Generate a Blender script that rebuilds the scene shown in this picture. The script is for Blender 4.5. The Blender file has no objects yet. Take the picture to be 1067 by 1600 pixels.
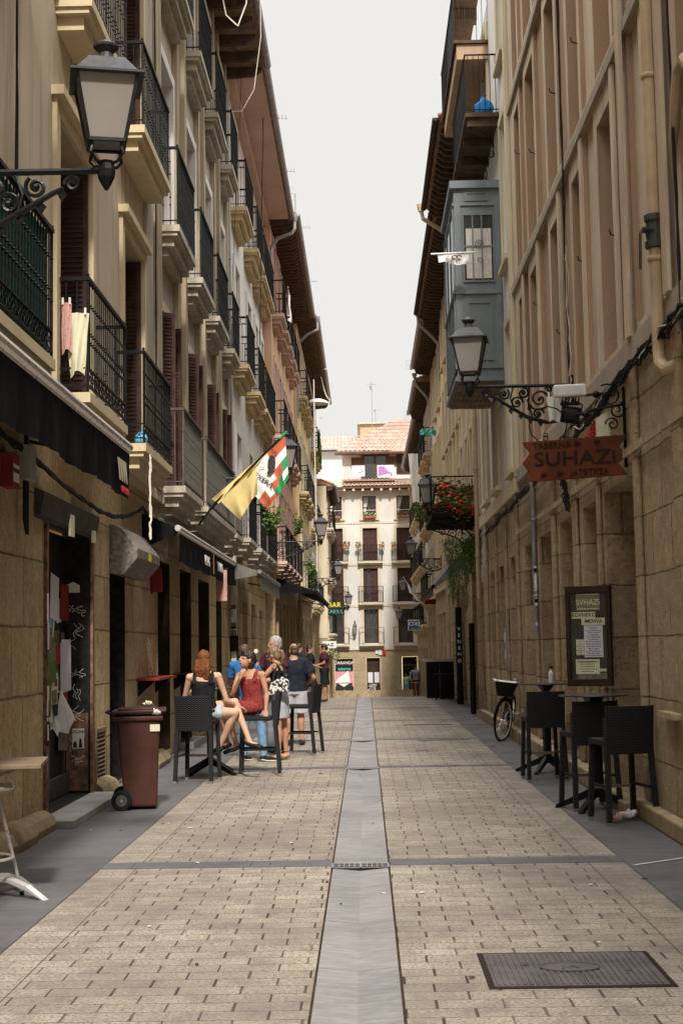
import bpy, bmesh, math, random
from mathutils import Vector, Matrix, noise as mnoise
random.seed(7)
PI=math.pi
scene=bpy.context.scene
COL=scene.collection
# ------------------------------------------------------------------ camera
cam_d=bpy.data.cameras.new('camera'); cam=bpy.data.objects.new('camera',cam_d); COL.objects.link(cam)
cam_d.sensor_fit='VERTICAL'; cam_d.sensor_height=36.0; cam_d.lens=36.0*2222/1600
cam_d.clip_start=0.1; cam_d.clip_end=2000
cam.matrix_world=Matrix.Translation((0,0,1.65)) @ (Matrix.Rotation(0.015223,4,'Z') @ Matrix.Rotation(PI/2+0.093162,4,'X') @ Matrix.Rotation(-0.017,4,'Z'))
scene.camera=cam
# ------------------------------------------------------------------ light
SUN_EL=math.radians(47); SUN_AZ=math.radians(6.5)   # sun behind the camera, a little to the right
w=bpy.data.worlds.new("World"); scene.world=w; w.use_nodes=True
nt=w.node_tree; nt.nodes.clear()
sky=nt.nodes.new('ShaderNodeTexSky'); sky.sky_type='NISHITA'; sky.sun_disc=False
sky.sun_elevation=SUN_EL; sky.sun_rotation=PI-SUN_AZ; sky.dust_density=4; sky.air_density=1.0; sky.ozone_density=1
bg1=nt.nodes.new('ShaderNodeBackground'); bg1.inputs[1].default_value=0.10
hs=nt.nodes.new('ShaderNodeHueSaturation'); hs.inputs['Saturation'].default_value=0.25
nt.links.new(sky.outputs[0],hs.inputs['Color']); nt.links.new(hs.outputs[0],bg1.inputs[0])
tc=nt.nodes.new('ShaderNodeTexCoord'); nz=nt.nodes.new('ShaderNodeTexNoise'); nz.inputs['Scale'].default_value=2.2; nz.inputs['Detail'].default_value=5
nt.links.new(tc.outputs['Generated'],nz.inputs['Vector'])
cr=nt.nodes.new('ShaderNodeValToRGB'); cr.color_ramp.elements[0].position=.3; cr.color_ramp.elements[1].position=.7
cr.color_ramp.elements[0].color=(.53,.523,.505,1); cr.color_ramp.elements[1].color=(.565,.552,.525,1)
nt.links.new(nz.outputs['Fac'],cr.inputs[0])
bg2=nt.nodes.new('ShaderNodeBackground'); nt.links.new(cr.outputs[0],bg2.inputs[0])
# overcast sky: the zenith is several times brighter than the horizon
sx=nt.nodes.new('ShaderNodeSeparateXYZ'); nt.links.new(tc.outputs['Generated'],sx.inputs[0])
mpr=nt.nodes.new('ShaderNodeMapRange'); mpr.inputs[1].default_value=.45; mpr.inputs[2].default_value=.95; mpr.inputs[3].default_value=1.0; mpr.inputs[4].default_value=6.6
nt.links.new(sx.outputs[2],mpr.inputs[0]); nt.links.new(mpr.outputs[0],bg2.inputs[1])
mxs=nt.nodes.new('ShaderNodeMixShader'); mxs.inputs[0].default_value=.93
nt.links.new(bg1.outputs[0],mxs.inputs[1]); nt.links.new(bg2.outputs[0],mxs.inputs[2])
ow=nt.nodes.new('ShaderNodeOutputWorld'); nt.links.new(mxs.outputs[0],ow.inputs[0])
sd=bpy.data.lights.new('sun','SUN'); sd.energy=3.1; sd.angle=math.radians(5.0); sd.color=(1,.93,.83)
so=bpy.data.objects.new('sun',sd); COL.objects.link(so)
ld=Vector((-math.sin(SUN_AZ)*math.cos(SUN_EL), math.cos(SUN_AZ)*math.cos(SUN_EL), -math.sin(SUN_EL)))
so.rotation_mode='QUATERNION'; so.rotation_quaternion=ld.to_track_quat('-Z','Y'); so.location=(4,-20,30)
scene.view_settings.view_transform='Standard'; scene.view_settings.look='None'; scene.view_settings.exposure=0.70; scene.view_settings.gamma=1
scene.cycles.max_bounces=8; scene.cycles.diffuse_bounces=4
# ------------------------------------------------------------------ materials
MATS={}
class G:
    """tiny node-graph helper"""
    def __init__(s,name):
        s.m=bpy.data.materials.new(name); s.m.use_nodes=True; s.nt=s.m.node_tree; s.nt.nodes.clear()
        s.out=s.nt.nodes.new('ShaderNodeOutputMaterial'); s.p=s.nt.nodes.new('ShaderNodeBsdfPrincipled')
        s.nt.links.new(s.p.outputs[0],s.out.inputs[0])
    def n(s,t,**k):
        x=s.nt.nodes.new(t)
        for a,b in k.items(): setattr(x,a,b)
        return x
    def l(s,a,b):
        if isinstance(a,(int,float)): b.default_value=a
        elif isinstance(a,tuple): b.default_value=a if len(a)==4 or b.type=='VECTOR' else (*a,1)
        else: s.nt.links.new(a,b)
    def math(s,op,a,b=0.0,c=None,clamp=False):
        x=s.n('ShaderNodeMath',operation=op,use_clamp=clamp); s.l(a,x.inputs[0]); s.l(b,x.inputs[1])
        if c is not None: s.l(c,x.inputs[2])
        return x.outputs[0]
    def pos(s):
        g=s.n('ShaderNodeNewGeometry'); return g.outputs['Position']
    def objc(s):
        return s.n('ShaderNodeTexCoord').outputs['Object']
    def sep(s,v):
        x=s.n('ShaderNodeSeparateXYZ'); s.l(v,x.inputs[0]); return x.outputs
    def comb(s,a,b,c):
        x=s.n('ShaderNodeCombineXYZ'); s.l(a,x.inputs[0]); s.l(b,x.inputs[1]); s.l(c,x.inputs[2]); return x.outputs[0]
    def vmul(s,v,k):
        x=s.n('ShaderNodeVectorMath',operation='MULTIPLY'); s.l(v,x.inputs[0]); x.inputs[1].default_value=k; return x.outputs[0]
    def noise(s,v,scale,detail=4,rough=.55):
        x=s.n('ShaderNodeTexNoise'); s.l(v,x.inputs['Vector']); x.inputs['Scale'].default_value=scale; x.inputs['Detail'].default_value=detail; x.inputs['Roughness'].default_value=rough
        return x.outputs['Fac']
    def white(s,v):
        x=s.n('ShaderNodeTexWhiteNoise'); s.l(v,x.inputs[0]); return x.outputs['Value']
    def mr(s,v,a,b,c,d):
        x=s.n('ShaderNodeMapRange'); s.l(v,x.inputs[0])
        for i,k in enumerate((a,b,c,d)): x.inputs[i+1].default_value=k
        return x.outputs[0]
    def mix(s,f,a,b,mode='MIX'):
        x=s.n('ShaderNodeMix',data_type='RGBA',blend_type=mode); s.l(f,x.inputs[0]); s.l(a,x.inputs[6]); s.l(b,x.inputs[7]); return x.outputs[2]
    def bump(s,h,strength=.4,dist=.01):
        x=s.n('ShaderNodeBump'); s.l(h,x.inputs['Height']); x.inputs['Strength'].default_value=strength; x.inputs['Distance'].default_value=dist
        s.l(x.outputs[0],s.p.inputs['Normal'])
    def fin(s,col=None,rough=.7,metal=0,spec=None):
        if col is not None: s.l(col,s.p.inputs['Base Color'])
        s.l(rough,s.p.inputs['Roughness']); s.l(metal,s.p.inputs['Metallic'])
        if spec is not None: s.p.inputs['Specular IOR Level'].default_value=spec
        return s.m
def mk(name,c,rough=.7,var=.18,scale=6,bump=.15,bs=60,metal=0,spec=.10,obj=False,c2=None):
    if name in MATS: return MATS[name]
    g=G(name); v=g.objc() if obj else g.pos()
    f=g.noise(v,scale,5,.6); f=g.mr(f,.3,.7,0,1)
    d=tuple(max(0,x*(1-var)) for x in c); e=tuple(min(1,x*(1+var)) for x in c)
    if c2: d,e=c2,c
    col=g.mix(f,d,e)
    if bump>0: g.bump(g.noise(v,bs,4,.6),bump,.01)
    r=g.mr(g.noise(v,scale*2.3,3),.3,.7,max(.05,rough-.1),min(1,rough+.1))
    MATS[name]=g.fin(col,r,metal,spec); return MATS[name]
def plaster(name,c,stain=(.25,.2,.14),amt=.5,c2=None):
    g=G(name); v=g.pos(); x,y,z=g.sep(v)
    f1=g.noise(v,.9,5,.6); f2=g.noise(g.vmul(v,(5,5,.45)),1,6,.65); f3=g.noise(v,14,4,.6)
    col=g.mix(g.mr(f1,.3,.72,0,1),c,c2 or tuple(k*.82 for k in c))
    col=g.mix(g.mr(f2,.5,.78,0,amt),col,stain)
    col=g.mix(g.mr(f3,.62,.72,0,.25),col,tuple(k*.6 for k in c))
    h=g.math('ADD',g.noise(v,35,5,.65),g.math('MULTIPLY',f1,1.5))
    g.bump(h,.28,.012); MATS[name]=g.fin(col,.9,0,.2); return MATS[name]
def ashlar(name,c,c2,bw=.85,bh=.46,mortar=(.30,.23,.15),grime=.55,mw=.012,bumpk=.6):
    g=G(name); v=g.pos()
    dis=g.noise(v,3.2,3); dis=g.math('MULTIPLY',g.math('SUBTRACT',dis,.5),.035)
    x,y,z=g.sep(v)
    u=g.math('ADD',g.math('ADD',x,y),dis); zz=g.math('ADD',z,dis)
    rowf=g.math('DIVIDE',zz,bh); row=g.math('FLOOR',rowf); fr=g.math('FRACT',rowf)
    rr=g.white(g.comb(row,3.3,1.7)); uf=g.math('ADD',g.math('DIVIDE',u,bw),g.math('MULTIPLY',rr,3.0)); uc=g.math('FRACT',uf); ui=g.math('FLOOR',uf)
    # distance to joints
    dz=g.math('MULTIPLY',g.math('MINIMUM',fr,g.math('SUBTRACT',1,fr)),bh); du=g.math('MULTIPLY',g.math('MINIMUM',uc,g.math('SUBTRACT',1,uc)),bw)
    dd=g.math('MINIMUM',dz,du); jit=g.noise(v,22,3); ww=g.math('MULTIPLY',jit,mw*1.6)
    jm=g.math('SUBTRACT',1,g.math('DIVIDE',g.math('SUBTRACT',dd,g.math('MULTIPLY',ww,.4)),ww,clamp=True),clamp=True)
    br=g.white(g.comb(ui,row,.5))
    col=g.mix(br,c,c2)
    n1=g.noise(v,2.0,6,.65); n2=g.noise(v,15,6,.85)
    col=g.mix(g.math('MULTIPLY',g.white(g.comb(ui,row,9.1)),.45),col,(.33,.255,.19)); n3=g.noise(g.vmul(v,(3,3,.6)),1.6,5,.6)
    col=g.mix(g.mr(n1,.35,.7,0,.45),col,tuple(k*.62 for k in c))
    col=g.mix(g.mr(n2,.47,.66,0,.62),col,tuple(k*.38 for k in c))
    col=g.mix(g.mr(g.noise(v,9,5,.7),.5,.72,0,.4),col,tuple(min(1,k*1.35) for k in c))
    col=g.mix(g.mr(n3,.5,.75,0,grime*.6),col,(.12,.095,.065))
    pv=g.n('ShaderNodeTexVoronoi'); g.l(g.vmul(v,(1,1,.8)),pv.inputs['Vector']); pv.inputs['Scale'].default_value=26; pits=g.math('MULTIPLY',g.mr(pv.outputs['Distance'],.16,.34,1,0),g.mr(n1,.42,.6,0,.75))
    col=g.mix(pits,col,tuple(k*.30 for k in c))
    # splash zone: rain and street dirt along the foot of the wall
    foot=g.mr(g.math('ADD',z,g.math('MULTIPLY',n1,1.1)),.25,1.25,grime,0)
    col=g.mix(g.math('MULTIPLY',foot,g.mr(n2,.3,.6,.35,1)),col,(.07,.06,.045))
    col=g.mix(g.math('MULTIPLY',jm,g.mr(jit,.35,.6,.2,.85)),col,mortar)
    h=g.math('SUBTRACT',g.math('ADD',g.math('MULTIPLY',n2,.9),g.math('MULTIPLY',g.noise(v,6,4,.6),1.1)),g.math('MULTIPLY',jm,1.2))
    h=g.math('SUBTRACT',g.math('ADD',h,g.math('MULTIPLY',br,.5)),g.math('MULTIPLY',pits,.6))
    g.bump(h,bumpk,.03); MATS[name]=g.fin(col,.92,0,.15); return MATS[name]
# palette
plaster('cream_plaster',(.60,.52,.40),(.25,.19,.12),.8)
plaster('cream_trim',(.64,.54,.36),(.33,.26,.15),.3)
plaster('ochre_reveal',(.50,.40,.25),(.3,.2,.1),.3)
plaster('grey_stone',(.50,.455,.375),(.15,.13,.10),.8,(.33,.295,.24))
plaster('weathered_wood_pilaster',(.34,.28,.20),(.12,.095,.07),.9,(.45,.38,.27))
plaster('white_plaster',(.74,.70,.66),(.42,.37,.31),.35)
plaster('white_reveal',(.74,.70,.66),(.5,.45,.4),.2)
plaster('pink_plaster',(.60,.43,.36),(.36,.24,.18),.35)
plaster('salmon_plaster',(.62,.39,.25),(.3,.17,.1),.4)
plaster('yellow_plaster',(.64,.49,.27),(.33,.24,.13),.4)
plaster('pale_yellow_plaster',(.62,.54,.40),(.34,.27,.17),.4)
plaster('ochre_slab',(.60,.47,.28),(.24,.17,.1),.6)
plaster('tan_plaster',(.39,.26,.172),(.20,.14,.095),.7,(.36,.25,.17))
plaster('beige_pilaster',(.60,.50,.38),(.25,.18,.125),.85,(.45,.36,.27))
plaster('belt_stone',(.38,.315,.25),(.17,.13,.1),.6)
plaster('tan_stone_plain',(.40,.30,.175),(.16,.12,.08),.7,(.31,.225,.13))
plaster('end_white',(.60,.585,.555),(.62,.55,.46),.25)
plaster('end_cream',(.57,.50,.40),(.56,.46,.32),.25)
ashlar('sandstone_left',(.70,.545,.33),(.55,.41,.225),1.0,.62,grime=.3,mortar=(.17,.125,.08),mw=.012,bumpk=.9)
ashlar('sandstone_right',(.58,.435,.28),(.40,.29,.175),.8,.56,grime=.4,mortar=(.17,.13,.085),mw=.011,bumpk=.9)
ashlar('sandstone_far',(.54,.41,.24),(.42,.31,.175),.7,.5,grime=.3)
ashlar('end_sandstone',(.47,.385,.25),(.40,.32,.20),.95,.42,grime=.25,mortar=(.33,.24,.13))
mk('plinth_stone',(.32,.25,.16),.9,.3,4,.6,30)
mk('sill_stone',(.33,.32,.30),.85,.2,3,.3,50)
mk('black_iron',(.007,.007,.0075),.5,.3,12,.2,60,0,.14)
mk('grey_iron',(.085,.08,.07),.55,.25,12,.2,60,0,.15)
mk('lamp_black',(.008,.008,.009),.42,.25,15,.25,40,0,.22)
mk('lamp_roof',(.045,.045,.05),.5,.25,9,.1,40,0,.2)
mk('frosted_glass',(.235,.215,.20),.5,.06,3,0,1,0,.2)
mk('brown_shutter',(.065,.036,.031),.6,.3,7,.2,50)
mk('brown_wood',(.10,.055,.035),.6,.3,7,.2,50)
mk('dark_wood',(.045,.028,.018),.7,.4,6,.35,30)
mk('rafter_wood',(.085,.055,.036),.8,.4,5,.3,30)
mk('soffit_board',(.20,.14,.09),.8,.5,4,.3,30)
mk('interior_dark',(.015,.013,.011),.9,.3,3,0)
mk('white_frame',(.72,.70,.66),.5,.06,4,.05,40)
mk('glass_dark',(.035,.037,.04),.08,.4,1.2,0,1,0,.8)
mk('curtain',(.55,.52,.47),.8,.15,9,.1,20)
mk('bay_blue',(.175,.20,.215),.6,.14,3,.12,40,0,.12)
mk('roof_tile',(.42,.22,.14),.85,.35,5,.3,30,c2=(.22,.13,.09))
mk('zinc',(.30,.30,.32),.45,.2,5,.1,30,.6)
mk('cable_black',(.02,.02,.02),.6,.2,5,0)
mk('cable_white',(.6,.57,.5),.6,.1,5,0)
mk('pipe_tan',(.42,.32,.21),.6,.2,3,.1,40)
mk('valve_green',(.06,.065,.06),.5,.2,9,.1,40,.3)
mk('awning_black',(.010,.010,.012),.9,.3,5,.2,250,0,.05)
mk('awning_grey',(.16,.15,.13),.85,.3,4,.25,200)
mk('alu',(.72,.70,.68),.32,.06,4,0,60,.55,.5)
mk('alu_brushed',(.50,.49,.47),.35,.15,4,.05,60,.6,.4)
mk('bin_brown',(.058,.024,.018),.55,.3,3,.2,60,0,.15)
mk('tyre_black',(.014,.014,.015),.7,.2,9,.2,60,0,.1)
mk('sign_wood',(.10,.026,.009),.5,.4,3,.3,25,0,.15)
mk('carved_dark',(.02,.012,.008),.5,.2,9,.1)
mk('paper_white',(.78,.76,.74),.7,.06,9,.05,20)
mk('paper_cream',(.62,.60,.44),.7,.08,9,.05,20)
mk('paper_blueish',(.62,.61,.68),.7,.05,9,.05,20)
mk('ink',(.03,.03,.03),.7,.1,5,0)
mk('red_paint',(.42,.035,.03),.5,.15,5,.1)
mk('dull_red',(.22,.03,.025),.6,.2,5,.1)
mk('box_grey',(.36,.36,.31),.6,.15,5,.1)
mk('box_white',(.68,.68,.66),.5,.1,5,.05)
mk('hood_metal',(.07,.06,.05),.6,.7,22,.2,60,c2=(.26,.235,.205))
mk('header_grey',(.065,.06,.052),.7,.3,5,.2,40)
mk('door_black',(.022,.02,.02),.6,.5,12,.2,40)
mk('poster_mess',(.30,.27,.22),.75,.6,26,.2,30,c2=(.06,.045,.04))
mk('peeling',(.05,.047,.045),.8,.5,14,.5,40,c2=(.34,.17,.10))
mk('table_brown',(.20,.15,.10),.5,.15,6,.1)
mk('flag_yellow',(.62,.50,.22),.8,.1,5,.2,80)
mk('flag_white',(.80,.78,.76),.8,.04,5,.2,80)
mk('flag_red',(.55,.13,.07),.8,.08,5,.2,80)
mk('flag_green',(.04,.30,.12),.8,.1,5,.2,80)
mk('flag_black',(.05,.045,.05),.8,.1,5,.2,80)
mk('purple',(.36,.16,.42),.8,.1,5,.1)
mk('blue_plastic',(.03,.22,.55),.45,.2,12,.3,30)
mk('lightblue_plastic',(.13,.42,.68),.45,.35,14,.3,30)
mk('teal_cloth',(.012,.085,.075),.7,.4,8,.3,30)
mk('leaf_green',(.06,.11,.028),.6,.5,30,.1,c2=(.12,.17,.045))
mk('fern_green',(.12,.23,.035),.65,.5,9,.1,c2=(.02,.055,.012))
mk('petal_red',(.60,.025,.03),.5,.2,30,.1)
mk('petal_pink',(.52,.30,.27),.5,.2,30,.1)
mk('terracotta',(.34,.13,.07),.8,.2,8,.1)
mk('sign_blue',(.05,.09,.30),.5,.15,5,0)
mk('text_yellow',(.75,.62,.05),.5,.05,5,0)
mk('text_teal',(.1,.6,.5),.5,.05,5,0)
mk('pink_paint',(.62,.28,.32),.6,.3,9,0)
mk('steel_cap',(.35,.33,.30),.4,.1,9,0,1,.7)
mk('text_orange',(.6,.25,.05),.5,.05,5,0)
def wicker():
    g=G('wicker_dark'); v=g.objc(); x,y,z=g.sep(v)
    a=g.math('SINE',g.math('MULTIPLY',g.math('ADD',x,y),2*PI/.045)); b=g.math('SINE',g.math('MULTIPLY',z,2*PI/.024))
    h=g.math('ADD',g.math('MULTIPLY',a,b),g.math('MULTIPLY',b,.4))
    col=g.mix(g.mr(h,-1,1,0,1),(.003,.003,.0033),(.034,.036,.038))
    g.bump(h,.7,.004); MATS['wicker']=g.fin(col,.6,0,.12)
wicker()
def fabric_red():
    g=G('red_dress_fabric'); v=g.objc(); f=g.noise(v,70,2,.5)
    col=g.mix(g.mr(f,.45,.6,0,1),(.26,.028,.022),(.11,.010,.012)); g.bump(g.noise(v,12,4),.5,.02); MATS['red_dress']=g.fin(col,.85)
fabric_red()
def bagmat():
    g=G('bag_print'); v=g.objc(); f=g.noise(v,26,1,.5)
    col=g.mix(g.mr(f,.49,.51,0,1),(.65,.63,.6),(.02,.02,.02)); MATS['bag_print']=g.fin(col,.7)
bagmat()
def pavers():
    g=G('granite_pavers'); v=g.pos(); x,y,z=g.sep(v)
    wob=g.math('MULTIPLY',g.math('SUBTRACT',g.noise(v,1.4,2),.5),.02)
    CH=.158; BW=.31
    rf=g.math('DIVIDE',g.math('ADD',y,wob),CH); row=g.math('FLOOR',rf); fr=g.math('FRACT',rf)
    off=g.math('MULTIPLY',g.white(g.comb(row,1.3,.7)),.9)
    half=g.math('MULTIPLY',g.math('MODULO',row,2),.5)
    edge=g.math('GREATER_THAN',g.math('ABSOLUTE',g.math('ADD',x,.06)),1.69)   # border course is longer
    uf=g.math('ADD',g.math('DIVIDE',x,BW),g.math('ADD',half,g.math('MULTIPLY',off,.10))); uc=g.math('FRACT',uf); ui=g.math('FLOOR',uf)
    r2=g.white(g.comb(ui,row,2.2)); r3=g.white(g.comb(ui,row,7.2))
    hw=g.mr(r2,0,1,.009,.016)
    head=g.math('LESS_THAN',g.math('MULTIPLY',uc,BW),hw); head=g.math('MULTIPLY',head,g.math('SUBTRACT',1,edge))
    head=g.math('MULTIPLY',head,g.mr(g.noise(v,2.2,3),.35,.55,.65,1))
    bed=g.math('LESS_THAN',g.math('MULTIPLY',fr,CH),g.mr(g.noise(v,5,2),.3,.7,.006,.011))
    ln=g.math('LESS_THAN',g.math('ABSOLUTE',g.math('SUBTRACT',g.math('ABSOLUTE',g.math('ADD',x,.06)),1.69)),.005)
    sp=g.noise(g.vmul(v,(1,1.5,1)),46,5,.85); big=g.noise(v,.55,5,.6); mid=g.noise(v,4,5,.65)
    col=g.mix(r3,(.43,.38,.315),(.315,.278,.232))
    col=g.mix(g.mr(sp,.49,.58,0,.95),col,(.075,.062,.052))
    col=g.mix(g.mr(sp,.30,.42,.45,0),col,(.46,.43,.385))
    col=g.mix(g.mr(big,.40,.62,0,.7),col,(.175,.15,.132))
    col=g.mix(g.mr(mid,.47,.64,0,.5),col,(.15,.128,.122))
    gum=g.n('ShaderNodeTexVoronoi'); g.l(v,gum.inputs['Vector']); gum.inputs['Scale'].default_value=5.5
    col=g.mix(g.mr(gum.outputs['Distance'],.05,.10,.55,0),col,(.10,.09,.085))
    col=g.mix(g.math('MULTIPLY',bed,.8),col,(.09,.075,.06))
    col=g.mix(g.math('MULTIPLY',ln,.8),col,(.06,.05,.045))
    col=g.mix(g.math('MULTIPLY',head,.92),col,(.035,.03,.027))
    stn=g.n('ShaderNodeTexVoronoi'); g.l(v,stn.inputs['Vector']); stn.inputs['Scale'].default_value=2.1
    col=g.mix(g.mr(stn.outputs['Distance'],.018,.035,.6,0),col,(.09,.08,.075))
    h=g.math('SUBTRACT',g.math('ADD',g.math('MULTIPLY',sp,.35),g.math('MULTIPLY',r2,.4)),g.math('ADD',head,g.math('MULTIPLY',bed,.7)))
    g.bump(h,.45,.01); MATS['pavers']=g.fin(col,g.mr(mid,.3,.7,.7,.95),0,.12)
pavers()
def slate(name,c,c2,L,ax='y',off=0.):
    g=G(name); v=g.pos(); x,y,z=g.sep(v)
    q=y if ax=='y' else x
    f=g.math('DIVIDE',g.math('ADD',q,off),L); fr=g.math('FRACT',f); ii=g.math('FLOOR',f)
    side=g.math('GREATER_THAN',x,-.067)
    r=g.white(g.comb(ii,side,.4))
    col=g.mix(r,c,c2)
    st=g.noise(g.vmul(v,(3,14,1)),1.6,6,.7); st2=g.noise(v,1.1,5,.65); sp=g.noise(v,60,4,.7)
    col=g.mix(g.mr(st,.45,.75,0,.65),col,tuple(min(1,k*1.75) for k in c))
    col=g.mix(g.mr(st2,.45,.75,0,.6),col,tuple(k*.55 for k in c))
    col=g.mix(g.mr(sp,.55,.75,0,.35),col,tuple(k*.5 for k in c))
    j=g.math('LESS_THAN',g.math('MULTIPLY',fr,L),.008)
    col=g.mix(g.math('MULTIPLY',j,.75),col,(.03,.03,.03))
    spt=g.n('ShaderNodeTexVoronoi'); g.l(v,spt.inputs['Vector']); spt.inputs['Scale'].default_value=3.3
    col=g.mix(g.mr(spt.outputs['Distance'],.012,.022,.7,0),col,(.45,.43,.4))
    g.bump(g.math('ADD',sp,g.math('MULTIPLY',st,.6)),.22,.008); MATS[name]=g.fin(col,g.mr(st2,.3,.7,.5,.8),0,.22)
slate('slate_pavement',(.092,.089,.092),(.122,.118,.121),1.15)
slate('slate_channel',(.235,.225,.225),(.19,.185,.19),1.25)
slate('slate_band',(.095,.092,.10),(.125,.12,.13),.9,'x')
# ------------------------------------------------------------------ mesh building
OFF={}
class MB:
    def __init__(s): s.v=[]; s.f=[]; s.mi=[]; s.cur=0
    def add(s,vs,fs):
        b=len(s.v); s.v+= [tuple(p) for p in vs]; s.f+=[tuple(b+i for i in f) for f in fs]; s.mi+=[s.cur]*len(fs); return s
    def box(s,x0,x1,y0,y1,z0,z1):
        if x0>x1:x0,x1=x1,x0
        if y0>y1:y0,y1=y1,y0
        if z0>z1:z0,z1=z1,z0
        return s.add([(x0,y0,z0),(x1,y0,z0),(x1,y1,z0),(x0,y1,z0),(x0,y0,z1),(x1,y0,z1),(x1,y1,z1),(x0,y1,z1)],
            [(0,3,2,1),(4,5,6,7),(0,1,5,4),(1,2,6,5),(2,3,7,6),(3,0,4,7)])
    def obox(s,c,sz,M):
        c=Vector(c); vs=[]
        for dz in (-.5,.5):
            for dx,dy in ((-.5,-.5),(.5,-.5),(.5,.5),(-.5,.5)): vs.append(c+M@Vector((dx*sz[0],dy*sz[1],dz*sz[2])))
        return s.add(vs,[(0,3,2,1),(4,5,6,7),(0,1,5,4),(1,2,6,5),(2,3,7,6),(3,0,4,7)])
    def quad(s,a,b,c,d): return s.add([a,b,c,d],[(0,1,2,3)])
    def prism(s,pts,d):
        n=len(pts); d=Vector(d); vs=[Vector(p) for p in pts]; vs+= [p+d for p in vs]
        return s.add(vs,[tuple(range(n))[::-1],tuple(range(n,2*n))]+[(i,(i+1)%n,n+(i+1)%n,n+i) for i in range(n)])
    def tube(s,pts,r,n=6,caps=True,closed=False):
        pts=[Vector(p) for p in pts]; m=len(pts); R=r if isinstance(r,(list,tuple)) else [r]*m
        vs=[]; up=None
        for i,p in enumerate(pts):
            a=pts[(i-1)%m] if (i>0 or closed) else p; b=pts[(i+1)%m] if (i<m-1 or closed) else p
            t=(b-a)
            if t.length<1e-9: t=Vector((0,0,1))
            t.normalize()
            if up is None:
                up=Vector((0,0,1)) if abs(t.z)<.9 else Vector((1,0,0))
            u=up-t*up.dot(t)
            if u.length<1e-6: u=t.orthogonal()
            u.normalize(); w=t.cross(u); up=u
            for k in range(n):
                an=2*PI*(k+.5)/n; vs.append(p+(u*math.cos(an)+w*math.sin(an))*R[i])
        fs=[]
        for i in range(m if closed else m-1):
            j=(i+1)%m
            for k in range(n): fs.append((i*n+k,i*n+(k+1)%n,j*n+(k+1)%n,j*n+k))
        if caps and not closed: fs+=[tuple(range(n))[::-1],tuple((m-1)*n+k for k in range(n))]
        return s.add(vs,fs)
    def bar(s,a,b,r,n=4): return s.tube([a,b],r,n)
    def lathe(s,prof,c=(0,0,0),n=16,rot=0.,M=None):
        vs=[];c=Vector(c)
        for r,z in prof:
            for k in range(n):
                a=2*PI*k/n+rot; p=Vector((r*math.cos(a),r*math.sin(a),z)); 
                if M is not None: p=M@p
                vs.append(c+p)
        m=len(prof); fs=[(i*n+k,i*n+(k+1)%n,(i+1)*n+(k+1)%n,(i+1)*n+k) for i in range(m-1) for k in range(n)]
        fs+=[tuple(range(n))[::-1],tuple((m-1)*n+k for k in range(n))]
        return s.add(vs,fs)
    def ball(s,c,r,n=8,m=5,sz=(1,1,1)):
        prof=[(max(1e-4,r*math.sin(PI*i/m)),-r*math.cos(PI*i/m)) for i in range(m+1)]
        b=len(s.v); s.lathe(prof,(0,0,0),n)
        for i in range(b,len(s.v)):
            p=s.v[i]; s.v[i]=(p[0]*sz[0]+c[0],p[1]*sz[1]+c[1],p[2]*sz[2]+c[2])
        return s
    def knob(s,c,r):
        x,y,z=c; return s.add([(x-r,y,z),(x+r,y,z),(x,y-r,z),(x,y+r,z),(x,y,z-r),(x,y,z+r)],[(0,2,5),(2,1,5),(1,3,5),(3,0,5),(2,0,4),(1,2,4),(3,1,4),(0,3,4)])
    def scroll(s,c,u,w,r0,turns,a0=0.,r=.012,n=5,steps=14,end=.2,flip=1):
        c=Vector(c);u=Vector(u);w=Vector(w); P=[]
        N=int(steps*turns)
        for i in range(N+1):
            t=i/N; rr=r0*(1-t*(1-end)); a=a0+flip*turns*2*PI*t; P.append(c+u*(rr*math.cos(a))+w*(rr*math.sin(a)))
        return s.tube(P,r,n)
    def build(s,name,mat,parent=None,smooth=False,bevel=0,props=None):
        me=bpy.data.meshes.new(name); me.from_pydata(s.v,[],s.f); me.update()
        ml=mat if isinstance(mat,(list,tuple)) else [mat]
        for m in ml: me.materials.append(MATS[m] if isinstance(m,str) else m)
        if len(ml)>1: me.polygons.foreach_set('material_index',s.mi)
        if smooth: me.polygons.foreach_set('use_smooth',[True]*len(me.polygons))
        o=bpy.data.objects.new(name,me); COL.objects.link(o)
        if parent is not None:
            o.parent=parent
            if parent.name in OFF: o.location=-OFF[parent.name]
        if bevel:
            b=o.modifiers.new('bevel','BEVEL'); b.width=bevel; b.segments=2; b.limit_method='ANGLE'
        if smooth=='auto' : pass
        if props:
            for k,v in props.items(): o[k]=v
        return o
def tag(o,label,cat,group=None):
    o['label']=label; o['category']=cat
    if group: o['group']=group
    return o
def thing(name,label,cat,loc=(0,0,0),rz=0,group=None):
    o=bpy.data.objects.new(name,None); COL.objects.link(o); o.location=loc; o.rotation_euler=(0,0,rz); o.empty_display_size=.2
    return tag(o,label,cat,group)
def thingW(name,label,cat,loc,group=None):
    # parts of this thing are modelled in world coordinates, its Empty still stands at its base
    o=thing(name,label,cat,loc,0,group); OFF[o.name]=Vector(loc); return o
def struct(o): o['kind']='structure'; return o
def dup(root,loc,rz,label,group=None):
    r=root.copy(); COL.objects.link(r); r.location=loc; r.rotation_euler=(0,0,rz); r['label']=label
    if group: r['group']=group
    for ch in list(root.children):
        c=ch.copy(); COL.objects.link(c); c.parent=r
        for g2 in list(ch.children):
            d=g2.copy(); COL.objects.link(d); d.parent=c
    return r
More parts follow.
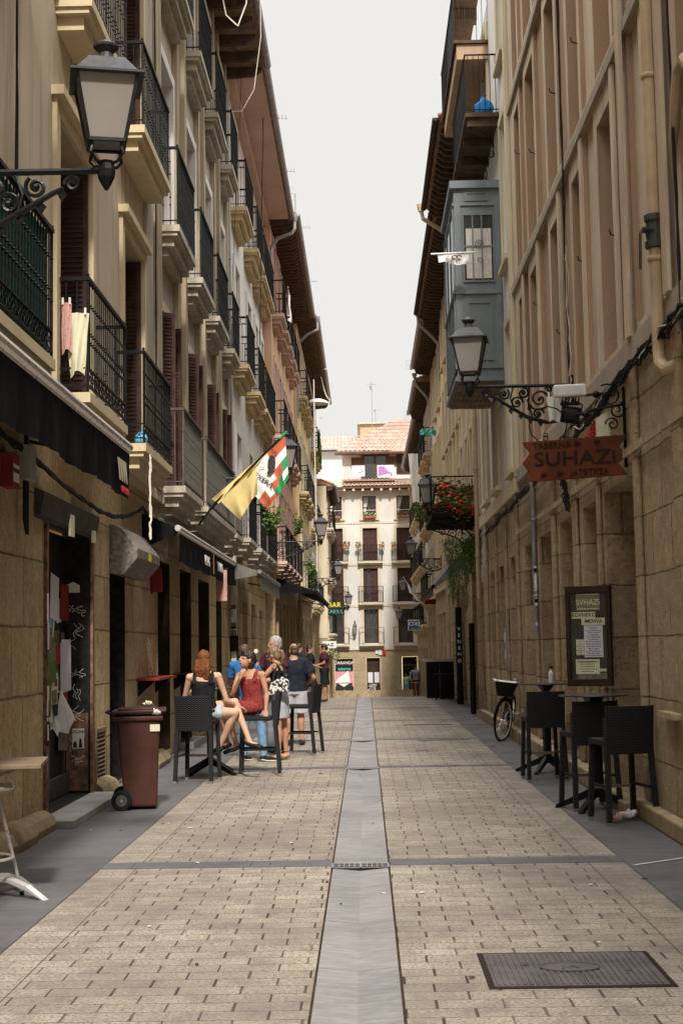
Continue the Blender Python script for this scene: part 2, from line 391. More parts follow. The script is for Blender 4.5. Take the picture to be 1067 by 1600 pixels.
def text(name,s,size,loc,u,v,mat,parent,ext=.002,sx=1.,align='CENTER',res=3):
    cu=bpy.data.curves.new(name,'FONT'); cu.body=s; cu.size=size; cu.extrude=ext; cu.align_x=align; cu.align_y='CENTER'; cu.resolution_u=res
    cu.offset=size*.012
    o=bpy.data.objects.new(name,cu); COL.objects.link(o)
    u=Vector(u).normalized(); v=Vector(v).normalized(); n=u.cross(v)
    M=Matrix((u*sx,v,n)).transposed().to_4x4(); M.translation=Vector(loc)
    cu.materials.append(MATS[mat]); 
    if parent is not None:
        o.parent=parent
        if parent.name in OFF: M.translation-=OFF[parent.name]
    bpy.context.view_layer.update()
    me=bpy.data.meshes.new_from_object(o.evaluated_get(bpy.context.evaluated_depsgraph_get())); me.name=name
    bpy.data.objects.remove(o); o=bpy.data.objects.new(name,me); COL.objects.link(o)
    if parent is not None: o.parent=parent
    o.matrix_local=M
    return o
def gz(y):
    if y<40: return 0.
    if y<48: return -.0355*(y-40)**2/16
    return -.0355*(y-44)
# ================================================================== PEOPLE
def skinmat(name,c):
    mk(name,c,.55,.10,14,.08,60,0,.35)
skinmat('skin_fair',(.56,.34,.24)); skinmat('skin_tan',(.42,.22,.14)); skinmat('skin_shade',(.36,.19,.125))
mk('hair_ginger',(.24,.085,.028),.55,.5,45,.6,90,0,.15,c2=(.07,.026,.011)); mk('hair_dark',(.022,.014,.010),.5,.4,40,.5,90,0,.4); mk('hair_brown',(.07,.04,.022),.5,.4,40,.5,90,0,.4)
mk('hair_blond',(.26,.17,.09),.5,.4,45,.5,90,0,.4,c2=(.09,.06,.035)); mk('hair_grey',(.34,.32,.30),.6,.3,40,.5,90)
mk('cloth_black',(.014,.014,.016),.9,.3,12,.3,120); mk('cloth_navy',(.018,.022,.034),.9,.3,12,.3,120); mk('cloth_blue',(.035,.15,.38),.85,.2,10,.3,120)
mk('denim',(.15,.26,.38),.85,.25,18,.3,160); mk('denim_light',(.36,.42,.48),.85,.25,18,.3,160); mk('cloth_maroon',(.07,.02,.03),.9,.2,10,.2,100); mk('cloth_grey',(.20,.21,.23),.9,.2,10,.3,100)
mk('cloth_lightgrey',(.40,.41,.45),.9,.15,10,.3,100); mk('cloth_green',(.22,.42,.26),.9,.15,10,.3,100); mk('shoe_black',(.02,.02,.022),.5,.3,20,.1); mk('shoe_white',(.7,.68,.66),.5,.05,20,.1); mk('cork',(.36,.21,.12),.8,.2,30,.2); mk('wood_orange',(.50,.20,.07),.6,.2,9,.1); mk('eye_white',(.6,.58,.55),.3,.02,9,0); mk('lip',(.36,.12,.10),.5,.05,9,0)
V3=Vector
def loft(m,pts,rad,side,n=12):
    """ellipse rings: rad=(a along side, b along depth)"""
    pts=[V3(p) for p in pts]; side=V3(side).normalized(); vs=[]; K=len(pts)
    for i,p in enumerate(pts):
        t=(pts[min(i+1,K-1)]-pts[max(i-1,0)]).normalized(); s=(side-t*side.dot(t)); s=s.normalized() if s.length>.05 else t.orthogonal().normalized(); d=t.cross(s)
        a,b=rad[i] if isinstance(rad[i],tuple) else (rad[i],rad[i])
        for k in range(n): an=2*PI*k/n; vs.append(p+s*(a*math.cos(an))+d*(b*math.sin(an)))
    fs=[(i*n+k,i*n+(k+1)%n,(i+1)*n+(k+1)%n,(i+1)*n+k) for i in range(K-1) for k in range(n)]
    fs+=[tuple(range(n))[::-1],tuple((K-1)*n+k for k in range(n))]; m.add(vs,fs)
def ell(m,c,ax,r,n=12,mm=8):
    """ellipsoid; ax=(side,fwd,up) unit vectors, r radii"""
    b=len(m.v); m.ball((0,0,0),1,n,mm); c=V3(c)
    for i in range(b,len(m.v)):
        p=m.v[i]; q=c+ax[0]*(p[0]*r[0])+ax[1]*(p[1]*r[1])+ax[2]*(p[2]*r[2]); m.v[i]=tuple(q)
def remesh(m,name,mat,parent,vox=.009,sm=3,wr=0,wf=9):
    me=bpy.data.meshes.new('tmp'); me.from_pydata(m.v,[],m.f); o=bpy.data.objects.new('tmp',me); COL.objects.link(o)
    # outward normals for the voxel remesher
    bm=bmesh.new(); bm.from_mesh(me); bmesh.ops.recalc_face_normals(bm,faces=bm.faces); bm.to_mesh(me); bm.free()
    r=o.modifiers.new('r','REMESH'); r.mode='VOXEL'; r.voxel_size=vox
    s=o.modifiers.new('s','SMOOTH'); s.iterations=sm; s.factor=.5
    bpy.context.view_layer.update()
    me2=bpy.data.meshes.new_from_object(o.evaluated_get(bpy.context.evaluated_depsgraph_get())); bpy.data.objects.remove(o)
    me2.name=name
    if wr:
        for v in me2.vertices:
            c=v.co; k=mnoise.noise(V3((c.x*wf,c.y*wf,c.z*wf*.7)))+.5*mnoise.noise(V3((c.x*wf*2.3,c.y*wf*2.3,c.z*wf*1.6))); v.co=c+v.normal*(k*wr)
    me2.materials.clear(); me2.materials.append(MATS[mat]); me2.polygons.foreach_set('use_smooth',[True]*len(me2.polygons))
    ob=bpy.data.objects.new(name,me2); COL.objects.link(ob); ob.parent=parent; return ob
UP=V3((0,0,1))
def person(label,loc,J,cl,skin='skin_tan',hair=('short','hair_dark'),vox=.009,rz=0,scale=1,slim=1.,face=True,group=None,fine_hands=True):
    """J: joints in local space. cl: list of garments"""
    t=thing('person',label,'person',loc,rz,group); m=MB()
    sh=(V3(J['shR'])-V3(J['shL'])).normalized(); hp=(V3(J['hipR'])-V3(J['hipL'])).normalized()
    pel,wai,che,nb,hd=[V3(J[k]) for k in('pel','wai','che','nb','head')]
    hf=V3(J.get('look',(0,1,0))).normalized(); hs=hf.cross(UP).normalized(); hu=hs.cross(hf).normalized()
    S=slim
    def torso(mm,e=0,z0=None,top=True):
        P=[pel-(wai-pel).normalized()*.10,pel,pel.lerp(wai,.6),wai,wai.lerp(che,.5),che,che.lerp(nb,.55),nb-(nb-che)*.02]
        R=[(.11*S+e,.09*S+e),(.165*S+e,.115*S+e),(.150*S+e,.105*S+e),(.130*S+e,.095*S+e),(.140*S+e,.105*S+e),(.155*S+e,.115*S+e),(.150*S+e,.095*S+e),(.07*S+e,.06*S+e)]
        loft(mm,P if top else P[:6],R if top else R[:6],sh,16)
    torso(m)
    for s_ in 'LR':
        a=V3(J['sh'+s_]); ell(m,a,(sh,V3((0,1,0)),UP),(.055*S,.055*S,.055*S))
        loft(m,[nb,nb.lerp(a,.6)-UP*.01,a],[(.05,.05),(.05*S,.048*S),(.05*S,.05*S)],UP,10)
    loft(m,[nb-UP*.03,nb.lerp(hd,.35),nb.lerp(hd,.75)],[(.062*S,.06*S),(.052*S,.052*S),(.055,.058)],sh)
    # head
    ell(m,hd+hu*.02-hf*.01,(hs,hf,hu),(.074,.093,.098)); ell(m,hd-hu*.045+hf*.018,(hs,hf,hu),(.058,.070,.070)); ell(m,hd-hu*.095+hf*.050,(hs,hf,hu),(.027,.025,.020))
    ell(m,hd-hu*.020+hf*.094,(hs,hf,hu),(.013,.022,.026)); ell(m,hd-hu*.032+hf*.104,(hs,hf,hu),(.016,.014,.011)); ell(m,hd+hu*.014+hf*.078,(hs,hf,hu),(.05,.014,.012))
    for q in(-1,1): ell(m,hd-hu*.012+hs*(.078*q)-hf*.005,(hs,hf,hu),(.012,.019,.032))
    ell(m,hd-hu*.062+hf*.082,(hs,hf,hu),(.024,.012,.010))
    for s_ in 'LR':
        a,e,w_=V3(J['sh'+s_]),V3(J['el'+s_]),V3(J['wr'+s_]); 
        loft(m,[a,a.lerp(e,.3),a.lerp(e,.7),e],[.050*S,.047*S,.039*S,.036*S],UP if abs((e-a).normalized().z)<.9 else sh,10)
        ell(m,e,(sh,hf,UP),(.036*S,)*3)
        loft(m,[e,e.lerp(w_,.25),e.lerp(w_,.6),w_],[.036*S,.039*S,.032*S,(.026*S,.021*S)],sh,10)
        hd_=V3(J.get('hand'+s_,tuple((w_-e).normalized()))).normalized(); pn=V3(J.get('palm'+s_,(0,0,-1))); pn=(pn-hd_*pn.dot(hd_)); pn=pn.normalized() if pn.length>.1 else hd_.orthogonal().normalized(); ps=hd_.cross(pn)*(1 if s_=='L' else -1)
        loft(m,[w_,w_+hd_*.03,w_+hd_*.07,w_+hd_*.095],[(.026,.019),(.034,.017),(.040,.016),(.037,.014)],ps,10)
        if fine_hands:
            cu=J.get('curl'+s_,.5)
            for k,(o_,ln,rr) in enumerate(((-.029,.070,.0088),(-.010,.079,.0092),(.010,.073,.0090),(.028,.056,.0082))):
                p=w_+hd_*.088+ps*o_; d1=(hd_+pn*cu*.6).normalized(); d2=(hd_+pn*cu*1.7).normalized(); d3=(hd_*(1-cu*.6)+pn*cu*2.4).normalized()
                q1=p+d1*ln*.45; q2=q1+d2*ln*.32; q3=q2+d3*ln*.25; loft(m,[p,q1,q2,q3],[rr*1.1,rr,rr*.95,rr*.75],ps,7)
            p=w_+hd_*.03-ps*.030; d=(hd_*.75-ps*.65+pn*.35).normalized(); q1=p+d*.035; q2=q1+(d+hd_*.4).normalized()*.03; loft(m,[p,q1,q2],[.013,.0105,.008],pn,7)
    for s_ in 'LR':
        h,k,a,to=V3(J['hip'+s_]),V3(J['kn'+s_]),V3(J['an'+s_]),V3(J['toe'+s_]); 
        fs=hp; 
        loft(m,[h,h.lerp(k,.35),h.lerp(k,.75),k],[.088*S,.082*S,.063*S,.055*S],fs,12); ell(m,k,(sh,hf,UP),(.054*S,)*3)
        cb=V3(J.get('back',(0,-1,0))).normalized()
        loft(m,[k,k.lerp(a,.3)+cb*.012,k.lerp(a,.65),a],[.052*S,.057*S,.042*S,.034*S],fs,12)
        ell(m,a,(sh,hf,UP),(.036,)*3)
        fd=(to-a); loft(m,[a-fd.normalized()*.035-UP*.03,a+fd*.35-UP*.02,a+fd*.8,to],[(.030,.034),(.036,.032),(.042,.020),(.030,.014)],fd.cross(UP) if fd.cross(UP).length>.01 else sh,10)
    remesh(m,'body',skin,t,vox,3)
    if face:
        for q in(-1,1):
            e=MB(); c=hd+hu*.006+hs*(.030*q)+hf*.0835; ell(e,c,(hs,hf,hu),(.0125,.007,.007),8,6); E_=e.build('eye','eye_white',t); e=MB(); ell(e,c+hf*.005,(hs,hf,hu),(.006,.003,.006),8,6); e.build('iris','hair_dark',E_)
            e=MB(); loft(e,[c+hu*.020-hs*.018,c+hu*.025,c+hu*.020+hs*.018],[.003,.004,.003],hf,5); e.build('eyebrow',hair[1],t)
        e=MB(); loft(e,[hd-hu*.064-hs*.024+hf*.088,hd-hu*.064+hf*.096,hd-hu*.064+hs*.024+hf*.088],[.003,.006,.003],hu,6); e.build('mouth','lip',t)
    # hair
    h=MB(); kind=hair[0]
    if kind in('short','long','pony','bob'):
        b=len(h.v)
        ell(h,hd+hu*.036-hf*.022,(hs,hf,hu),(.084,.096,.094),16,10); ell(h,hd-hu*.02-hf*.055,(hs,hf,hu),(.074,.058,.080),12,8)
        if kind!='short': ell(h,hd+hu*.055+hf*.040,(hs,hf,hu),(.070,.050,.045),12,8)
        if kind=='long':
            for o_,ln in((-.055,.28),(-.02,.33),(.02,.31),(.058,.27),(0,.22)): loft(h,[hd-hf*.07+hs*o_,hd-hf*.10+hs*o_*1.2-UP*.12,hd-hf*.085+hs*(o_*.9+.01)-UP*(.12+ln*.4),hd-hf*.07+hs*o_*.5-UP*ln],[.045,.042,.034,.012],hs,8)
            for q in(-1,1): loft(h,[hd+hs*.07*q+hu*.03,hd+hs*.085*q-hu*.07-hf*.02,hd+hs*.07*q-hu*.16-hf*.03],[.026,.026,.012],hf,8)
            ell(h,hd+hu*.10-hf*.05,(hs,hf,hu),(.045,.04,.035))
        if kind=='pony': loft(h,[hd-hf*.09+hu*.04,hd-hf*.15+hu*.02,hd-hf*.16-UP*.08,hd-hf*.13-UP*.17],[.026,.032,.028,.010],hs,8)
        if kind=='bob': ell(h,hd-hu*.03-hf*.06,(hs,hf,hu),(.082,.055,.085)); ell(h,hd+hu*.085+hf*.06+hs*.015,(hs,hf,hu),(.062,.045,.03)); ell(h,hd+hu*.02-hf*.12+hs*.02,(hs,hf,hu),(.04,.035,.04))
    if kind=='fringe':
        ell(h,hd+hu*.02-hf*.045,(hs,hf,hu),(.083,.075,.060),14,8); ell(h,hd-hu*.03-hf*.055,(hs,hf,hu),(.074,.05,.06))
    remesh(h,'hair',hair[1],t,max(.008,vox*.9),2,.0055 if kind!='short' else .003,38)
    # garments
    for g in cl:
        k=g['k']; mat_=g['mat']; e=g.get('e',.012); c=MB(); wr=.005
        if k=='top' or k=='shirt':
            P=[pel-(wai-pel).normalized()*.04,pel,pel.lerp(wai,.6),wai,wai.lerp(che,.5),che]; R=[(.168*S+e,.118*S+e),(.168*S+e,.120*S+e),(.155*S+e,.11*S+e),(.138*S+e*1.3,.10*S+e*1.3),(.145*S+e,.108*S+e),(.158*S+e,.118*S+e)]
            if k=='shirt':
                P+=[che.lerp(nb,.55),nb-(nb-che)*.12]; R+=[(.155*S+e,.098*S+e),(.08*S+e,.068*S+e)]
                for s_ in 'LR':
                    a,el=V3(J['sh'+s_]),V3(J['el'+s_]); loft(c,[nb.lerp(a,.25)-UP*.015,a,a.lerp(el,.3),a.lerp(el,g.get('sl',.62))],[.056*S+e*.3,.055*S+e,.055*S+e,.052*S+e*1.5],UP if abs((el-a).normalized().z)<.9 else sh,12)
            else:
                P+=[che.lerp(nb,.28)]; R+=[(.150*S+e,.105*S+e)]
                for s_ in 'LR':
                    a=V3(J['sh'+s_]); b=nb.lerp(a,.62); tf=sh.cross(UP)
                    for q in(-1,1): loft(c,[che.lerp(nb,.05)+sh*((.105 if s_=='R' else -.105)*S)+tf*(q*.105*S),b+tf*(q*.06)+UP*-.01,b+UP*.042],[(.035,.018),(.030,.016),(.028,.014)],sh,8)
            loft(c,P,R,sh,18)
            if g.get('hem'): # skirt part of a dress over the thighs
                for s_ in 'LR':
                    h_,kn=V3(J['hip'+s_]),V3(J['kn'+s_]); loft(c,[h_,h_.lerp(kn,.4),h_.lerp(kn,g['hem'])],[.105*S,.10*S,.098*S],hp,12)
                hm=(V3(J['hipL'])+V3(J['hipR']))/2; km=(V3(J['knL'])+V3(J['knR']))/2; loft(c,[hm,hm.lerp(km,g['hem']*.95)],[(.14,.085),(.13,.07)],hp,12)
            wr=.006
        elif k in('shorts','trousers','skirt'):
            f=g.get('len',.5)
            loft(c,[pel.lerp(wai,.55),pel,pel-(wai-pel).normalized()*.09],[(.152*S+e,.108*S+e),(.172*S+e,.122*S+e),(.15*S+e,.11*S+e)],sh,18)
            if k=='skirt':
                km=(V3(J['knL'])+V3(J['knR']))/2; loft(c,[pel,pel.lerp(km,.5*f),pel.lerp(km,f)],[(.172*S+e,.125*S+e),(.175*S+e,.13*S+e),(.165*S+e,.125*S+e)],hp,18)
            else:
                for s_ in 'LR':
                    h_,kn,an=V3(J['hip'+s_]),V3(J['kn'+s_]),V3(J['an'+s_])
                    if k=='shorts': loft(c,[h_,h_.lerp(kn,f*.6),h_.lerp(kn,f)],[.096*S+e,.092*S+e,(.082*S+e*1.8)],hp,12)
                    else: loft(c,[h_,h_.lerp(kn,.5),kn,kn.lerp(an,.5),an-UP*.01],[.094*S+e*.6,.078*S+e,.06*S+e,.055*S+e*.8,.046*S+e],hp,12)
        elif k=='shoes':
            for s_ in 'LR':
                a,to=V3(J['an'+s_]),V3(J['toe'+s_]); fd=(to-a); ff=V3((fd.x,fd.y,0)) if not g.get('free') else fd
                d=fd.normalized(); c2=MB(); sd=fd.cross(UP)
                P=[a-d*.050-UP*.035,a+fd*.25-UP*.028,a+fd*.75-UP*.004,to+d*.018]; R=[(.036,.040),(.042,.036),(.048,.026),(.034,.020)]
                if g.get('low'): R=[(.042,.036),(.050,.032),(.055,.028),(.042,.024)]; P=[p-UP*.004 for p in P]
                loft(c2,P,R,sd,12); so=remesh(c2,'shoe',mat_,t,.008,2)
                if g.get('sole'):
                    c3=MB(); loft(c3,[p-UP*(.03 if i<3 else .014) for i,p in enumerate(P)],[(.038,.012),(.044,.012),(.050,.011),(.036,.010)],sd,12); c3.build('sole',g['sole'],so)
                if g.get('wedge'):
                    c3=MB(); loft(c3,[a-d*.05-UP*.055,a+fd*.4-UP*.045,to-UP*.008],[(.036,.032),(.04,.022),(.038,.010)],sd,12); c3.build('wedge_sole',g['wedge'],so); c3=MB(); c3.tube([a+V3((.04*math.cos(q*PI/5),.04*math.sin(q*PI/5),.03)) for q in range(10)],.008,5,closed=True); c3.build('ankle_strap',g['wedge'],so)
            continue
        remesh(c,{'top':'top','shirt':'shirt','shorts':'shorts','trousers':'trousers','skirt':'skirt'}[k] if not g.get('name') else g['name'],mat_,t,max(.010,vox),3,wr,g.get('wf',11))
    t.scale=(scale,)*3
    return t
def stand(**k):
    J=dict(pel=(0,0,.95),wai=(0,.01,1.07),che=(0,0,1.28),nb=(0,-.01,1.45),head=(0,.02,1.585),shL=(-.175,-.01,1.40),shR=(.175,-.01,1.40),elL=(-.235,-.03,1.13),elR=(.235,-.03,1.13),wrL=(-.24,.06,.90),wrR=(.24,.06,.90),
        hipL=(-.09,0,.92),hipR=(.09,0,.92),knL=(-.10,.02,.50),knR=(.10,.02,.50),anL=(-.11,-.02,.085),anR=(.11,-.02,.085),toeL=(-.13,.15,.025),toeR=(.13,.15,.025))
    J.update(k); return J
SH=lambda m='shoe_black',**k: dict(k='shoes',mat=m,**k)
# 1 woman in the black top
person('seated woman seen from behind, ginger hair, black sleeveless top and pale denim shorts',(-2.02,17.88,0),
  dict(pel=(0,-.02,.87),wai=(-.01,-.02,1.0),che=(-.02,0,1.18),nb=(-.01,.0,1.345),head=(.0,.03,1.485),look=(.25,.95,-.05),shL=(-.185,.01,1.275),shR=(.17,.01,1.285),elL=(-.265,.10,1.0),wrL=(-.16,.32,1.13),elR=(.27,.05,.985),wrR=(.40,.20,.90),handR=(.5,.5,-.3),handL=(.5,.8,0),
   hipL=(-.07,.05,.86),hipR=(.09,0,.84),knL=(.36,.20,.955),knR=(.38,.06,.83),anL=(.545,.08,.475),anR=(.16,.16,.40),toeL=(.70,-.02,.405),toeR=(.10,.30,.31),back=(-1,-.2,0)),
  [dict(k='top',mat='cloth_black',e=.012),dict(k='shorts',mat='denim_light',len=.42,e=.010),SH('shoe_black',free=1,low=1)],'skin_fair',('long','hair_ginger'),vox=.0085,slim=.93)
# 2 woman in the red dress
person('seated dark haired woman in a red patterned dress, hand raised to her mouth',(-1.50,18.58,0),
  dict(pel=(.03,.0,.87),wai=(.03,.0,1.0),che=(.0,.0,1.18),nb=(-.005,.01,1.34),head=(-.04,-.03,1.475),look=(-.80,-.52,.30),shR=(-.155,.06,1.27),shL=(.155,-.06,1.28),elR=(-.23,-.06,1.03),wrR=(-.12,-.20,1.24),handR=(.35,.1,1),palmR=(.4,.5,.2),curlR=.9,
   elL=(.215,-.10,1.03),wrL=(.205,-.17,.83),handL=(.0,-.35,-.9),palmL=(0,1,-.2),curlL=.5,hipR=(-.05,.05,.86),hipL=(.06,-.05,.86),knR=(-.40,-.06,.885),knL=(-.30,-.24,.865),anR=(-.30,-.10,.42),anL=(-.17,-.22,.40),toeR=(-.44,-.22,.34),toeL=(-.30,-.33,.32),back=(.7,.7,0)),
  [dict(k='top',mat='red_dress',e=.014,hem=.55,name='dress'),SH('shoe_black',free=1,low=1)],'skin_tan',('bob','hair_dark'),vox=.0085,slim=.9)
# 3 man in blue, jeans
person('standing man in a blue T-shirt and jeans with black and white trainers',(-1.60,20.75,0),
  stand(pel=(-.06,.0,.95),wai=(-.10,.02,1.07),che=(-.15,.04,1.27),nb=(-.17,.05,1.43),head=(-.15,.07,1.555),look=(.85,.5,-.15),shL=(-.34,.10,1.38),shR=(.0,-.02,1.38),elL=(-.40,.22,1.12),elR=(.06,.08,1.12),wrL=(-.22,.42,1.12),wrR=(.0,.33,1.14),hipL=(-.15,.04,.92),hipR=(.03,-.04,.92),knL=(-.18,.1,.5),knR=(.08,-.06,.50),anL=(-.20,.06,.085),anR=(.11,-.10,.085),toeL=(-.12,.2,.03),toeR=(.27,-.02,.03)),
  [dict(k='shirt',mat='cloth_blue',e=.014),dict(k='trousers',mat='denim',e=.012),SH('shoe_black',sole='shoe_white')],'skin_tan',('short','hair_brown'),vox=.009)
# 4 woman with bag
person('standing woman with fair hair tied back, sleeveless top, grey skirt and wedge sandals',(-1.28,20.85,0),
  stand(pel=(.02,0,.92),wai=(.02,.0,1.05),che=(-.01,.02,1.24),nb=(-.02,.03,1.40),head=(-.07,.06,1.515),look=(-.9,.35,-.25),shL=(-.06,-.13,1.35),shR=(.04,.17,1.35),elL=(-.24,-.14,1.17),elR=(-.12,.28,1.15),wrL=(-.42,-.02,1.10),wrR=(-.35,.25,1.12),hipL=(-.01,-.08,.90),hipR=(.04,.08,.90),knL=(.0,-.07,.48),knR=(.07,.08,.48),anL=(.0,-.07,.10),anR=(.10,.08,.10),toeL=(-.13,-.12,.03),toeR=(-.04,.05,.03),back=(1,0,0)),
  [dict(k='top',mat='cloth_black',e=.010),dict(k='skirt',mat='cloth_lightgrey',len=.72,e=.012),SH('skin_tan',low=1,wedge='cork')],'skin_tan',('pony','hair_blond'),vox=.0085,slim=.9)
# 5 older man
person('older grey haired man in a maroon shirt looking over the others',(-1.42,22.3,0),
  stand(look=(-.9,-.5,.0),shL=(.13,-.12,1.40),shR=(-.13,.12,1.40),elL=(.15,-.2,1.13),elR=(-.2,.12,1.13),wrL=(.0,-.3,1.1),wrR=(-.3,-.05,1.1),hipL=(.06,-.06,.92),hipR=(-.06,.06,.92),knL=(.06,-.07,.5),knR=(-.08,.06,.5),anL=(.07,-.06,.085),anR=(-.07,.06,.085),toeL=(-.05,-.16,.03),toeR=(-.2,-.04,.03),back=(.8,.6,0)),
  [dict(k='shirt',mat='cloth_maroon',e=.02),dict(k='trousers',mat='cloth_grey',e=.014),SH()],'skin_tan',('short','hair_grey'),vox=.011,scale=1.06)
# 6 man in navy
person('standing man in a navy T-shirt and pale grey shorts, seen from behind',(-1.20,23.9,0),
  stand(pel=(0,0,.93),look=(-.35,.9,-.25),shL=(-.19,.0,1.38),shR=(.19,.0,1.38),elL=(-.28,.1,1.12),elR=(.33,.02,1.12),wrL=(-.15,.28,1.05),wrR=(.20,.20,1.02),handR=(-.6,.6,0),hipL=(-.09,0,.90),hipR=(.09,0,.90)),
  [dict(k='shirt',mat='cloth_navy',e=.034),dict(k='shorts',mat='cloth_lightgrey',e=.03,len=.9),SH()],'skin_tan',('fringe','hair_brown'),vox=.011,slim=1.12,scale=.99)
# 7-9 three men in dark clothes
person('young man in a dark shirt holding something, leftmost of three standing by the wall',(-1.70,36.5,0),
  stand(look=(.8,-.1,-.3),shL=(-.05,.16,1.40),shR=(.05,-.16,1.40),elL=(.02,.22,1.14),elR=(.06,-.2,1.14),wrL=(.28,.1,1.1),wrR=(.30,-.08,1.08),hipL=(0,.08,.92),hipR=(0,-.08,.92),knL=(0,.09,.5),knR=(0.02,-.09,.5),anL=(0,.1,.085),anR=(0,-.1,.085),toeL=(.16,.11,.03),toeR=(.16,-.11,.03),back=(-1,0,0)),
  [dict(k='shirt',mat='cloth_navy',e=.02),dict(k='shorts',mat='cloth_black',e=.03,len=.95),SH()],'skin_shade',('short','hair_dark'),vox=.013,fine_hands=False)
person('man in black T-shirt and long black shorts turned right, middle of the three men',(-1.60,41.0,0),
  stand(look=(.9,-.3,-.2),shL=(-.03,.17,1.40),shR=(.03,-.17,1.40),elL=(.05,.24,1.14),elR=(.03,-.24,1.14),wrL=(.25,.16,1.06),wrR=(.28,-.12,1.06),hipL=(0,.08,.92),hipR=(0,-.08,.92),knL=(-.08,.09,.5),knR=(.1,-.09,.5),anL=(-.12,.1,.085),anR=(.13,-.1,.085),toeL=(.04,.12,.03),toeR=(.29,-.12,.03),back=(-1,0,0)),
  [dict(k='shirt',mat='cloth_black',e=.03),dict(k='shorts',mat='cloth_black',e=.03,len=1.0),SH()],'skin_shade',('short','hair_dark'),vox=.013,fine_hands=False,slim=1.05,scale=.97)
person('man in dark maroon T-shirt and black shorts facing left, rightmost of three men',(-1.22,42.0,0),
  stand(look=(-.9,.1,-.45),shL=(.03,-.17,1.40),shR=(-.03,.17,1.40),elL=(.0,-.22,1.14),elR=(-.05,.2,1.14),wrL=(-.25,-.12,1.06),wrR=(-.26,.1,1.06),hipL=(0,-.08,.92),hipR=(0,.08,.92),knL=(0,-.09,.5),knR=(.02,.09,.5),anL=(.02,-.1,.085),anR=(.03,.1,.085),toeL=(-.14,-.12,.03),toeR=(-.13,.12,.03),back=(1,0,0)),
  [dict(k='shirt',mat='cloth_maroon',e=.03),dict(k='shorts',mat='cloth_black',e=.03,len=1.0),SH()],'skin_shade',('short','hair_dark'),vox=.013,fine_hands=False,slim=1.05,scale=.99)
# 10 far man with folding wooden frame, 11 child
yb=85.5
person('man in a grey T-shirt at the end of the street carrying a wooden folding stool',(2.98,yb,gz(yb)),
  stand(look=(-.2,-.9,-.35),shL=(.2,-.02,1.40),shR=(-.2,-.02,1.40),elL=(.36,-.05,1.16),elR=(-.36,-.05,1.16),wrL=(.38,-.22,.95),wrR=(-.30,-.24,.95),hipL=(.09,0,.92),hipR=(-.09,0,.92),knL=(.1,-.04,.5),knR=(-.1,-.02,.5),anL=(.1,.05,.085),anR=(-.11,-.02,.085),toeL=(.12,-.12,.03),toeR=(-.13,-.18,.03),back=(0,1,0)),
  [dict(k='shirt',mat='cloth_grey',e=.03),dict(k='trousers',mat='cloth_navy',e=.02),SH()],'skin_shade',('short','hair_dark'),vox=.014,fine_hands=False,slim=1.08,scale=1.05)
t=thing('folding_stool','orange wooden folding stool frame held by the far man','stool',(2.92,yb-.35,gz(yb)+.02),0); m=MB()
for sx in(-1,1): m.tube([(sx*.20,0,.10),(sx*.26,0,.86)],.025,4); m.tube([(sx*.07,0,.10),(sx*.03,0,.80)],.022,4)
m.build('leg','wood_orange',t); m=MB(); m.box(-.25,.25,-.02,.02,.78,.84); m.build('crossbar','wood_orange',t)
t=thing('shopping_bag','small white bag hanging beside the far man','bag',(3.5,yb-.2,gz(yb)+.62),0); m=MB(); m.ball((0,0,.12),.16,8,6,(1,.6,.9)); m.build('sack','cloth_lightgrey',t); m=MB(); m.tube([(-.08,0,.22),(0,0,.36),(.08,0,.22)],.014,4); m.build('handle','ink',t)
person('child in a pale green T-shirt and blue shorts walking beside the far man',(2.40,yb,gz(yb)),
  stand(look=(.7,.6,-.2),elL=(-.22,-.1,1.16),elR=(.22,.1,1.16),wrL=(-.2,.08,.96),wrR=(.16,.26,1.0),knL=(-.08,.1,.5),anL=(-.08,.12,.085),toeL=(-.08,.28,.03),knR=(.08,-.02,.5),anR=(.08,-.15,.085),toeR=(.08,.0,.03)),
  [dict(k='shirt',mat='cloth_green',e=.03),dict(k='shorts',mat='denim',e=.03,len=.95),SH('cloth_lightgrey')],'skin_tan',('short','hair_brown'),vox=.015,fine_hands=False,scale=.78)
# handbag on the woman's shoulder, hair flower, cigarette
t=thing('handbag','black and white patterned handbag hanging from the standing woman\'s shoulder','handbag',(-1.27,20.62,1.06),0)
m=MB(); m.prism([(-.15,-.05,-.12),(.17,-.05,-.06),(.16,-.05,.10),(.06,-.05,.15),(-.10,-.05,.06)],(0,.10,0)); m.build('bag_body','bag_print',t,bevel=.02)
m=MB(); m.tube([(-.08,0,.08),(-.02,.03,.28),(.03,.06,.33),(.08,.03,.28),(.10,0,.13)],.010,6); m.build('strap','ink',t)
t=thing('hair_flower','small white and yellow flower behind the red dressed woman\'s ear','flower',(-1.42,18.52,1.585),0); m=MB()
for k in range(6): a=k*PI/3; m.ball((.018*math.cos(a),-.01,.018*math.sin(a)),.012,6,4)
m.build('petals','paper_white',t); m=MB(); m.ball((0,-.016,0),.009,6,4); m.build('flower_centre','text_yellow',t)
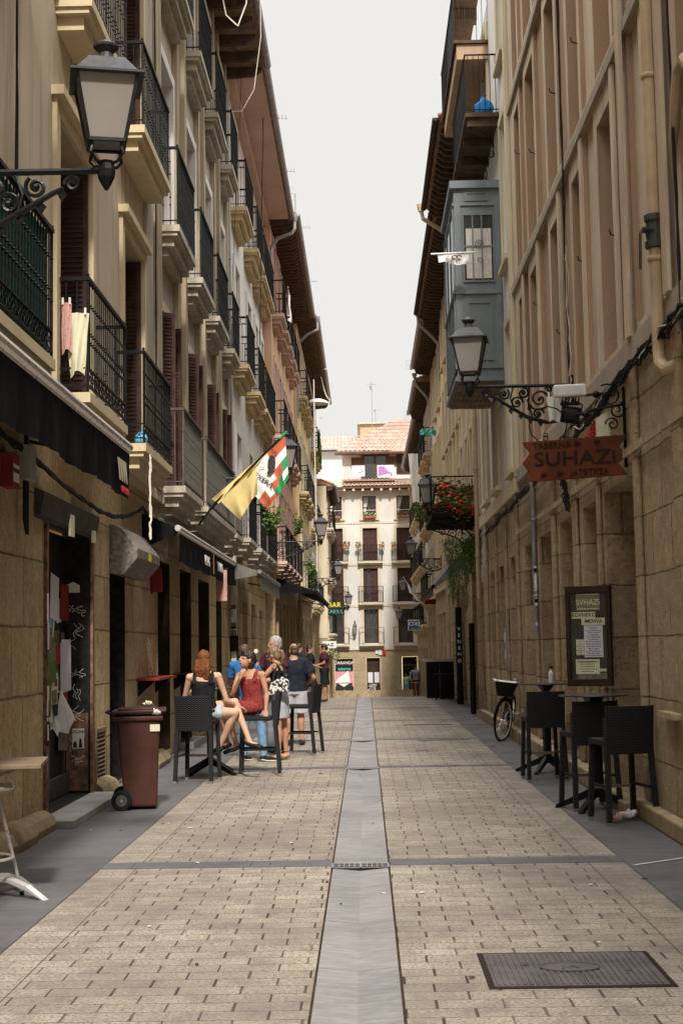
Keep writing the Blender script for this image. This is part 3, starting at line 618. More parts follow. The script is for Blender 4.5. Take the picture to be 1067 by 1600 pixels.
# ================================================================== THE STREET
def sheet(name,x0,x1,y0,y1,dz,mat,step=1.0,nx=1):
    m=MB(); ys=[]; y=y0
    while y<y1-1e-6: ys.append(y); y+= step if y<100 else 20
    ys.append(y1)
    for i,yy in enumerate(ys):
        for k in range(nx+1): m.v.append((x0+(x1-x0)*k/nx,yy,gz(min(yy,90))+dz))
    for i in range(len(ys)-1):
        for k in range(nx):
            a=i*(nx+1)+k; m.f.append((a,a+1,a+nx+2,a+nx+1)); m.mi.append(0)
    return struct(m.build(name,mat))
sheet('ground',-300,300,-60,600,-.03,'tan_stone_plain',2)
YB=[11.0,19.45,25.04,31.1,37.2,43.0]
ch=[(-.272,.138)]
sheet('paved_street',-2.02,-.285,-12,89.9,0,'pavers'); sheet('paved_street',.152,1.9,-12,89.9,0,'pavers')
sheet('pavement',-3.6,-2.024,-12,89.9,.002,'slate_pavement'); sheet('pavement',1.904,4.2,-12,89.9,.002,'slate_pavement')
# V-shaped drainage channel of two slabs
m=MB(); ys=[-12+i for i in range(103)]
for y in ys:
    z=gz(y)
    for x,dz in ((-.272,-.004),(-.07,-.022),(-.064,-.022),(.138,-.004)): m.v.append((x,y,z+dz))
for i in range(len(ys)-1):
    for k in range(3): a=i*4+k; m.f.append((a,a+1,a+5,a+4)); m.mi.append(0)
struct(m.build('drainage_channel','slate_channel'))
m=MB()
for xa,xb in ((-.286,-.271),(.137,.153)):
    for y in range(-12,89): m.add([(xa,y,gz(y)-.012),(xb,y,gz(y)-.012),(xb,y+1,gz(y+1)-.012),(xa,y+1,gz(y+1)-.012)],[(0,1,2,3)])
struct(m.build('channel_joint','dark_wood'))
m=MB()
for i,y in enumerate(YB):
    wd=.30 if i==0 else .28
    for xa,xb in ((-2.02,-.29),(.157,1.9)): m.box(xa,xb,y-wd/2,y+wd/2,gz(y)-.03,gz(y)+.004)
struct(m.build('cross_band','slate_band'))
# grates: openings cut as dark bars across the channel
def grate(y,label):
    t=thing('drain_grate',label,'drain',(-.067,y,0),0,'drain grates in the channel')
    f=MB(); f.box(-.225,.225,-.10,.10,-.03,-.002); f.build('slot_pan','carved_dark',t)
    b=MB(); 
    for x in (-.215,-.008,.198): b.box(x,x+.016,-.10,.10,-.004,.006)
    for k in range(1,5): 
        for s0 in (-.20,.008): b.box(s0+k*.0385-.004,s0+k*.0385+.004,-.10,.10,-.004,.005)
    for yy in (-.10,-.004,.092): b.box(-.215,.214,yy,yy+.009,-.004,.004)
    b.build('grate_bars','zinc',t)
for y,l in ((10.86,'nearest slotted drain grate in the middle channel, on the wide dark cross band'),(19.3,'second slotted drain grate along the middle channel, level with the seated women'),(24.8,'farthest slotted drain grate along the middle channel')): grate(y,l)
t=thing('drain_cover','thin slotted drain strip set in the pavers on the right','drain',(1.3,24.6,0))
b=MB(); b.box(-.45,.45,-.06,.06,-.02,.006)
b.build('frame_strip','slate_pavement',t)
b=MB()
for k in range(18): b.box(-.43+k*.048,-.43+k*.048+.02,-.04,.04,.004,.009)
b.build('slot','carved_dark',t)
t=thing('drain_cover','short dark plain drain strip in the pavers beyond the slotted one','drain',(1.25,29.3,0))
b=MB(); b.box(-.5,.5,-.05,.05,-.02,.006); b.build('frame_strip','cable_black',t)
b=MB(); b.box(-.46,.46,-.012,.012,.004,.009); b.build('slot','grey_iron',t)
# manhole
t=thing('manhole_cover','rectangular ribbed metal manhole cover with an oval badge in the pavers','manhole cover',(1.0,7.38,0))
mk('manhole_metal',(.13,.115,.115),.5,.3,5,.4,70,.5)
f=MB(); f.box(-.44,.46,-.40,.39,-.03,.003); f.build('opening_frame','carved_dark',t)
p=MB(); p.box(-.41,.03,-.36,.355,-.02,.006); p.box(.034,.43,-.36,.355,-.02,.006)
for k in range(26):
    x=-.395+k*.0315
    if abs(x-.03)>.012: p.box(x,x+.014,-.345,.34,.006,.011)
pp=p.build('plate','manhole_metal',t)
e=MB(); e.lathe([(.0001,.006),(.15,.006),(.15,.0125),(.0001,.0125)],(0,0,0),32)
for i,v in enumerate(e.v): e.v[i]=(v[0]*1.0,v[1]*.62,v[2])
bo=e.build('badge','manhole_metal',t); r=MB(); r.tube([(.15*math.cos(a*PI/16),.093*math.sin(a*PI/16),.0135) for a in range(32)],.004,5,closed=True); r.build('badge_rim','grey_iron',bo)
text('badge_letters','J.R',.075,(0,-.003,.0135),(1,0,0),(0,1,0),'grey_iron',bo,.002)
h=MB(); h.box(-.24,-.20,.05,.056,.0112,.0125); h.box(-.223,-.217,.03,.076,.0112,.0125); h.box(.26,.30,-.09,-.084,.0112,.0125); h.box(.277,.283,-.11,-.064,.0112,.0125); h.build('lifting_hole','carved_dark',t)
# litter
rl=random.Random(3)
mk('litter_white',(.6,.58,.55),.8,.1,9,0); mk('leaf_brown',(.08,.05,.03),.8,.3,9,0)
m=MB()
for i in range(90):
    y=rl.uniform(7,34); x=rl.uniform(-2.9,2.5); s=rl.uniform(.006,.018)*(1+y*.02); z=gz(y)+.007
    if -.29<x<.16: z-=.014
    M=Matrix.Rotation(rl.uniform(0,6),3,'Z'); m.cur=rl.choice((0,0,1,1,1)); m.obox((x,y,z+.003),(s*rl.uniform(1,3),s,.004),M)
o=m.build('street_litter',['litter_white','leaf_brown']); o['kind']='stuff'
# painted marks on the right-hand slabs
m=MB()
for a,b in (((1.93,10.65),(2.42,11.0)),((2.22,9.55),(2.6,9.78))):
    d=Vector((b[0]-a[0],b[1]-a[1],0)); n=Vector((-d.y,d.x,0)).normalized()*.012
    m.prism([Vector((*a,.0075))-n,Vector((*b,.0075))-n,Vector((*b,.0075))+n,Vector((*a,.0075))+n],(0,0,.001))
struct(m.build('road_marking','litter_white'))

# ================================================================== FACADES
def pieces(name,mat,root,F,boxes,bevel=0):
    for b in boxes:
        m=MB(); F.box(m,*b); m.build(name,mat,root,bevel=bevel)
class Fac:
    """a street wall in the plane x=x0; d is the distance out of it towards the street"""
    def __init__(s,side,x0,root): s.s=side; s.x0=x0; s.root=root
    def X(s,d): return s.x0+s.s*d
    def P(s,d,y,z): return (s.X(d),y,z)
    def box(s,m,y0,y1,z0,z1,d0,d1): return m.box(s.X(d0),s.X(d1),y0,y1,z0,z1)
    def wall(s,name,mat,y0,y1,z0,z1,ops=(),ends=True,depth=.42,zbase=None,rev=None):
        """ops: (ya,yb,za,zb[,depth]); one sheet with real recesses and jambs"""
        m=MB(); ys=sorted({y0,y1,*[o[0] for o in ops],*[o[1] for o in ops]}); zs=sorted({z0,z1,*[o[2] for o in ops],*[o[3] for o in ops]})
        ys=[y for y in ys if y0<=y<=y1]; zs=[z for z in zs if z0<=z<=z1]
        for i in range(len(ys)-1):
            for j in range(len(zs)-1):
                yc=(ys[i]+ys[i+1])/2; zc=(zs[j]+zs[j+1])/2
                if any(o[0]<yc<o[1] and o[2]<zc<o[3] for o in ops): continue
                m.quad(s.P(0,ys[i],zs[j]),s.P(0,ys[i+1],zs[j]),s.P(0,ys[i+1],zs[j+1]),s.P(0,ys[i],zs[j+1]))
        m.cur=1 if rev else 0
        for o in ops:
            a,b,c,e=o[:4]; D=-(o[4] if len(o)>4 else depth)
            for p,q in (((a,c),(b,c)),((b,c),(b,e)),((b,e),(a,e)),((a,e),(a,c))):
                m.quad(s.P(0,*p),s.P(0,*q),s.P(D,*q),s.P(D,*p))
        m.cur=0
        if ends:
            m.quad(s.P(0,y0,z0),s.P(-3,y0,z0),s.P(-3,y0,z1),s.P(0,y0,z1)); m.quad(s.P(0,y1,z0),s.P(-3,y1,z0),s.P(-3,y1,z1),s.P(0,y1,z1))
            m.quad(s.P(0,y0,z1),s.P(-3,y0,z1),s.P(-3,y1,z1),s.P(0,y1,z1))
        return m.build(name,[mat,rev] if rev else mat,s.root)
    def window(s,y0,y1,z0,z1,D=.3,kind='wood',trim=None,tw=.14,tp=.03,sill=True,lintel=.0,curt=0,frame=None,slat=True):
        """window > pane, surround, shutter, curtain"""
        fm=frame or {'wood':'brown_wood','white':'white_frame','dark':'dark_wood','shutter':'brown_wood','wings':'brown_wood','far':'brown_wood'}[kind]
        m=MB(); g=-D; fw=.06; yc=(y0+y1)/2
        e=.012
        for a,b,c,d in ((y0+e,y0+fw,z0+e,z1-e),(y1-fw,y1-e,z0+e,z1-e),(y0+fw,y1-fw,z1-fw,z1-e),(y0+fw,y1-fw,z0+e,z0+fw*1.4),(yc-.035,yc+.035,z0+fw*1.4,z1-fw)): s.box(m,a,b,c,d,g+.005,g+.06)
        zt=z0+(z1-z0)*.72
        for a,b in ((y0+fw,yc-.035),(yc+.035,y1-fw)):
            s.box(m,a,b,zt-.02,zt+.02,g+.01,g+.05)
            if kind in('white','wood'): s.box(m,a,b,z0+(z1-z0)*.36-.015,z0+(z1-z0)*.36+.015,g+.012,g+.048)
        W=m.build('window',fm,s.root)
        p=MB(); s.box(p,y0,y1,z0,z1,g-.02,g+.002); p.build('pane','glass_dark',W)
        if curt: 
            c=MB(); s.box(c,y0+.08,y1-.08,z0+.1,z1-.08,g+.0035,g+.0045); c.build('curtain','curtain',W)
        if trim:
            t=MB()
            s.box(t,y0-tw,y0-.001,z0,z1+tw,0.001,tp); s.box(t,y1+.001,y1+tw,z0,z1+tw,.001,tp); s.box(t,y0-.001,y1+.001,z1+.001,z1+tw-.002,.001,tp-.002)
            if sill: s.box(t,y0-tw-.04,y1+tw+.04,z0-.09,z0-.001,.001,tp+.06)
            if lintel: s.box(t,y0-tw-.06,y1+tw+.06,z1+tw+.001,z1+tw+lintel,.001,tp+.08)
            t.build('surround',trim,W)
        def leaf(yh,ang,wd,d0,nm='shutter'):
            # hinged at (d0,yh); ang in the y-d plane: 0 = along +y, 90 = straight out of the wall
            t=MB(); a=math.radians(ang); uy,ud=math.cos(a),math.sin(a); th=.035
            n=(-ud,uy)
            def bx(u0,u1,za,zb,t0,t1):
                P=[]
                for u in (u0,u1):
                    for tt in (t0,t1): P.append((s.X(d0+ud*u+n[1]*tt),yh+uy*u+n[0]*tt))
                vs=[(P[0][0],P[0][1],za),(P[2][0],P[2][1],za),(P[3][0],P[3][1],za),(P[1][0],P[1][1],za)]
                vs+=[(q[0],q[1],zb) for q in vs]; t.add(vs,[(0,3,2,1),(4,5,6,7),(0,1,5,4),(1,2,6,5),(2,3,7,6),(3,0,4,7)])
            zz0,zz1=z0+.03,z1-.02
            bx(0,.06,zz0,zz1,0,th); bx(wd-.06,wd,zz0,zz1,0,th); zm=zz0+(zz1-zz0)*.42
            for a0,b0 in ((zz0,zz0+.1),(zm-.05,zm+.05),(zz1-.08,zz1)): bx(.06,wd-.06,a0,b0,.001,th-.001)
            bx(.06,wd-.06,zz0+.1,zz1-.08,.013,.016)
            if slat:
                for a0,b0 in ((zz0+.1,zm-.05),(zm+.05,zz1-.08)):
                    nn=int((b0-a0)/.055)
                    for k in range(nn):
                        zc=a0+(k+.5)*(b0-a0)/nn; bx(.06,wd-.06,zc-.008,zc+.010,.004,th-.004)
            return t.build(nm,'brown_shutter',W)
        hw=(y1-y0)/2
        if kind=='shutter': leaf(y0+.01,0,hw-.012,g+.08); leaf(yc+.002,0,hw-.012,g+.08)
        if kind=='wings': leaf(y0+.04,62,min(hw*.8,.5),g+.09); leaf(y1-.05,100,min(hw*.8,.42),g+.09)
        if kind=='far': leaf(y1-.06,90,min(hw*.62,D-.07),g+.07); 
        return W
    def balcony(s,y0,y1,zs,proj,h,style,smat,steps=2,label=None,z_iron=None):
        """balcony (stone slab on stepped console) > railing"""
        m=MB()
        if style=='iron_floor': s.box(m,y0,y1,zs-.06,zs,.001,proj)
        else:
            s.box(m,y0,y1,zs-.10,zs,.001,proj); s.box(m,y0+.03,y1-.03,zs-.16,zs-.101,.001,proj-.035)
            if steps>=1: s.box(m,y0+.12,y1-.12,zs-.30,zs-.161,.001,proj*.72)
            if steps>=2: s.box(m,y0+.22,y1-.22,zs-.42,zs-.301,.001,proj*.45)
        B=m.build('balcony',smat,s.root,bevel=0)
        r=MB(); p=proj-.03; iron='black_iron'
        top=zs+h; hr=.022
        kb={'knob':1,'knob_scroll':1,'plain':0,'circle':0,'grey':1,'iron_floor':1}[style]
        if style=='grey': iron='grey_iron'
        def P(d,y,z): return s.P(d,y,z)
        a,b=y0+.03,y1-.03
        path=[(0.0,a),(p,a),(p,b),(0.0,b)]
        lv=[zs+.07,top]
        if style in('knob_scroll',): lv.append(zs+.25)
        if style=='circle': lv.append(top-.17)
        for z in lv:
            rr=hr if z==top else .010
            hh=.018 if z==top else .008
            s.box(r,a-rr,a+rr,z-hh,z+hh,0,p+rr); s.box(r,b-rr,b+rr,z-hh,z+hh,0,p+rr); s.box(r,a+rr,b-rr,z-hh,z+hh,p-rr,p+rr)
        sp=.105; rb=.0085 if style!='grey' else .011
        pts=[]
        n=max(1,int((b-a)/sp)); pts+=[(p,a+(b-a)*k/n) for k in range(n+1)]
        n2=max(1,int(p/sp)); pts+=[(p*k/n2,a) for k in range(0,n2)]+[(p*k/n2,b) for k in range(0,n2)]
        z0b=zs+.25 if style=='knob_scroll' else zs+.0; z1b=top-.17 if style=='circle' else top
        far=y0>45
        for k,(d,y) in enumerate(pts):
            if far and k%2: continue
            rb2=rb*1.5 if far else rb
            r.tube([P(d,y,z0b),P(d,y,z1b)],rb2,4,caps=False)
            if kb and not far:
                H=top-z0b
                for q in ((.30,.40,.72) if style!='knob' else (.26,.36,.66,.82)): r.knob(P(d,y,z0b+H*q),.020)
        if style=='knob_scroll':
            k=int((b-a)/.19)
            for i in range(k):
                yc=a+(i+.5)*(b-a)/k
                r.tube([P(p,yc+.078*math.cos(t*PI/5),zs+.16+.078*math.sin(t*PI/5)) for t in range(10)],.007,4,closed=True)
                r.tube([P(p,yc-.09,zs+.09),P(p,yc,zs+.16),P(p,yc+.09,zs+.235)],.006,4); r.tube([P(p,yc-.09,zs+.235),P(p,yc,zs+.16),P(p,yc+.09,zs+.09)],.006,4)
            for dd in (p*.33,p*.7): r.tube([P(dd+.06*math.cos(t*PI/5),a,zs+.16+.075*math.sin(t*PI/5)) for t in range(10)],.007,4,closed=True)
        if style=='circle':
            k=int((b-a)/.16)
            for i in range(k):
                yc=a+(i+.5)*(b-a)/k; r.tube([P(p,yc+.072*math.cos(t*PI/4),top-.09+.072*math.sin(t*PI/4)) for t in range(8)],.007,4,closed=True)
            for i in range(2):
                dc=p*(i+.5)/2; r.tube([P(dc+.072*math.cos(t*PI/4),a,top-.09+.072*math.sin(t*PI/4)) for t in range(8)],.007,4,closed=True)
        for d,y in ((p,a),(p,b)): r.tube([P(d,y,zs-.0),P(d,y,top+.03)],.016,4); r.knob(P(d,y,top+.04),.024)
        r.build('railing',iron,B)
        return B
    def eave(s,y0,y1,z,proj,kind='rafters',smat='soffit_board',rmat='rafter_wood',gut='zinc',rise=.35,spacing=.55):
        m=MB()
        m.prism([s.P(-2.5,y0,z+rise+1.0),s.P(proj,y0,z+.06),s.P(proj,y0,z+.02),s.P(-2.5,y0,z+.08)],(0,y1-y0,0))
        # tile ends
        R=m.build('roof','roof_tile',s.root)
        q=MB(); s.box(q,y0+.01,y1-.01,z-.02,z+.018,.001,proj-.03); q.build('soffit',smat,R)
        if kind=='rafters':
            n=int((y1-y0)/spacing)
            for k in range(n+1):
                w_=MB()
                y=y0+.1+k*(y1-y0-.2)/n
                w_.prism([s.P(.002,y-.06,z-.26),s.P(proj*.72,y-.06,z-.22),s.P(proj-.06,y-.06,z-.10),s.P(proj-.06,y-.06,z-.021),s.P(.002,y-.06,z-.021)],(0,.12,0)); w_.build('rafter',rmat,R)
        else:
            w_=MB(); s.box(w_,y0,y1,z-.22,z-.021,.002,.22); w_.build('cornice',smat,R)
        g_=MB(); pr=[]
        for k in range(7):
            a=PI+PI*k/6; pr.append((math.cos(a)*.08,math.sin(a)*.08))
        pts=[s.P(proj+.08+a,y0,z+.07+b) for a,b in pr]; g_.prism(pts,(0,y1-y0,0)); g_.build('gutter',gut,R)
        t=MB(); n=int((y1-y0)/.2)
        for k in range(n+1): y=y0+k*(y1-y0)/n; t.tube([s.P(proj+.02,y,z+.10),s.P(proj-.8,y,z+.42)],.06,6)
        t.build('tiles','roof_tile',R)
        return R
def block(side,x0,y0,y1,ztop,label,zb=0):
    root=thingW('townhouse',label,'building',(x0-side*3,(y0+y1)/2,gz((y0+y1)/2)),'townhouses lining the street')
    return Fac(side,x0,root)
def fillers(F,y0,y1,z0,z1,D,mat='interior_dark'):
    m=MB(); F.box(m,y0,y1,z0,z1,-D-.02,-D-.001); return m
def ground_openings(F,ops,kinds):
    for (a,b,c,d,D),k in zip(ops,kinds):
        if k=='door':
            m=MB(); F.box(m,a+.02,b-.02,c+.01,d-.35,-D+.004,-D+.05); o=m.build('door','dark_wood',F.root)
            q=MB(); yc=(a+b)/2
            for ya,yb in ((a+.1,yc-.05),(yc+.05,b-.1)):
                for za,zb in ((c+.15,c+.9),(c+1.0,d-.55)): F.box(q,ya,yb,za,zb,-D+.05,-D+.065)
            q.build('door_panel','brown_wood',o); q=MB(); F.box(q,a+.05,b-.05,d-.30,d-.03,-D+.004,-D+.02); q.build('transom_pane','glass_dark',o)
            h=MB(); h.ball(F.P(-D+.1,yc+.08,c+1.0),.03); h.build('handle','steel_cap',o)
        elif k=='shop':
            m=MB()
            for ya,yb in ((a,a+.06),(b-.06,b),((a+b)/2-.03,(a+b)/2+.03)): F.box(m,ya+.005,yb-.005,c+.01,d-.01,-D+.004,-D+.05)
            F.box(m,a+.06,b-.06,c+.01,c+.45,-D+.004,-D+.045); F.box(m,a+.06,b-.06,d-.6,d-.54,-D+.004,-D+.045)
            o=m.build('shopfront','dark_wood',F.root); q=MB(); F.box(q,a,b,c,d,-D-.015,-D+.002); q.build('pane','glass_dark',o)
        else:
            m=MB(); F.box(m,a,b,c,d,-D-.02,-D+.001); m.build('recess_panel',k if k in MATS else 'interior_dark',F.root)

# ---------------------------------------------------------------- L1: cream house on the left, nearest
F=block(1,-3.05,-10,20.9,16,'cream plastered townhouse with brown louvred shutters and black balconies, nearest on the left')
z1,z2,z3=4.2,8.3,12.2
ups=[]
cols=[(9.6,11.4),(14.0,15.75),(17.9,19.55)]
for zz in (z1,z2,z3):
    for a,b in cols: ups.append((a,b,zz+.02,zz+2.85,.45))
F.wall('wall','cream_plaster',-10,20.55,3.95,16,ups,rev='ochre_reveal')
for i,o in enumerate(ups):
    F.window(*o[:4],D=.44,kind='far',trim='cream_trim',tw=.16,tp=.05,sill=False,lintel=.10)
g1=[(13.5,15.9,.08,2.95,.34),(17.0,18.1,.05,2.75,.40)]
F.wall('ground_floor_wall','sandstone_left',-10,20.85,0,3.95,g1,rev='door_black')
m=MB(); F.box(m,-10,20.9,3.80,3.952,.002,.07); m.build('string_course','cream_trim',F.root)
m=MB(); F.box(m,20.42,20.92,3.955,15.9,.003,.10); m.build('corner_pilaster','weathered_wood_pilaster',F.root)
m=MB(); F.box(m,19.75,20.4,3.955,15.9,.003,.045); m.build('corner_pilaster','grey_stone',F.root)
for zz in (z1,z2,z3):
    F.balcony(8.6,12.35,zz,.36,1.16,'knob_scroll','cream_trim',steps=1)
    F.balcony(13.95,16.2,zz,.36 if zz==z1 else .38,1.16 if zz==z1 else 1.1,'knob_scroll' if zz==z1 else 'knob','cream_trim',steps=1)
    F.balcony(17.55,20.0,zz,.36,1.16 if zz==z1 else 1.1,'knob_scroll' if zz==z1 else 'knob','cream_trim',steps=1)
# rounded stone plinth
yy=5.0; rp=random.Random(5)
while yy<20.8:
    L=rp.uniform(.5,.95); b=min(yy+L,20.8)
    if not(b>13.35 and yy<16.0) and not (b>16.9 and yy<18.95):
        rr=rp.uniform(.13,.17); m=MB(); m.tube([(-3.02,yy+.01,.04),(-3.0,yy+.04,.05),(-2.99,b-.04,.05),(-3.02,b-.01,.04)],[rr*.8,rr*1.05,rr,rr*.8],10); m.build('plinth','plinth_stone',F.root,bevel=.02)
    yy=b
# graffitied bar entrance
m=MB(); F.box(m,13.52,15.88,.09,2.9,-.335,-.28); D1=m.build('door','door_black',F.root)
m=MB(); F.box(m,15.83,15.895,.09,2.94,-.28,-.005); m.build('door_jamb','door_black',D1)
m=MB(); F.box(m,13.505,13.60,.09,2.94,-.27,.03); m.build('door_frame','peeling',D1); m=MB(); F.box(m,15.80,15.90,.09,2.9,.001,.03); m.build('door_frame','peeling',D1)
m=MB(); F.box(m,15.842-.02,15.83,.1,.95,-.27,-.03); m.build('peeling_patch','peeling',D1)
m=MB(); F.box(m,13.6,15.8,.09,.3,-.279,-.23); F.box(m,14.85,14.93,.3,.85,-.279,-.25); F.box(m,15.6,15.68,.3,.85,-.279,-.25); m.build('kick_board','header_grey',D1)
m=MB(); m.prism([F.P(.0,13.1,3.16),F.P(.10,13.1,3.12),F.P(.06,13.1,2.9),F.P(.0,13.1,2.88)],(0,2.75,0)); m.build('header_board','header_grey',D1)
m=MB(); F.box(m,14.35,14.55,2.80,3.02,.06,.082)
m.cur=1; F.box(m,15.55,15.7,2.82,2.95,.06,.085); m.build('sticker',['paper_cream','paper_cream'],D1)
# posters: many pasted rectangles on the door leaf and frame
rp=random.Random(11)
mats=['paper_white','poster_mess','dull_red','lightblue_plastic','leaf_green','paper_cream','poster_mess','poster_mess','cable_black','paper_blueish']
for k in range(70):
    m=MB(); y=rp.uniform(14.5,15.75); z=rp.choice([rp.uniform(.9,2.2),rp.uniform(.55,2.35)]); hw=rp.uniform(.06,.25); hh=rp.uniform(.06,.24)
    a=rp.uniform(-.12,.12); M=Matrix.Rotation(a,3,'X'); m.obox((F.X(-.278+.0009*k),min(y,15.8-hw),z),(.0015,hw*2,hh*2),M); m.build('poster',rp.choice(mats),D1)
for k in range(16):
    m=MB(); z=rp.uniform(.8,2.5); m.obox((F.X(rp.uniform(-.2,-.02)),13.5-.004-.0006*k+.0,z),(rp.uniform(.03,.09),.001,rp.uniform(.06,.25)),Matrix.Rotation(rp.uniform(-.2,.2),3,'Y')); m.build('poster',rp.choice(mats),D1)
for k in range(12):
    m=MB(); z=rp.uniform(.3,2.3); y0=13.505; F.box(m,13.51,13.51+rp.uniform(.04,.085),z,z+rp.uniform(.06,.3),.0301,.0315+.0007*k); m.build('poster',rp.choice(mats),D1)
def flap(pts,mat,par): 
    m=MB(); m.prism([Vector(p) for p in pts],(.004,.004,0)); return m.build('torn_paper',mat,par)
flap([(F.X(-.20),15.2,1.22),(F.X(-.05),15.22,.92),(F.X(-.10),15.2,.83),(F.X(-.12),15.2,.76),(F.X(-.27),15.18,.80)],'paper_white',D1)
flap([(F.X(-.26),15.1,1.0),(F.X(-.19),15.12,.86),(F.X(-.21),15.1,.74),(F.X(-.275),15.1,.85)],'paper_white',D1)
flap([(F.X(-.23),15.3,1.72),(F.X(-.12),15.32,1.70),(F.X(-.12),15.34,1.22),(F.X(-.22),15.3,1.18)],'paper_blueish',D1)
flap([(F.X(-.26),15.35,1.70),(F.X(-.235),15.36,1.68),(F.X(-.235),15.37,1.2),(F.X(-.26),15.35,1.22)],'leaf_green',D1)
flap([(F.X(-.27),15.0,2.32),(F.X(-.22),15.02,2.05),(F.X(-.24),15.0,1.78),(F.X(-.275),15.0,1.80)],'paper_white',D1)
# scribbled tags on the black jamb (camera-side face of it)
m=MB(); rp=random.Random(21); yj=15.818
def jam(d,z): return (F.X(d),yj,z)
for zc,sc,n,w0 in ((2.08,.09,5,.20),(1.86,.13,3,.06),(1.70,.16,2,.05),(1.40,.09,4,.16),(1.18,.14,3,.09),(.92,.16,4,.14),(.66,.20,3,.16),(.44,.09,4,.1)):
    d0=rp.uniform(-.24,-.235+max(0,.2-w0))
    for k in range(n):
        P=[]; ph=rp.uniform(0,6); x0=d0+w0*k/n; L_=rp.choice((3,4,6)); sw=rp.uniform(.01,.05); z0=zc+rp.uniform(-.03,.03)
        for q in range(L_+4): P.append(jam(min(-.02,max(-.27,x0+sw*math.sin(q*1.1+ph))),z0+sc*rp.uniform(.6,1.2)*(q/(L_+3)-.5)))
        m.tube(P,rp.uniform(.0018,.0034),4)
m.build('graffiti_tag','paper_white',D1)
m=MB(); m.box(F.X(-.20),F.X(-.07),yj-.004,yj,.56,.78); st=m.build('sticker','paper_white',D1)
text('sticker_letters','ACAB',.047,(F.X(-.135),yj-.006,.745),(1,0,0),(0,0,1),'ink',st,.001)
m=MB(); m.prism([(F.X(-.19),yj-.006,.57),(F.X(-.19),yj-.006,.62),(F.X(-.17),yj-.006,.65),(F.X(-.15),yj-.006,.61),(F.X(-.15),yj-.006,.57)],(0,.002,0)); m.prism([(F.X(-.13),yj-.006,.57),(F.X(-.12),yj-.006,.68),(F.X(-.10),yj-.006,.66),(F.X(-.09),yj-.006,.57)],(0,.002,0)); m.build('sticker_figure','ink',st)
m=MB(); m.prism([jam(-.26,2.28),jam(-.12,2.28),jam(-.12,2.36),jam(-.19,2.40),jam(-.26,2.37)],(0,-.004,0)); m.build('sticker','paper_white',D1)
m=MB(); F.box(m,13.3,15.95,.0,.075,-.3,.33); m.build('door_step','sill_stone',F.root,bevel=.008)
# second recess: dark metal shutter door
m=MB(); F.box(m,17.02,18.08,.06,2.74,-.39,-.35)
for k in range(30): F.box(m,17.04,18.06,.1+k*.088,.16+k*.088,-.35,-.335)
m.build('roller_shutter','door_black',F.root)
# vent grille
m=MB(); F.box(m,15.97,16.02,.07,.76,.001,.04);F.box(m,16.52,16.57,.07,.76,.001,.04);F.box(m,16.02,16.52,.07,.12,.001,.04);F.box(m,16.02,16.52,.71,.76,.001,.04)
for k in range(12):
    z=.14+k*.048; m.prism([F.P(.004,16.02,z+.03),F.P(.035,16.02,z),F.P(.035,16.02,z+.008),F.P(.004,16.02,z+.038)],(0,.5,0))
m.cur=1; F.box(m,16.02,16.52,.12,.71,.001,.003); m.build('vent_grille',['table_brown','interior_dark'],F.root)

# ---------------------------------------------------------------- L2: house with grey stone balconies
F=block(1,-3.05,20.95,31.9,15.2,'white walled townhouse with grey stone balconies and weathered pilasters, second on the left')
cols=[(21.25,22.7),(24.35,25.75),(27.3,28.6),(30.3,31.35)]
ups=[]
for zz,hh in ((4.05,2.75),(8.02,2.85),(12.08,2.5)):
    for a,b in cols: ups.append((a,b,zz+.02,zz+hh,.34 if zz<5 else .30))
F.wall('wall','grey_stone',20.95,31.9,3.9,15.1,ups,rev='white_reveal')
for o in ups:
    lo=o[2]<5
    F.window(*o[:4],D=.29 if not lo else .33,kind='wings' if lo else 'white',trim='cream_trim' if lo else 'white_plaster',tw=.17,tp=.05,sill=False,lintel=.0,frame=None if lo else 'white_frame')
pieces('pilaster','weathered_wood_pilaster',F.root,F,[(a-.13,a+.13,3.95,15.0,.003,.09) for a in (23.0,24.0,26.05,26.95,28.9,29.9,31.6)])
g2=[(20.98,22.25,.1,2.95,.9),(23.5,25.0,.1,2.95,.9),(26.1,27.9,.1,2.9,.9),(29.2,30.3,.1,2.7,.7)]
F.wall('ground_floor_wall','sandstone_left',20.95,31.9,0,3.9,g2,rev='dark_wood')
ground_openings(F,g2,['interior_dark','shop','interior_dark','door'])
m=MB(); F.box(m,20.95,31.9,3.78,3.93,.002,.10); m.build('string_course','grey_stone',F.root)
for i,(a,b) in enumerate(cols):
    y0,y1=[(20.95,23.05),(24.05,26.05),(26.95,28.9),(30.0,31.5)][i]
    F.balcony(y0,y1,8.02,.36,1.2,'knob','grey_stone'); F.balcony(y0,y1,12.08,.36,1.2,'knob','grey_stone')
F.balcony(21.0,23.3,4.05,.42,1.16,'grey','grey_stone'); F.balcony(24.1,29.3,4.05,.42,1.16,'grey','grey_stone'); F.balcony(30.0,31.6,4.05,.38,1.16,'grey','grey_stone')
F.eave(21,31.9,15.0,.95,'rafters','soffit_board','rafter_wood','zinc',spacing=.9)
pieces('door_step','sill_stone',F.root,F,[(29.0,30.2,0,.12,0,.3),(23.4,25.2,.0,.1,0,.22)])

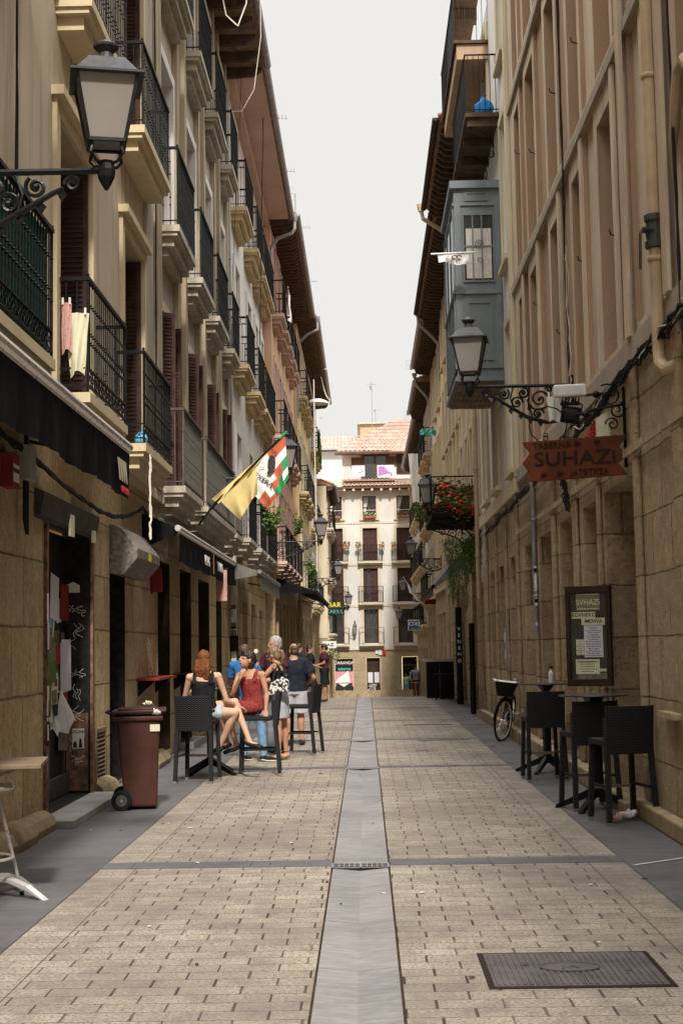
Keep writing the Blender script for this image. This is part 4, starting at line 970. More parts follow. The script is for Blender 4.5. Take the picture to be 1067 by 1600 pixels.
# ---------------------------------------------------------------- L3: white house, ochre slabs, pink soffit
F=block(1,-3.05,31.95,43.9,15.2,'white townhouse with ochre balcony slabs and a smooth pink soffit, third on the left')
cols=[(33.9,35.1),(37.55,38.75),(40.3,41.3),(42.5,43.4)]
ups=[]
for zz,hh in ((4.2,2.6),(8.35,2.6),(12.2,2.3)):
    for a,b in cols: ups.append((a,b,zz+.02,zz+hh,.3))
F.wall('wall','white_plaster',31.95,43.9,3.9,15.1,ups,rev='white_reveal')
for o in ups: F.window(*o[:4],D=.29,kind='shutter' if (o[2]<5 or random.random()<.3) else 'white',trim='white_reveal',tw=.2,tp=.06,sill=False,slat=False)
g3=[(32.9,34.2,.05,2.7,.7),(35.6,37.0,.05,2.8,.8),(38.3,39.8,.05,2.8,.7),(41.2,42.6,.05,2.7,.7)]
F.wall('ground_floor_wall','sandstone_left',31.95,43.9,-.1,3.9,g3)
ground_openings(F,g3,['interior_dark','shop','interior_dark','door'])
for i,(a,b) in enumerate(cols):
    for zz in (8.35,12.2): F.balcony(a-.55,b+.5,zz,.40,1.14,'circle','ochre_slab')
    F.balcony(a-.55,b+.5,4.2,.40,1.14,'knob','grey_stone')
F.eave(31.9,43.9,15.1,.9,'flat','pink_plaster','rafter_wood','zinc')
m=MB(); F.box(m,31.97,32.5,3.95,15.0,.003,.08); m.build('pilaster','weathered_wood_pilaster',F.root)
# ---------------------------------------------------------------- L4 .. L7 : farther houses
def far_house(side,x0,y0,y1,ztop,label,wallm,trimm,slabm,pitch,floors,first,ww=.95,gm='sandstone_far',style='plain',soff='soffit_board',rk='rafters',proj=.38,eproj=.85,balk=None,kinds=('shutter','dark','white'),gutter='zinc',hh=2.45,sp=.42,skip=(),gk=('interior_dark','shop','door'),pil=None):
    F=block(side,x0,y0,y1,ztop,label); rr=random.Random(int(y0*10)+side)
    cols=[]; y=first
    while y+ww<y1-.25: cols.append((y,y+ww)); y+=pitch
    gb=gz(y0); ups=[]
    for zz in floors:
        for c in cols: ups.append((c[0],c[1],zz+.02,zz+hh,.26))
    zg=floors[0]-.25
    F.wall('wall',wallm,y0,y1,zg,ztop,ups,rev=trimm)
    for o in ups: F.window(*o[:4],D=.25,kind=rr.choice(kinds),trim=trimm,tw=.16,tp=.06,sill=balk is None,slat=False,curt=rr.random()<.25)
    gops=[]; y=y0+.5
    while y+1.3<y1-.3: gops.append((y,y+rr.uniform(1.0,1.4),gb-.9,zg-.95,.6)); y+=rr.uniform(1.9,2.4)
    F.wall('ground_floor_wall',gm,y0,y1,gb-2.0,zg,gops)
    ground_openings(F,gops,[rr.choice(gk) for _ in gops])
    m=MB(); F.box(m,y0,y1,zg-.12,zg+.03,.002,.09); m.build('string_course',trimm,F.root)
    if balk:
        for fi,zz in enumerate(floors):
            if fi in skip: continue
            for c in cols: F.balcony(c[0]-.42,c[1]+.42,zz,proj,1.08,balk,slabm)
    if pil:
        pieces('pilaster',pil,F.root,F,[(c[0]-.62,c[0]-.42,zg+.04,ztop-.3,.003,.08) for c in cols])
    F.eave(y0,y1,ztop-.1,eproj,rk,soff,'rafter_wood',gutter,spacing=sp)
    return F
L4=far_house(1,-2.78,43.95,58,15.3,'salmon plastered townhouse under a dark raftered eave, fourth on the left','salmon_plaster','pink_plaster','pink_plaster',2.45,(4.3,8.3,12.2),44.9,balk='plain',eproj=.8)
L5=far_house(1,-2.62,58.05,69,15.3,'yellow townhouse with close set balconies, fifth on the left','yellow_plaster','pale_yellow_plaster','ochre_slab',2.6,(4.0,8.0,12.0),58.9,balk='plain',eproj=.8)
L6=far_house(1,-2.55,69.05,79,15.2,'pale yellow townhouse with a green blind, sixth on the left','pale_yellow_plaster','white_reveal','ochre_slab',2.7,(3.6,7.4,11.3),70.0,balk='plain',eproj=.75)
L7=far_house(1,-2.05,79.05,88,10.6,'low cream townhouse at the far end on the left','pale_yellow_plaster','end_cream','end_cream',2.6,(2.3,5.4,8.2),79.8,balk='plain',eproj=.45,hh=2.0)

# ---------------------------------------------------------------- R1: tan house on the right, nearest
F=block(-1,2.62,-10,23.6,16.5,'tan townhouse with tall narrow recesses between beige pilasters, nearest on the right')
deep=[(8.2,9.2),(10.3,11.25),(12.05,12.6),(14.15,15.11),(16.24,17.02),(18.15,19.04),(20.42,21.41),(22.3,23.0)]
shal=[(9.45,10.1),(12.75,13.3),(13.45,14.0),(15.33,16.05),(17.22,17.95),(19.25,20.2),(21.6,22.15)]
deep[2]=(11.5,11.55)
deep=[d for d in deep if d[1]-d[0]>.2]
ups=[];pan=[]
for zb,zt in ((4.62,7.22),(7.75,10.35),(10.95,13.5),(14.1,16.2)):
    for a,b in deep: ups.append((a,b,zb,zt,.50))
    for a,b in shal: ups.append((a,b,zb,zt+.24,.055)); pan.append((a,b,zb,zt+.24))
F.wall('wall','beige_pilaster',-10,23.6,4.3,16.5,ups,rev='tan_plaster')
for a,b,c,d in pan:
    m=MB(); F.box(m,a,b,c,d,-.06,-.053); m.build('wall_panel','beige_pilaster' if int(a*10)%2 else 'tan_plaster',F.root)
for o in ups:
    if o[4]>.3: F.window(*o[:4],D=.48,kind='dark',trim=None)
m=MB()
for zt in (7.48,10.6,13.78): F.box(m,-10,23.6,zt,zt+.12,.003,.05)
F.box(m,-10,23.6,4.28,4.5,.003,.06); m.build('belt_course','belt_stone',F.root)
pieces('pilaster','beige_pilaster',F.root,F,[(y-.1,y+.1,4.51,16,.051,.085) for y in (13.36,11.62,9.3)]+[(a-.18,a-.02,4.51,7.46,.003,.035) for a,b in deep])
rq=random.Random(77)
for o in ups:
    if o[4]>.3 and o[0]>11:
        m=MB(); F.box(m,o[1]-.09,o[1]-.045,o[2]+.05,o[3]-.05,-.34,-.10-.12*rq.random()); m.build('casement_leaf','dark_wood' if rq.random()<.6 else 'brown_shutter',F.root)
        m=MB(); z=o[2]+(o[3]-o[2])*rq.uniform(.3,.8); m.tube([F.P(0,o[0]-.05,z),F.P(.07,o[0]-.06,z+.02),F.P(.09,o[0]-.1,z+.06)],.008,4); m.build('shutter_hook','black_iron',F.root)
gR=[(9.6,10.9,.12,3.15,.8),(13.75,15.45,.12,3.25,.95),(15.82,16.95,.22,3.22,.9),(17.84,18.95,.22,3.22,.9),(19.85,21.2,.22,3.2,.9),(21.95,23.2,.1,3.2,.9)]
F.wall('ground_floor_wall','sandstone_right',-10,23.7,0,4.28,gR)
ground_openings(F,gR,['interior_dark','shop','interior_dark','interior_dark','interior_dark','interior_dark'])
pieces('plinth','plinth_stone',F.root,F,[(-10,13.72,0,.16,.001,.12),(15.5,23.6,0,.2,.001,.17)],.02); pieces('door_step','plinth_stone',F.root,F,[(13.725,15.495,0,.11,-.3,.2)],.01)
pieces('stone_pilaster','sandstone_right',F.root,F,[(y-wd/2,y+wd/2,.21,4.27,.002,.05) for y,wd in ((13.42,.22),(17.4,.30),(19.4,.28),(21.6,.25),(15.64,.14))]+[(11.4,11.75,.21,4.27,.002,.06)],.02)
pieces('stone_band','sandstone_right',F.root,F,[(-10,23.6,3.42,3.5,.0511,.07)])
m=MB(); F.box(m,11.9,12.6,.98,1.03,.001,.08); m.build('stone_ledge','sandstone_left',F.root)

# ---------------------------------------------------------------- R2 : white-edged house with the blue bay window
F=block(-1,2.62,23.65,31.4,14.2,'white edged townhouse with a blue-grey enclosed bay window, second on the right')
ups=[]
for zz in (4.6,8.3,12.0):
    for a in (24.1,): ups.append((a,a+.9,zz,zz+2.6,.25))
for zz in (4.6,):
    for a in (26.9,29.3): ups.append((a,a+1.0,zz,zz+2.5,.3))
for a in (27.2,29.5): ups.append((a,a+1.0,11.4,13.7,.3))
F.wall('wall','white_plaster',23.65,31.4,4.2,14.2,ups,rev='white_reveal')
for o in ups: F.window(*o[:4],D=min(.24,o[4]-.01),kind='white',trim='cream_trim',tw=.15,tp=.05)
gR2=[(24.5,25.6,.1,3.15,.9),(26.5,27.6,.1,3.1,.9),(28.45,29.6,.1,3.1,.8)]
F.wall('ground_floor_wall','sandstone_right',23.7,31.4,0,4.2,gR2); ground_openings(F,gR2,['interior_dark','sandstone_right','door'])
pieces('stone_pilaster','sandstone_right',F.root,F,[(y-wd/2,y+wd/2,0,4.15,.002,.05) for y,wd in ((24.1,.3),(26.05,.3),(28.0,.3),(30.2,.4))],.02)
pieces('plinth','plinth_stone',F.root,F,[(23.7,31.4,0,.2,.051,.17)])
m=MB(); F.box(m,23.7,31.4,4.15,4.4,.003,.07); F.box(m,23.62,23.85,4.41,14.1,.003,.07); m.build('belt_course','cream_trim',F.root)
# bay
y0,y1,zA,zB,dp=25.5,28.3,6.35,10.05,.86
m=MB(); F.box(m,y0,y1,zA,zB,.001,dp); B=m.build('bay_window','bay_blue',F.root)
t=MB()
for z,h,e in ((zB-.10,.14,.07),(zB-.42,.05,.03),(7.98,.07,.045),(zA+.02,.09,.04),(zA+.25,.05,.03)): t.box(F.X(.001),F.X(dp+e),y0-e,y1+e,z,z+h)
# pilasters and panel frames on the camera-side end and front
def endp(d0,d1,za,zb,e): t.box(F.X(d0),F.X(d1),y0-e,y0-.001,za,zb)
for d0,d1 in ((.02,.12),(.74,.86)): endp(d0,d1,zA+.3,zB-.42,.03)
for za,zb in ((6.75,7.85),): 
    for d0,d1,a,b in ((.2,.24,za,zb),(.62,.66,za,zb),(.24,.62,za,za+.04),(.24,.62,zb-.04,zb)): endp(d0,d1,a,b,.02)
for d0,d1,a,b in ((.22,.27,9.72,9.88),(.61,.66,9.72,9.88)): endp(d0,d1,a,b,.018)
endp(.27,.61,9.72,9.74,.018); endp(.27,.61,9.86,9.88,.018)
for yy in (y0+.02,y0+.9,y0+1.85,y1-.12): t.box(F.X(dp+.001),F.X(dp+.03),yy,yy+.1,zA+.3,zB-.43)
t.build('mouldings','bay_blue',B)
def pane(d0,d1,za,zb):
    w_=MB(); w_.box(F.X(d0),F.X(d1),y0-.012,y0-.002,za,zb); w_.build('pane','glass_dark',B)
    c=MB(); c.box(F.X(d0+.03),F.X(d1-.03),y0-.016,y0-.0125,za+.02,zb-.25); c.build('lace_curtain','curtain',B)
    f=MB()
    for q in (d0-.03,d0+(d1-d0)*.36,d0+(d1-d0)*.68,d1+.005): f.box(F.X(q),F.X(q+.025),y0-.03,y0-.001,za-.03,zb+.03)
    for z in (za-.05,(za+zb)/2,zb): f.box(F.X(d0-.03),F.X(d1+.03),y0-.028,y0-.001,z,z+.03)
    f.build('window_frame','bay_blue',B)
pane(.16,.68,8.25,9.45)
w_=MB()
for k in range(3): w_.box(F.X(dp+.002),F.X(dp+.012),y0+.18+k*.93,y0+.85+k*.93,8.15,9.5)
w_.build('pane','glass_dark',B)
# lace scroll in the pane
q=MB(); q.scroll((F.X(.42),y0-.033,8.9),(1,0,0),(0,0,1),.09,1.5,r=.006); q.scroll((F.X(.40),y0-.033,8.62),(1,0,0),(0,0,1),.07,1.2,r=.005,flip=-1); q.build('iron_scroll','grey_iron',B)
# underside boards
q=MB()
for k in range(9): q.box(F.X(.02+k*.092),F.X(.10+k*.092),y0+.02,y1-.02,zA-.03,zA-.001)
q.build('underside_boards','soffit_board',B)
# balcony above the bay on scrolled brackets
m=MB(); F.box(m,25.3,28.9,11.24,11.32,.001,.62); B2=m.build('balcony','rafter_wood',F.root)
pieces('beam','rafter_wood',B2,F,[(y,y+.10,11.08,11.238,.001,.58) for y in (25.36,26.4,27.5,28.7)])
for y in (25.4,26.9,28.6):
    m=MB(); m.scroll(F.P(.12,y,11.0),(-1,0,0),(0,0,1),.07,1.1,r=.010); m.scroll(F.P(.50,y,11.02),(-1,0,0),(0,0,1),.06,1.1,r=.010); m.scroll(F.P(.16,y,10.55),(-1,0,0),(0,0,1),.09,1.3,r=.010)
    m.tube([F.P(.55,y,11.05),F.P(.3,y,11.03),F.P(.16,y,10.9),F.P(.10,y,10.7),F.P(.13,y,10.5)],.011,5)
    m.build('scroll_bracket','black_iron',B2)
m=MB()
for z,r_ in ((12.42,.018),(11.38,.01)):
    m.tube([F.P(0,25.32,z),F.P(.6,25.32,z),F.P(.6,28.88,z),F.P(0,28.88,z)],r_,5)
for k in range(6): m.tube([F.P(.1*k+.05,25.32,11.32),F.P(.1*k+.05,25.32,12.42)],.009,4)
for k in range(33): m.tube([F.P(.6,25.32+.11*k,11.32),F.P(.6,25.32+.11*k,12.42)],.009,4)
m.build('railing','black_iron',B2)
# roof terrace slab
m=MB(); F.box(m,27.0,31.3,13.05,13.35,.001,.62); B3=m.build('terrace','tan_plaster',F.root)
F2=F; m=MB(); F.box(m,26.95,31.35,13.36,13.42,.001,.68); m.build('terrace_edge','rafter_wood',B3)
m=MB()
m.tube([F.P(0,27.02,14.5),F.P(.66,27.02,14.5),F.P(.66,31.3,14.5)],.02,5)
for k in range(34): m.tube([F.P(.66,27.02+.13*k,13.4),F.P(.66,27.02+.13*k,14.5)],.008,4)
for k in range(6): m.tube([F.P(.11*k,27.02,13.4),F.P(.11*k,27.02,14.5)],.008,4)
m.build('railing','black_iron',B3)
m=MB(); m.prism([F.P(0,28.0,15.6),F.P(.55,28.0,15.35),F.P(.55,28,15.15),F.P(0,28.0,15.15)],(0,3.3,0)); F.box(m,28,28.3,14.9,15.14,0,.5); F.box(m,29.3,29.6,14.9,15.14,0,.5); m.build('roof','rafter_wood',F.root)
# ---------------------------------------------------------------- R3.. R7
R3=far_house(-1,2.68,31.45,38.2,13.6,'ochre townhouse with a dark raftered eave behind the bay window','pale_yellow_plaster','cream_trim','ochre_slab',1.7,(4.6,8.2,11.3),32.0,ww=.75,eproj=.78,hh=2.2,gm='sandstone_right',kinds=('dark','wood'),pil='beige_pilaster',gutter='dark_wood')
R4=far_house(-1,2.85,38.25,50.3,13.5,'long ochre townhouse with flat pilasters, fourth on the right','yellow_plaster','beige_pilaster','ochre_slab',1.75,(4.5,8.0,11.0),38.9,ww=.8,eproj=.75,hh=2.2,gm='sandstone_right',kinds=('dark','wood'),pil='cream_trim',gutter='dark_wood')
R5=far_house(-1,2.98,50.35,60,13.4,'pale townhouse with scalloped rafters, fifth on the right','pale_yellow_plaster','cream_trim','ochre_slab',2.4,(4.0,7.4,10.6),51.0,eproj=.72,hh=2.2,balk=None,kinds=('dark','white'))
R6=far_house(-1,3.02,60.05,69,12.9,'townhouse with yellow stone balconies, sixth on the right','white_plaster','end_cream','ochre_slab',2.5,(3.6,6.8,9.8),60.9,balk='plain',eproj=.65,hh=2.1)
R7=far_house(-1,3.2,69.05,88.5,12.7,'cream townhouse with small balconies at the far end on the right','pale_yellow_plaster','end_cream','ochre_slab',2.7,(2.6,5.6,8.6),70.0,balk='plain',eproj=.6,hh=2.0)
# ================================================================== END OF THE STREET
YE=90.0
root=thingW('apartment_house','white house across the end of the street with cream window surrounds and a tiled roof','building',(0.6,YE,gz(90)))
zb=gz(90)-.03
def eop(xc,w_,z0,z1): return (xc-w_/2,xc+w_/2,z0,z1)
xs=[-6.1,-3.95,-1.78,.40,2.55,4.7]
rows=[(1.72,3.85,'slats'),(4.32,6.45,'shut'),(6.93,9.0,'shut'),(9.62,11.05,'win')]
ops=[eop(x,.92 if r[2]!='win' else .85,r[0],r[1]) for x in xs for r in rows]
gops=[(-1.95,-.78,zb+.01,.78),(.02,.92,zb+.01,.82),(2.26,3.28,zb+.01,.85)]
def ewall(name,mat,x0,x1,z0,z1,ops,y=YE,D=.28):
    m=MB(); X=sorted({x0,x1,*[o[0] for o in ops],*[o[1] for o in ops]}); Z=sorted({z0,z1,*[o[2] for o in ops],*[o[3] for o in ops]})
    for i in range(len(X)-1):
        for j in range(len(Z)-1):
            xc=(X[i]+X[i+1])/2; zc=(Z[j]+Z[j+1])/2
            if any(o[0]<xc<o[1] and o[2]<zc<o[3] for o in ops): continue
            m.quad((X[i],y,Z[j]),(X[i+1],y,Z[j]),(X[i+1],y,Z[j+1]),(X[i],y,Z[j+1]))
    for o in ops:
        for p,q in (((o[0],o[2]),(o[1],o[2])),((o[1],o[2]),(o[1],o[3])),((o[1],o[3]),(o[0],o[3])),((o[0],o[3]),(o[0],o[2]))): m.quad((p[0],y,p[1]),(q[0],y,q[1]),(q[0],y+D,q[1]),(p[0],y+D,p[1]))
    m.quad((x0,y,z0),(x0,y+8,z0),(x0,y+8,z1),(x0,y,z1)); m.quad((x1,y,z0),(x1,y+8,z0),(x1,y+8,z1),(x1,y,z1)); m.quad((x0,y,z1),(x1,y,z1),(x1,y+8,z1),(x0,y+8,z1))
    return m.build(name,mat,root)
ewall('wall','end_white',-8,7,1.35,11.45,ops)
ewall('ground_floor_wall','end_sandstone',-8,7,zb-.5,1.35,gops)
m=MB(); m.box(-8,7,YE-.07,YE-.002,1.30,1.42); m.box(-8,7,YE-.03,YE-.002,4.02,4.16); m.box(-8,7,YE-.03,YE-.002,6.62,6.76); m.box(-8,7,YE-.03,YE-.002,9.28,9.4); m.build('string_course','end_cream',root)
m=MB(); m.box(-8,7,YE-.12,YE-.002,zb,zb+.45); m.build('plinth','plinth_stone',root)
rr=random.Random(4)
for x in xs:
    for ri,(z0,z1,k) in enumerate(rows):
        w_=.92 if k!='win' else .85; a,b=x-w_/2,x+w_/2
        t=MB(); tw=.17
        for p in ((a-tw,a-.001,z0,z1+.16),(b+.001,b+tw,z0,z1+.16),(a-.001,b+.001,z1+.001,z1+.158)): t.box(p[0],p[1],YE-.05,YE-.002,p[2],p[3])
        if k=='win': t.box(a-tw-.03,b+tw+.03,YE-.09,YE-.002,z0-.12,z0-.002)
        f=MB(); Y=YE+.24
        for p in ((a,a+.05,z0,z1),(b-.05,b,z0,z1),(x-.03,x+.03,z0+.05,z1-.05),(a+.05,b-.05,z1-.05,z1),(a+.05,b-.05,z0,z0+.06)): f.box(p[0]+.003,p[1]-.003,Y-.05,Y-.005,p[2],p[3])
        if k=='win': f.box(a+.05,b-.05,Y-.045,Y-.006,(z0+z1)/2-.02,(z0+z1)/2+.02)
        W=f.build('window','brown_wood',root); t.build('surround','end_cream',W)
        p=MB(); p.box(a,b,Y-.004,Y+.01,z0,z1); p.build('pane','glass_dark',W)
        if k=='win':
            c=MB(); c.prism([(a+.07,Y-.0075,z1-.05),(a+.38,Y-.0075,z1-.05),(a+.12,Y-.0075,z0+.1),(a+.07,Y-.0075,z0+.1)],(0,.002,0)); c.build('curtain','curtain',W)
        s=MB()
        op=(k=='slats')
        for q in (0,1):
            xa,xb=((a+.03,x-.01) if q==0 else (x+.01,b-.03))
            if op: xa,xb=((a+.01,a+.16) if q==0 else (b-.16,b-.01))
            if k=='win': continue
            if ri==1 and abs(x-.40)<.1 and q==0: xa,xb=a+.01,a+.24
            s.box(xa,xb,YE+.10,YE+.13,z0+.02,z1-.02)
            n=int((xb-xa)/.075)
            for j in range(n): s.box(xa+.03+j*(xb-xa-.06)/max(1,n),xa+.055+j*(xb-xa-.06)/max(1,n),YE+.09,YE+.0995,z0+.1,z1-.08)
        if s.v: s.build('shutter','brown_shutter' if ri!=1 else 'dull_brown_red' if 'dull_brown_red' in MATS else 'brown_shutter',W)
        if k!='win':
            bm=MB(); bm.box(a-.32,b+.32,YE-.34,YE-.003,z0-.17,z0-.06); bm.box(a-.25,b+.25,YE-.26,YE-.003,z0-.26,z0-.171); B=bm.build('balcony','end_cream',root)
            r=MB(); zt=z0+.98
            for z in (z0+.02,zt): r.tube([(a-.3,YE,z),(a-.3,YE-.31,z),(b+.3,YE-.31,z),(b+.3,YE,z)],.02 if z==zt else .012,4)
            n=7 if ri==0 else 16
            for q in range(n+1): 
                if ri==0 and 0<q<n: continue
                r.tube([(a-.3+(w_+.6)*q/n,YE-.31,z0-.06),(a-.3+(w_+.6)*q/n,YE-.31,zt)],.014 if q%n else .03,4)
            r.build('railing','brown_wood' if ri==0 else 'black_iron',B)
        else:
            r=MB(); r.tube([(a,YE-.05,z0+.52),(b,YE-.05,z0+.52)],.02,4); r.build('rail','white_frame',W)
mk('dull_brown_red',(.16,.055,.05),.6,.2,5,.1)
# eave with round beam ends and a tiled skirt, then the set-back storey and the big roof
m=MB(); m.box(-8,7,YE-.62,YE+.5,11.52,11.60); R=m.build('eave','salmon_plaster',root)
m=MB()
for k in range(26): x=-7.6+k*.585; m.tube([(x,YE-.60,11.40),(x,YE,11.40)],.085,8)
m.build('beam_ends','end_cream',R)
def tiles(P0,P1,Q0,Q1,name,par,nx,rows=6,amp=.055):
    """corrugated tiled slope between lower edge P0-P1 and upper edge Q0-Q1"""
    m=MB(); P0,P1,Q0,Q1=map(Vector,(P0,P1,Q0,Q1)); N=nx*6; n=((P1-P0).cross(Q0-P0)).normalized()
    if n.z<0: n=-n
    for j in range(rows):
        for e in (0,1):
            t=(j+e*1.04)/rows
            for i in range(N+1):
                u=i/N; a=P0.lerp(P1,u); b=Q0.lerp(Q1,u); jit=.03*math.sin(i*1.7+j*2.1)
                m.v.append(tuple(a.lerp(b,min(1,t+ (jit/ rows if 0<t<1 else 0)))+n*(amp*abs(math.sin(PI*u*nx))*1.3-amp*.4+(.05 if e==0 else 0))))
    for j in range(rows):
        for i in range(N): a=(j*2)*(N+1)+i; m.f.append((a,a+1,a+N+2,a+N+1)); m.mi.append(0)
    return m.build(name,'end_tiles',par)
def tilemat():
    g=G('clay_roof_tiles'); v=g.pos(); x,y,z=g.sep(v)
    r=g.white(g.comb(g.math('FLOOR',g.math('MULTIPLY',x,3.6)),g.math('FLOOR',g.math('MULTIPLY',y,2.3)),0.))
    col=g.mix(r,(.29,.185,.15),(.38,.27,.22)); col=g.mix(g.mr(g.noise(v,3,5),.5,.7,0,.5),col,(.22,.14,.11)); MATS['end_tiles']=g.fin(col,.85)
tilemat()
tiles((-8,YE-.75,11.60),(7,YE-.75,11.60),(-8,YE+1.0,12.25),(7,YE+1.0,12.25),'eave_tiles',R,60,4,.05)
m=MB(); m.box(-1.3,7,YE+1.0,YE+8,11.6,14.0); U=m.build('upper_wall','end_white',root)
YU=YE+1.0
W=MB(); W.box(2.2,3.5,YU-.06,YU-.004,12.55,13.95); Wn=W.build('window','dark_wood',root); p=MB(); p.box(2.55,2.9,YU-.075,YU-.061,12.7,13.75); p.box(3.0,3.35,YU-.075,YU-.061,12.7,13.75); p.build('pane','glass_dark',Wn)
W=MB(); W.box(-.08,1.75,YU-.06,YU-.004,12.2,14.0); W.box(-.7,-.08,YU-.08,YU-.004,12.95,13.65); W.box(1.75,2.3-.1,YU-.08,YU-.004,13.1,13.7); Wn=W.build('window','brown_wood',root)
p=MB(); p.box(.15,.75,YU-.075,YU-.061,12.25,13.8); p.box(.9,1.5,YU-.075,YU-.061,12.25,13.8); p.build('pane','glass_dark',Wn)
m=MB(); m.box(-1.2,2.05,YE-.2,YE+.5,12.0,12.06); Bf=m.build('terrace','roof_tile',root)
m=MB()
for x in [-1.1+k*.10 for k in range(32)]: m.tube([(x,YE-.15,12.06),(x,YE-.15,13.02)],.009,4)
m.tube([(-1.1,YE+.6,13.02),(-1.1,YE-.15,13.02),(2.05,YE-.15,13.02),(2.05,YE+.6,13.02)],.02,4); m.build('railing','grey_iron',Bf)
tiles((-1.75,YE+.35,13.95),(7,YE+.35,13.95),(2.2,YE+4.5,16.6),(7,YE+4.5,16.6),'main_roof',root,30,9,.07)
m=MB(); m.box(-1.75,7,YE+.35,YE+.8,13.80,13.93); m.build('fascia','brown_wood',root)
# banners on the terrace rail
def banner(name,label,x0,x1,z0,z1,marks):
    m=MB(); N=10
    for i in range(N+1):
        for z in (z0,z1): m.v.append((x0+(x1-x0)*i/N,YE-.19+.015*math.sin(i*1.5),z))
    for i in range(N): m.f.append((2*i,2*i+2,2*i+3,2*i+1)); m.mi.append(0)
    o=m.build(name,'flag_white'); tag(o,label,'banner'); 
    q=MB()
    for pts in marks: q.prism([(x0+(x1-x0)*a,YE-.215,z0+(z1-z0)*b) for a,b in pts],(0,.004,0))
    q.build('printed_mark','purple',o); return o
banner('protest_banner','white banner with a faint purple squiggle, left one on the terrace rail',-.65,.15,12.3,12.98,[[(.5,.3),(.8,.35),(.85,.6),(.6,.75),(.75,.6),(.72,.45),(.5,.4)],[(.1,.8),(.3,.8),(.3,.86),(.1,.86)]])
banner('protest_banner','white banner with a big purple shape, right one on the terrace rail',.95,2.0,12.2,12.98,[[(.05,.1),(.08,.95),(.45,.9),(.62,.55),(.85,.4),(.95,.1),(.8,.12),(.75,.3),(.55,.32),(.3,.2)]])
# houses behind
r2=thingW('house_behind','low grey block rising behind the tiled roof','building',(1.3,YE+9,10)); m=MB(); m.box(-.1,4.6,YE+9,YE+14,8,17.05); m.build('wall','pipe_tan',r2); m=MB(); m.box(-.3,4.8,YE+8.8,YE+14.2,17.06,17.18); m.build('roof_slab','grey_stone',r2)
r3=thingW('house_behind','white house with a low tiled roof behind the left of the end house','building',(-2.5,YE+8,8)); m=MB(); m.box(-7,1.5,YE+8,YE+14,6,15.0); m.build('wall','end_white',r3)
_r=root; t_=tiles((-7,YE+7.4,15.15),(2.0,YE+7.4,15.15),(-7,YE+10,16.35),(2.0,YE+10,16.35),'roof',r3,34,4,.07)
for x in (.02,1.9): m=MB(); m.box(-7,2.0,YE+7.5,YE+7.9,15.0,15.1)
m.build('fascia','brown_wood',r3)
# doors of the end house
m=MB(); m.box(.04,.90,YE+.2,YE+.26,zb,.80); Dm=m.build('door','dark_wood',root)
m=MB(); m.box(.12,.42,YE+.19,YE+.199,-.75,-.10); m.box(.52,.82,YE+.19,YE+.199,-.75,-.10); m.build('notice','paper_blueish',Dm)
m=MB(); rp=random.Random(9)
for k in range(46):
    x=rp.uniform(.12,.78); z=rp.uniform(zb+.05,-.85); m.tube([(x+.07*math.cos(a*1.1+k),YE+.185,z+.06*math.sin(a*1.3+k)) for a in range(5)],.010,4)
m.build('graffiti_tag','paper_white',Dm)
m=MB(); m.box(2.3,3.24,YE+.2,YE+.26,zb,.83); Dm=m.build('door','interior_dark',root); m=MB(); m.box(2.3,3.24,YE+.17,YE+.199,.28,.36); m.box(2.3,3.24,YE+.17,YE+.199,-.4,-.36); m.build('door_rail','brown_wood',Dm)
m=MB(); m.box(-1.93,-.80,YE+.17,YE+.22,zb,.77); Dm=m.build('roller_shutter','sign_dark' if 'sign_dark' in MATS else 'door_black',root)
text('shutter_letters','DARANDA',.30,(-1.36,YE+.165,.52),(1,0,0),(0,0,1),'paper_white',Dm,.004,sx=.85)
text('shutter_letters','taberna',.26,(-1.36,YE+.165,.14),(1,0,0),(0,0,1),'text_teal',Dm,.004)
m=MB(); m.box(-1.93,-.80,YE+.162,YE+.169,-.95,-.02); m.build('painted_ground','pink_paint',Dm)
m=MB(); m.prism([(-1.93,YE+.155,-.72),(-1.75,YE+.155,-.42),(-1.35,YE+.155,-.18),(-1.12,YE+.155,.03),(-1.0,YE+.155,-.70)],(0,.006,0)); m.build('painted_shape','paper_white',Dm)
m=MB(); m.prism([(-1.9,YE+.15,-.76),(-.85,YE+.15,-.76),(-1.05,YE+.15,-1.5),(-1.38,YE+.15,-1.2),(-1.85,YE+.15,-1.5)],(0,.005,0)); m.build('painted_shape','ink',Dm)
m=MB(); m.prism([(-1.75,YE+.147,-.78),(-1.08,YE+.147,-.78),(-1.40,YE+.147,-.98)],(0,.002,0)); m.tube([(-1.85,YE+.147,-1.52),(-1.38,YE+.147,-1.2),(-.95,YE+.147,-1.52)],.03,4); m.build('painted_shape','paper_white',Dm)
m=MB(); m.box(.62,.78,YE-.08,YE-.003,1.05,1.27); m.build('meter_box','box_white',root); m=MB(); m.box(.82,1.02,YE-.08,YE-.003,.98,1.3); m.build('meter_box','box_white',root); m=MB(); m.box(1.05,1.28,YE-.10,YE-.003,.98,1.3); m.build('alarm_box','red_paint',root)
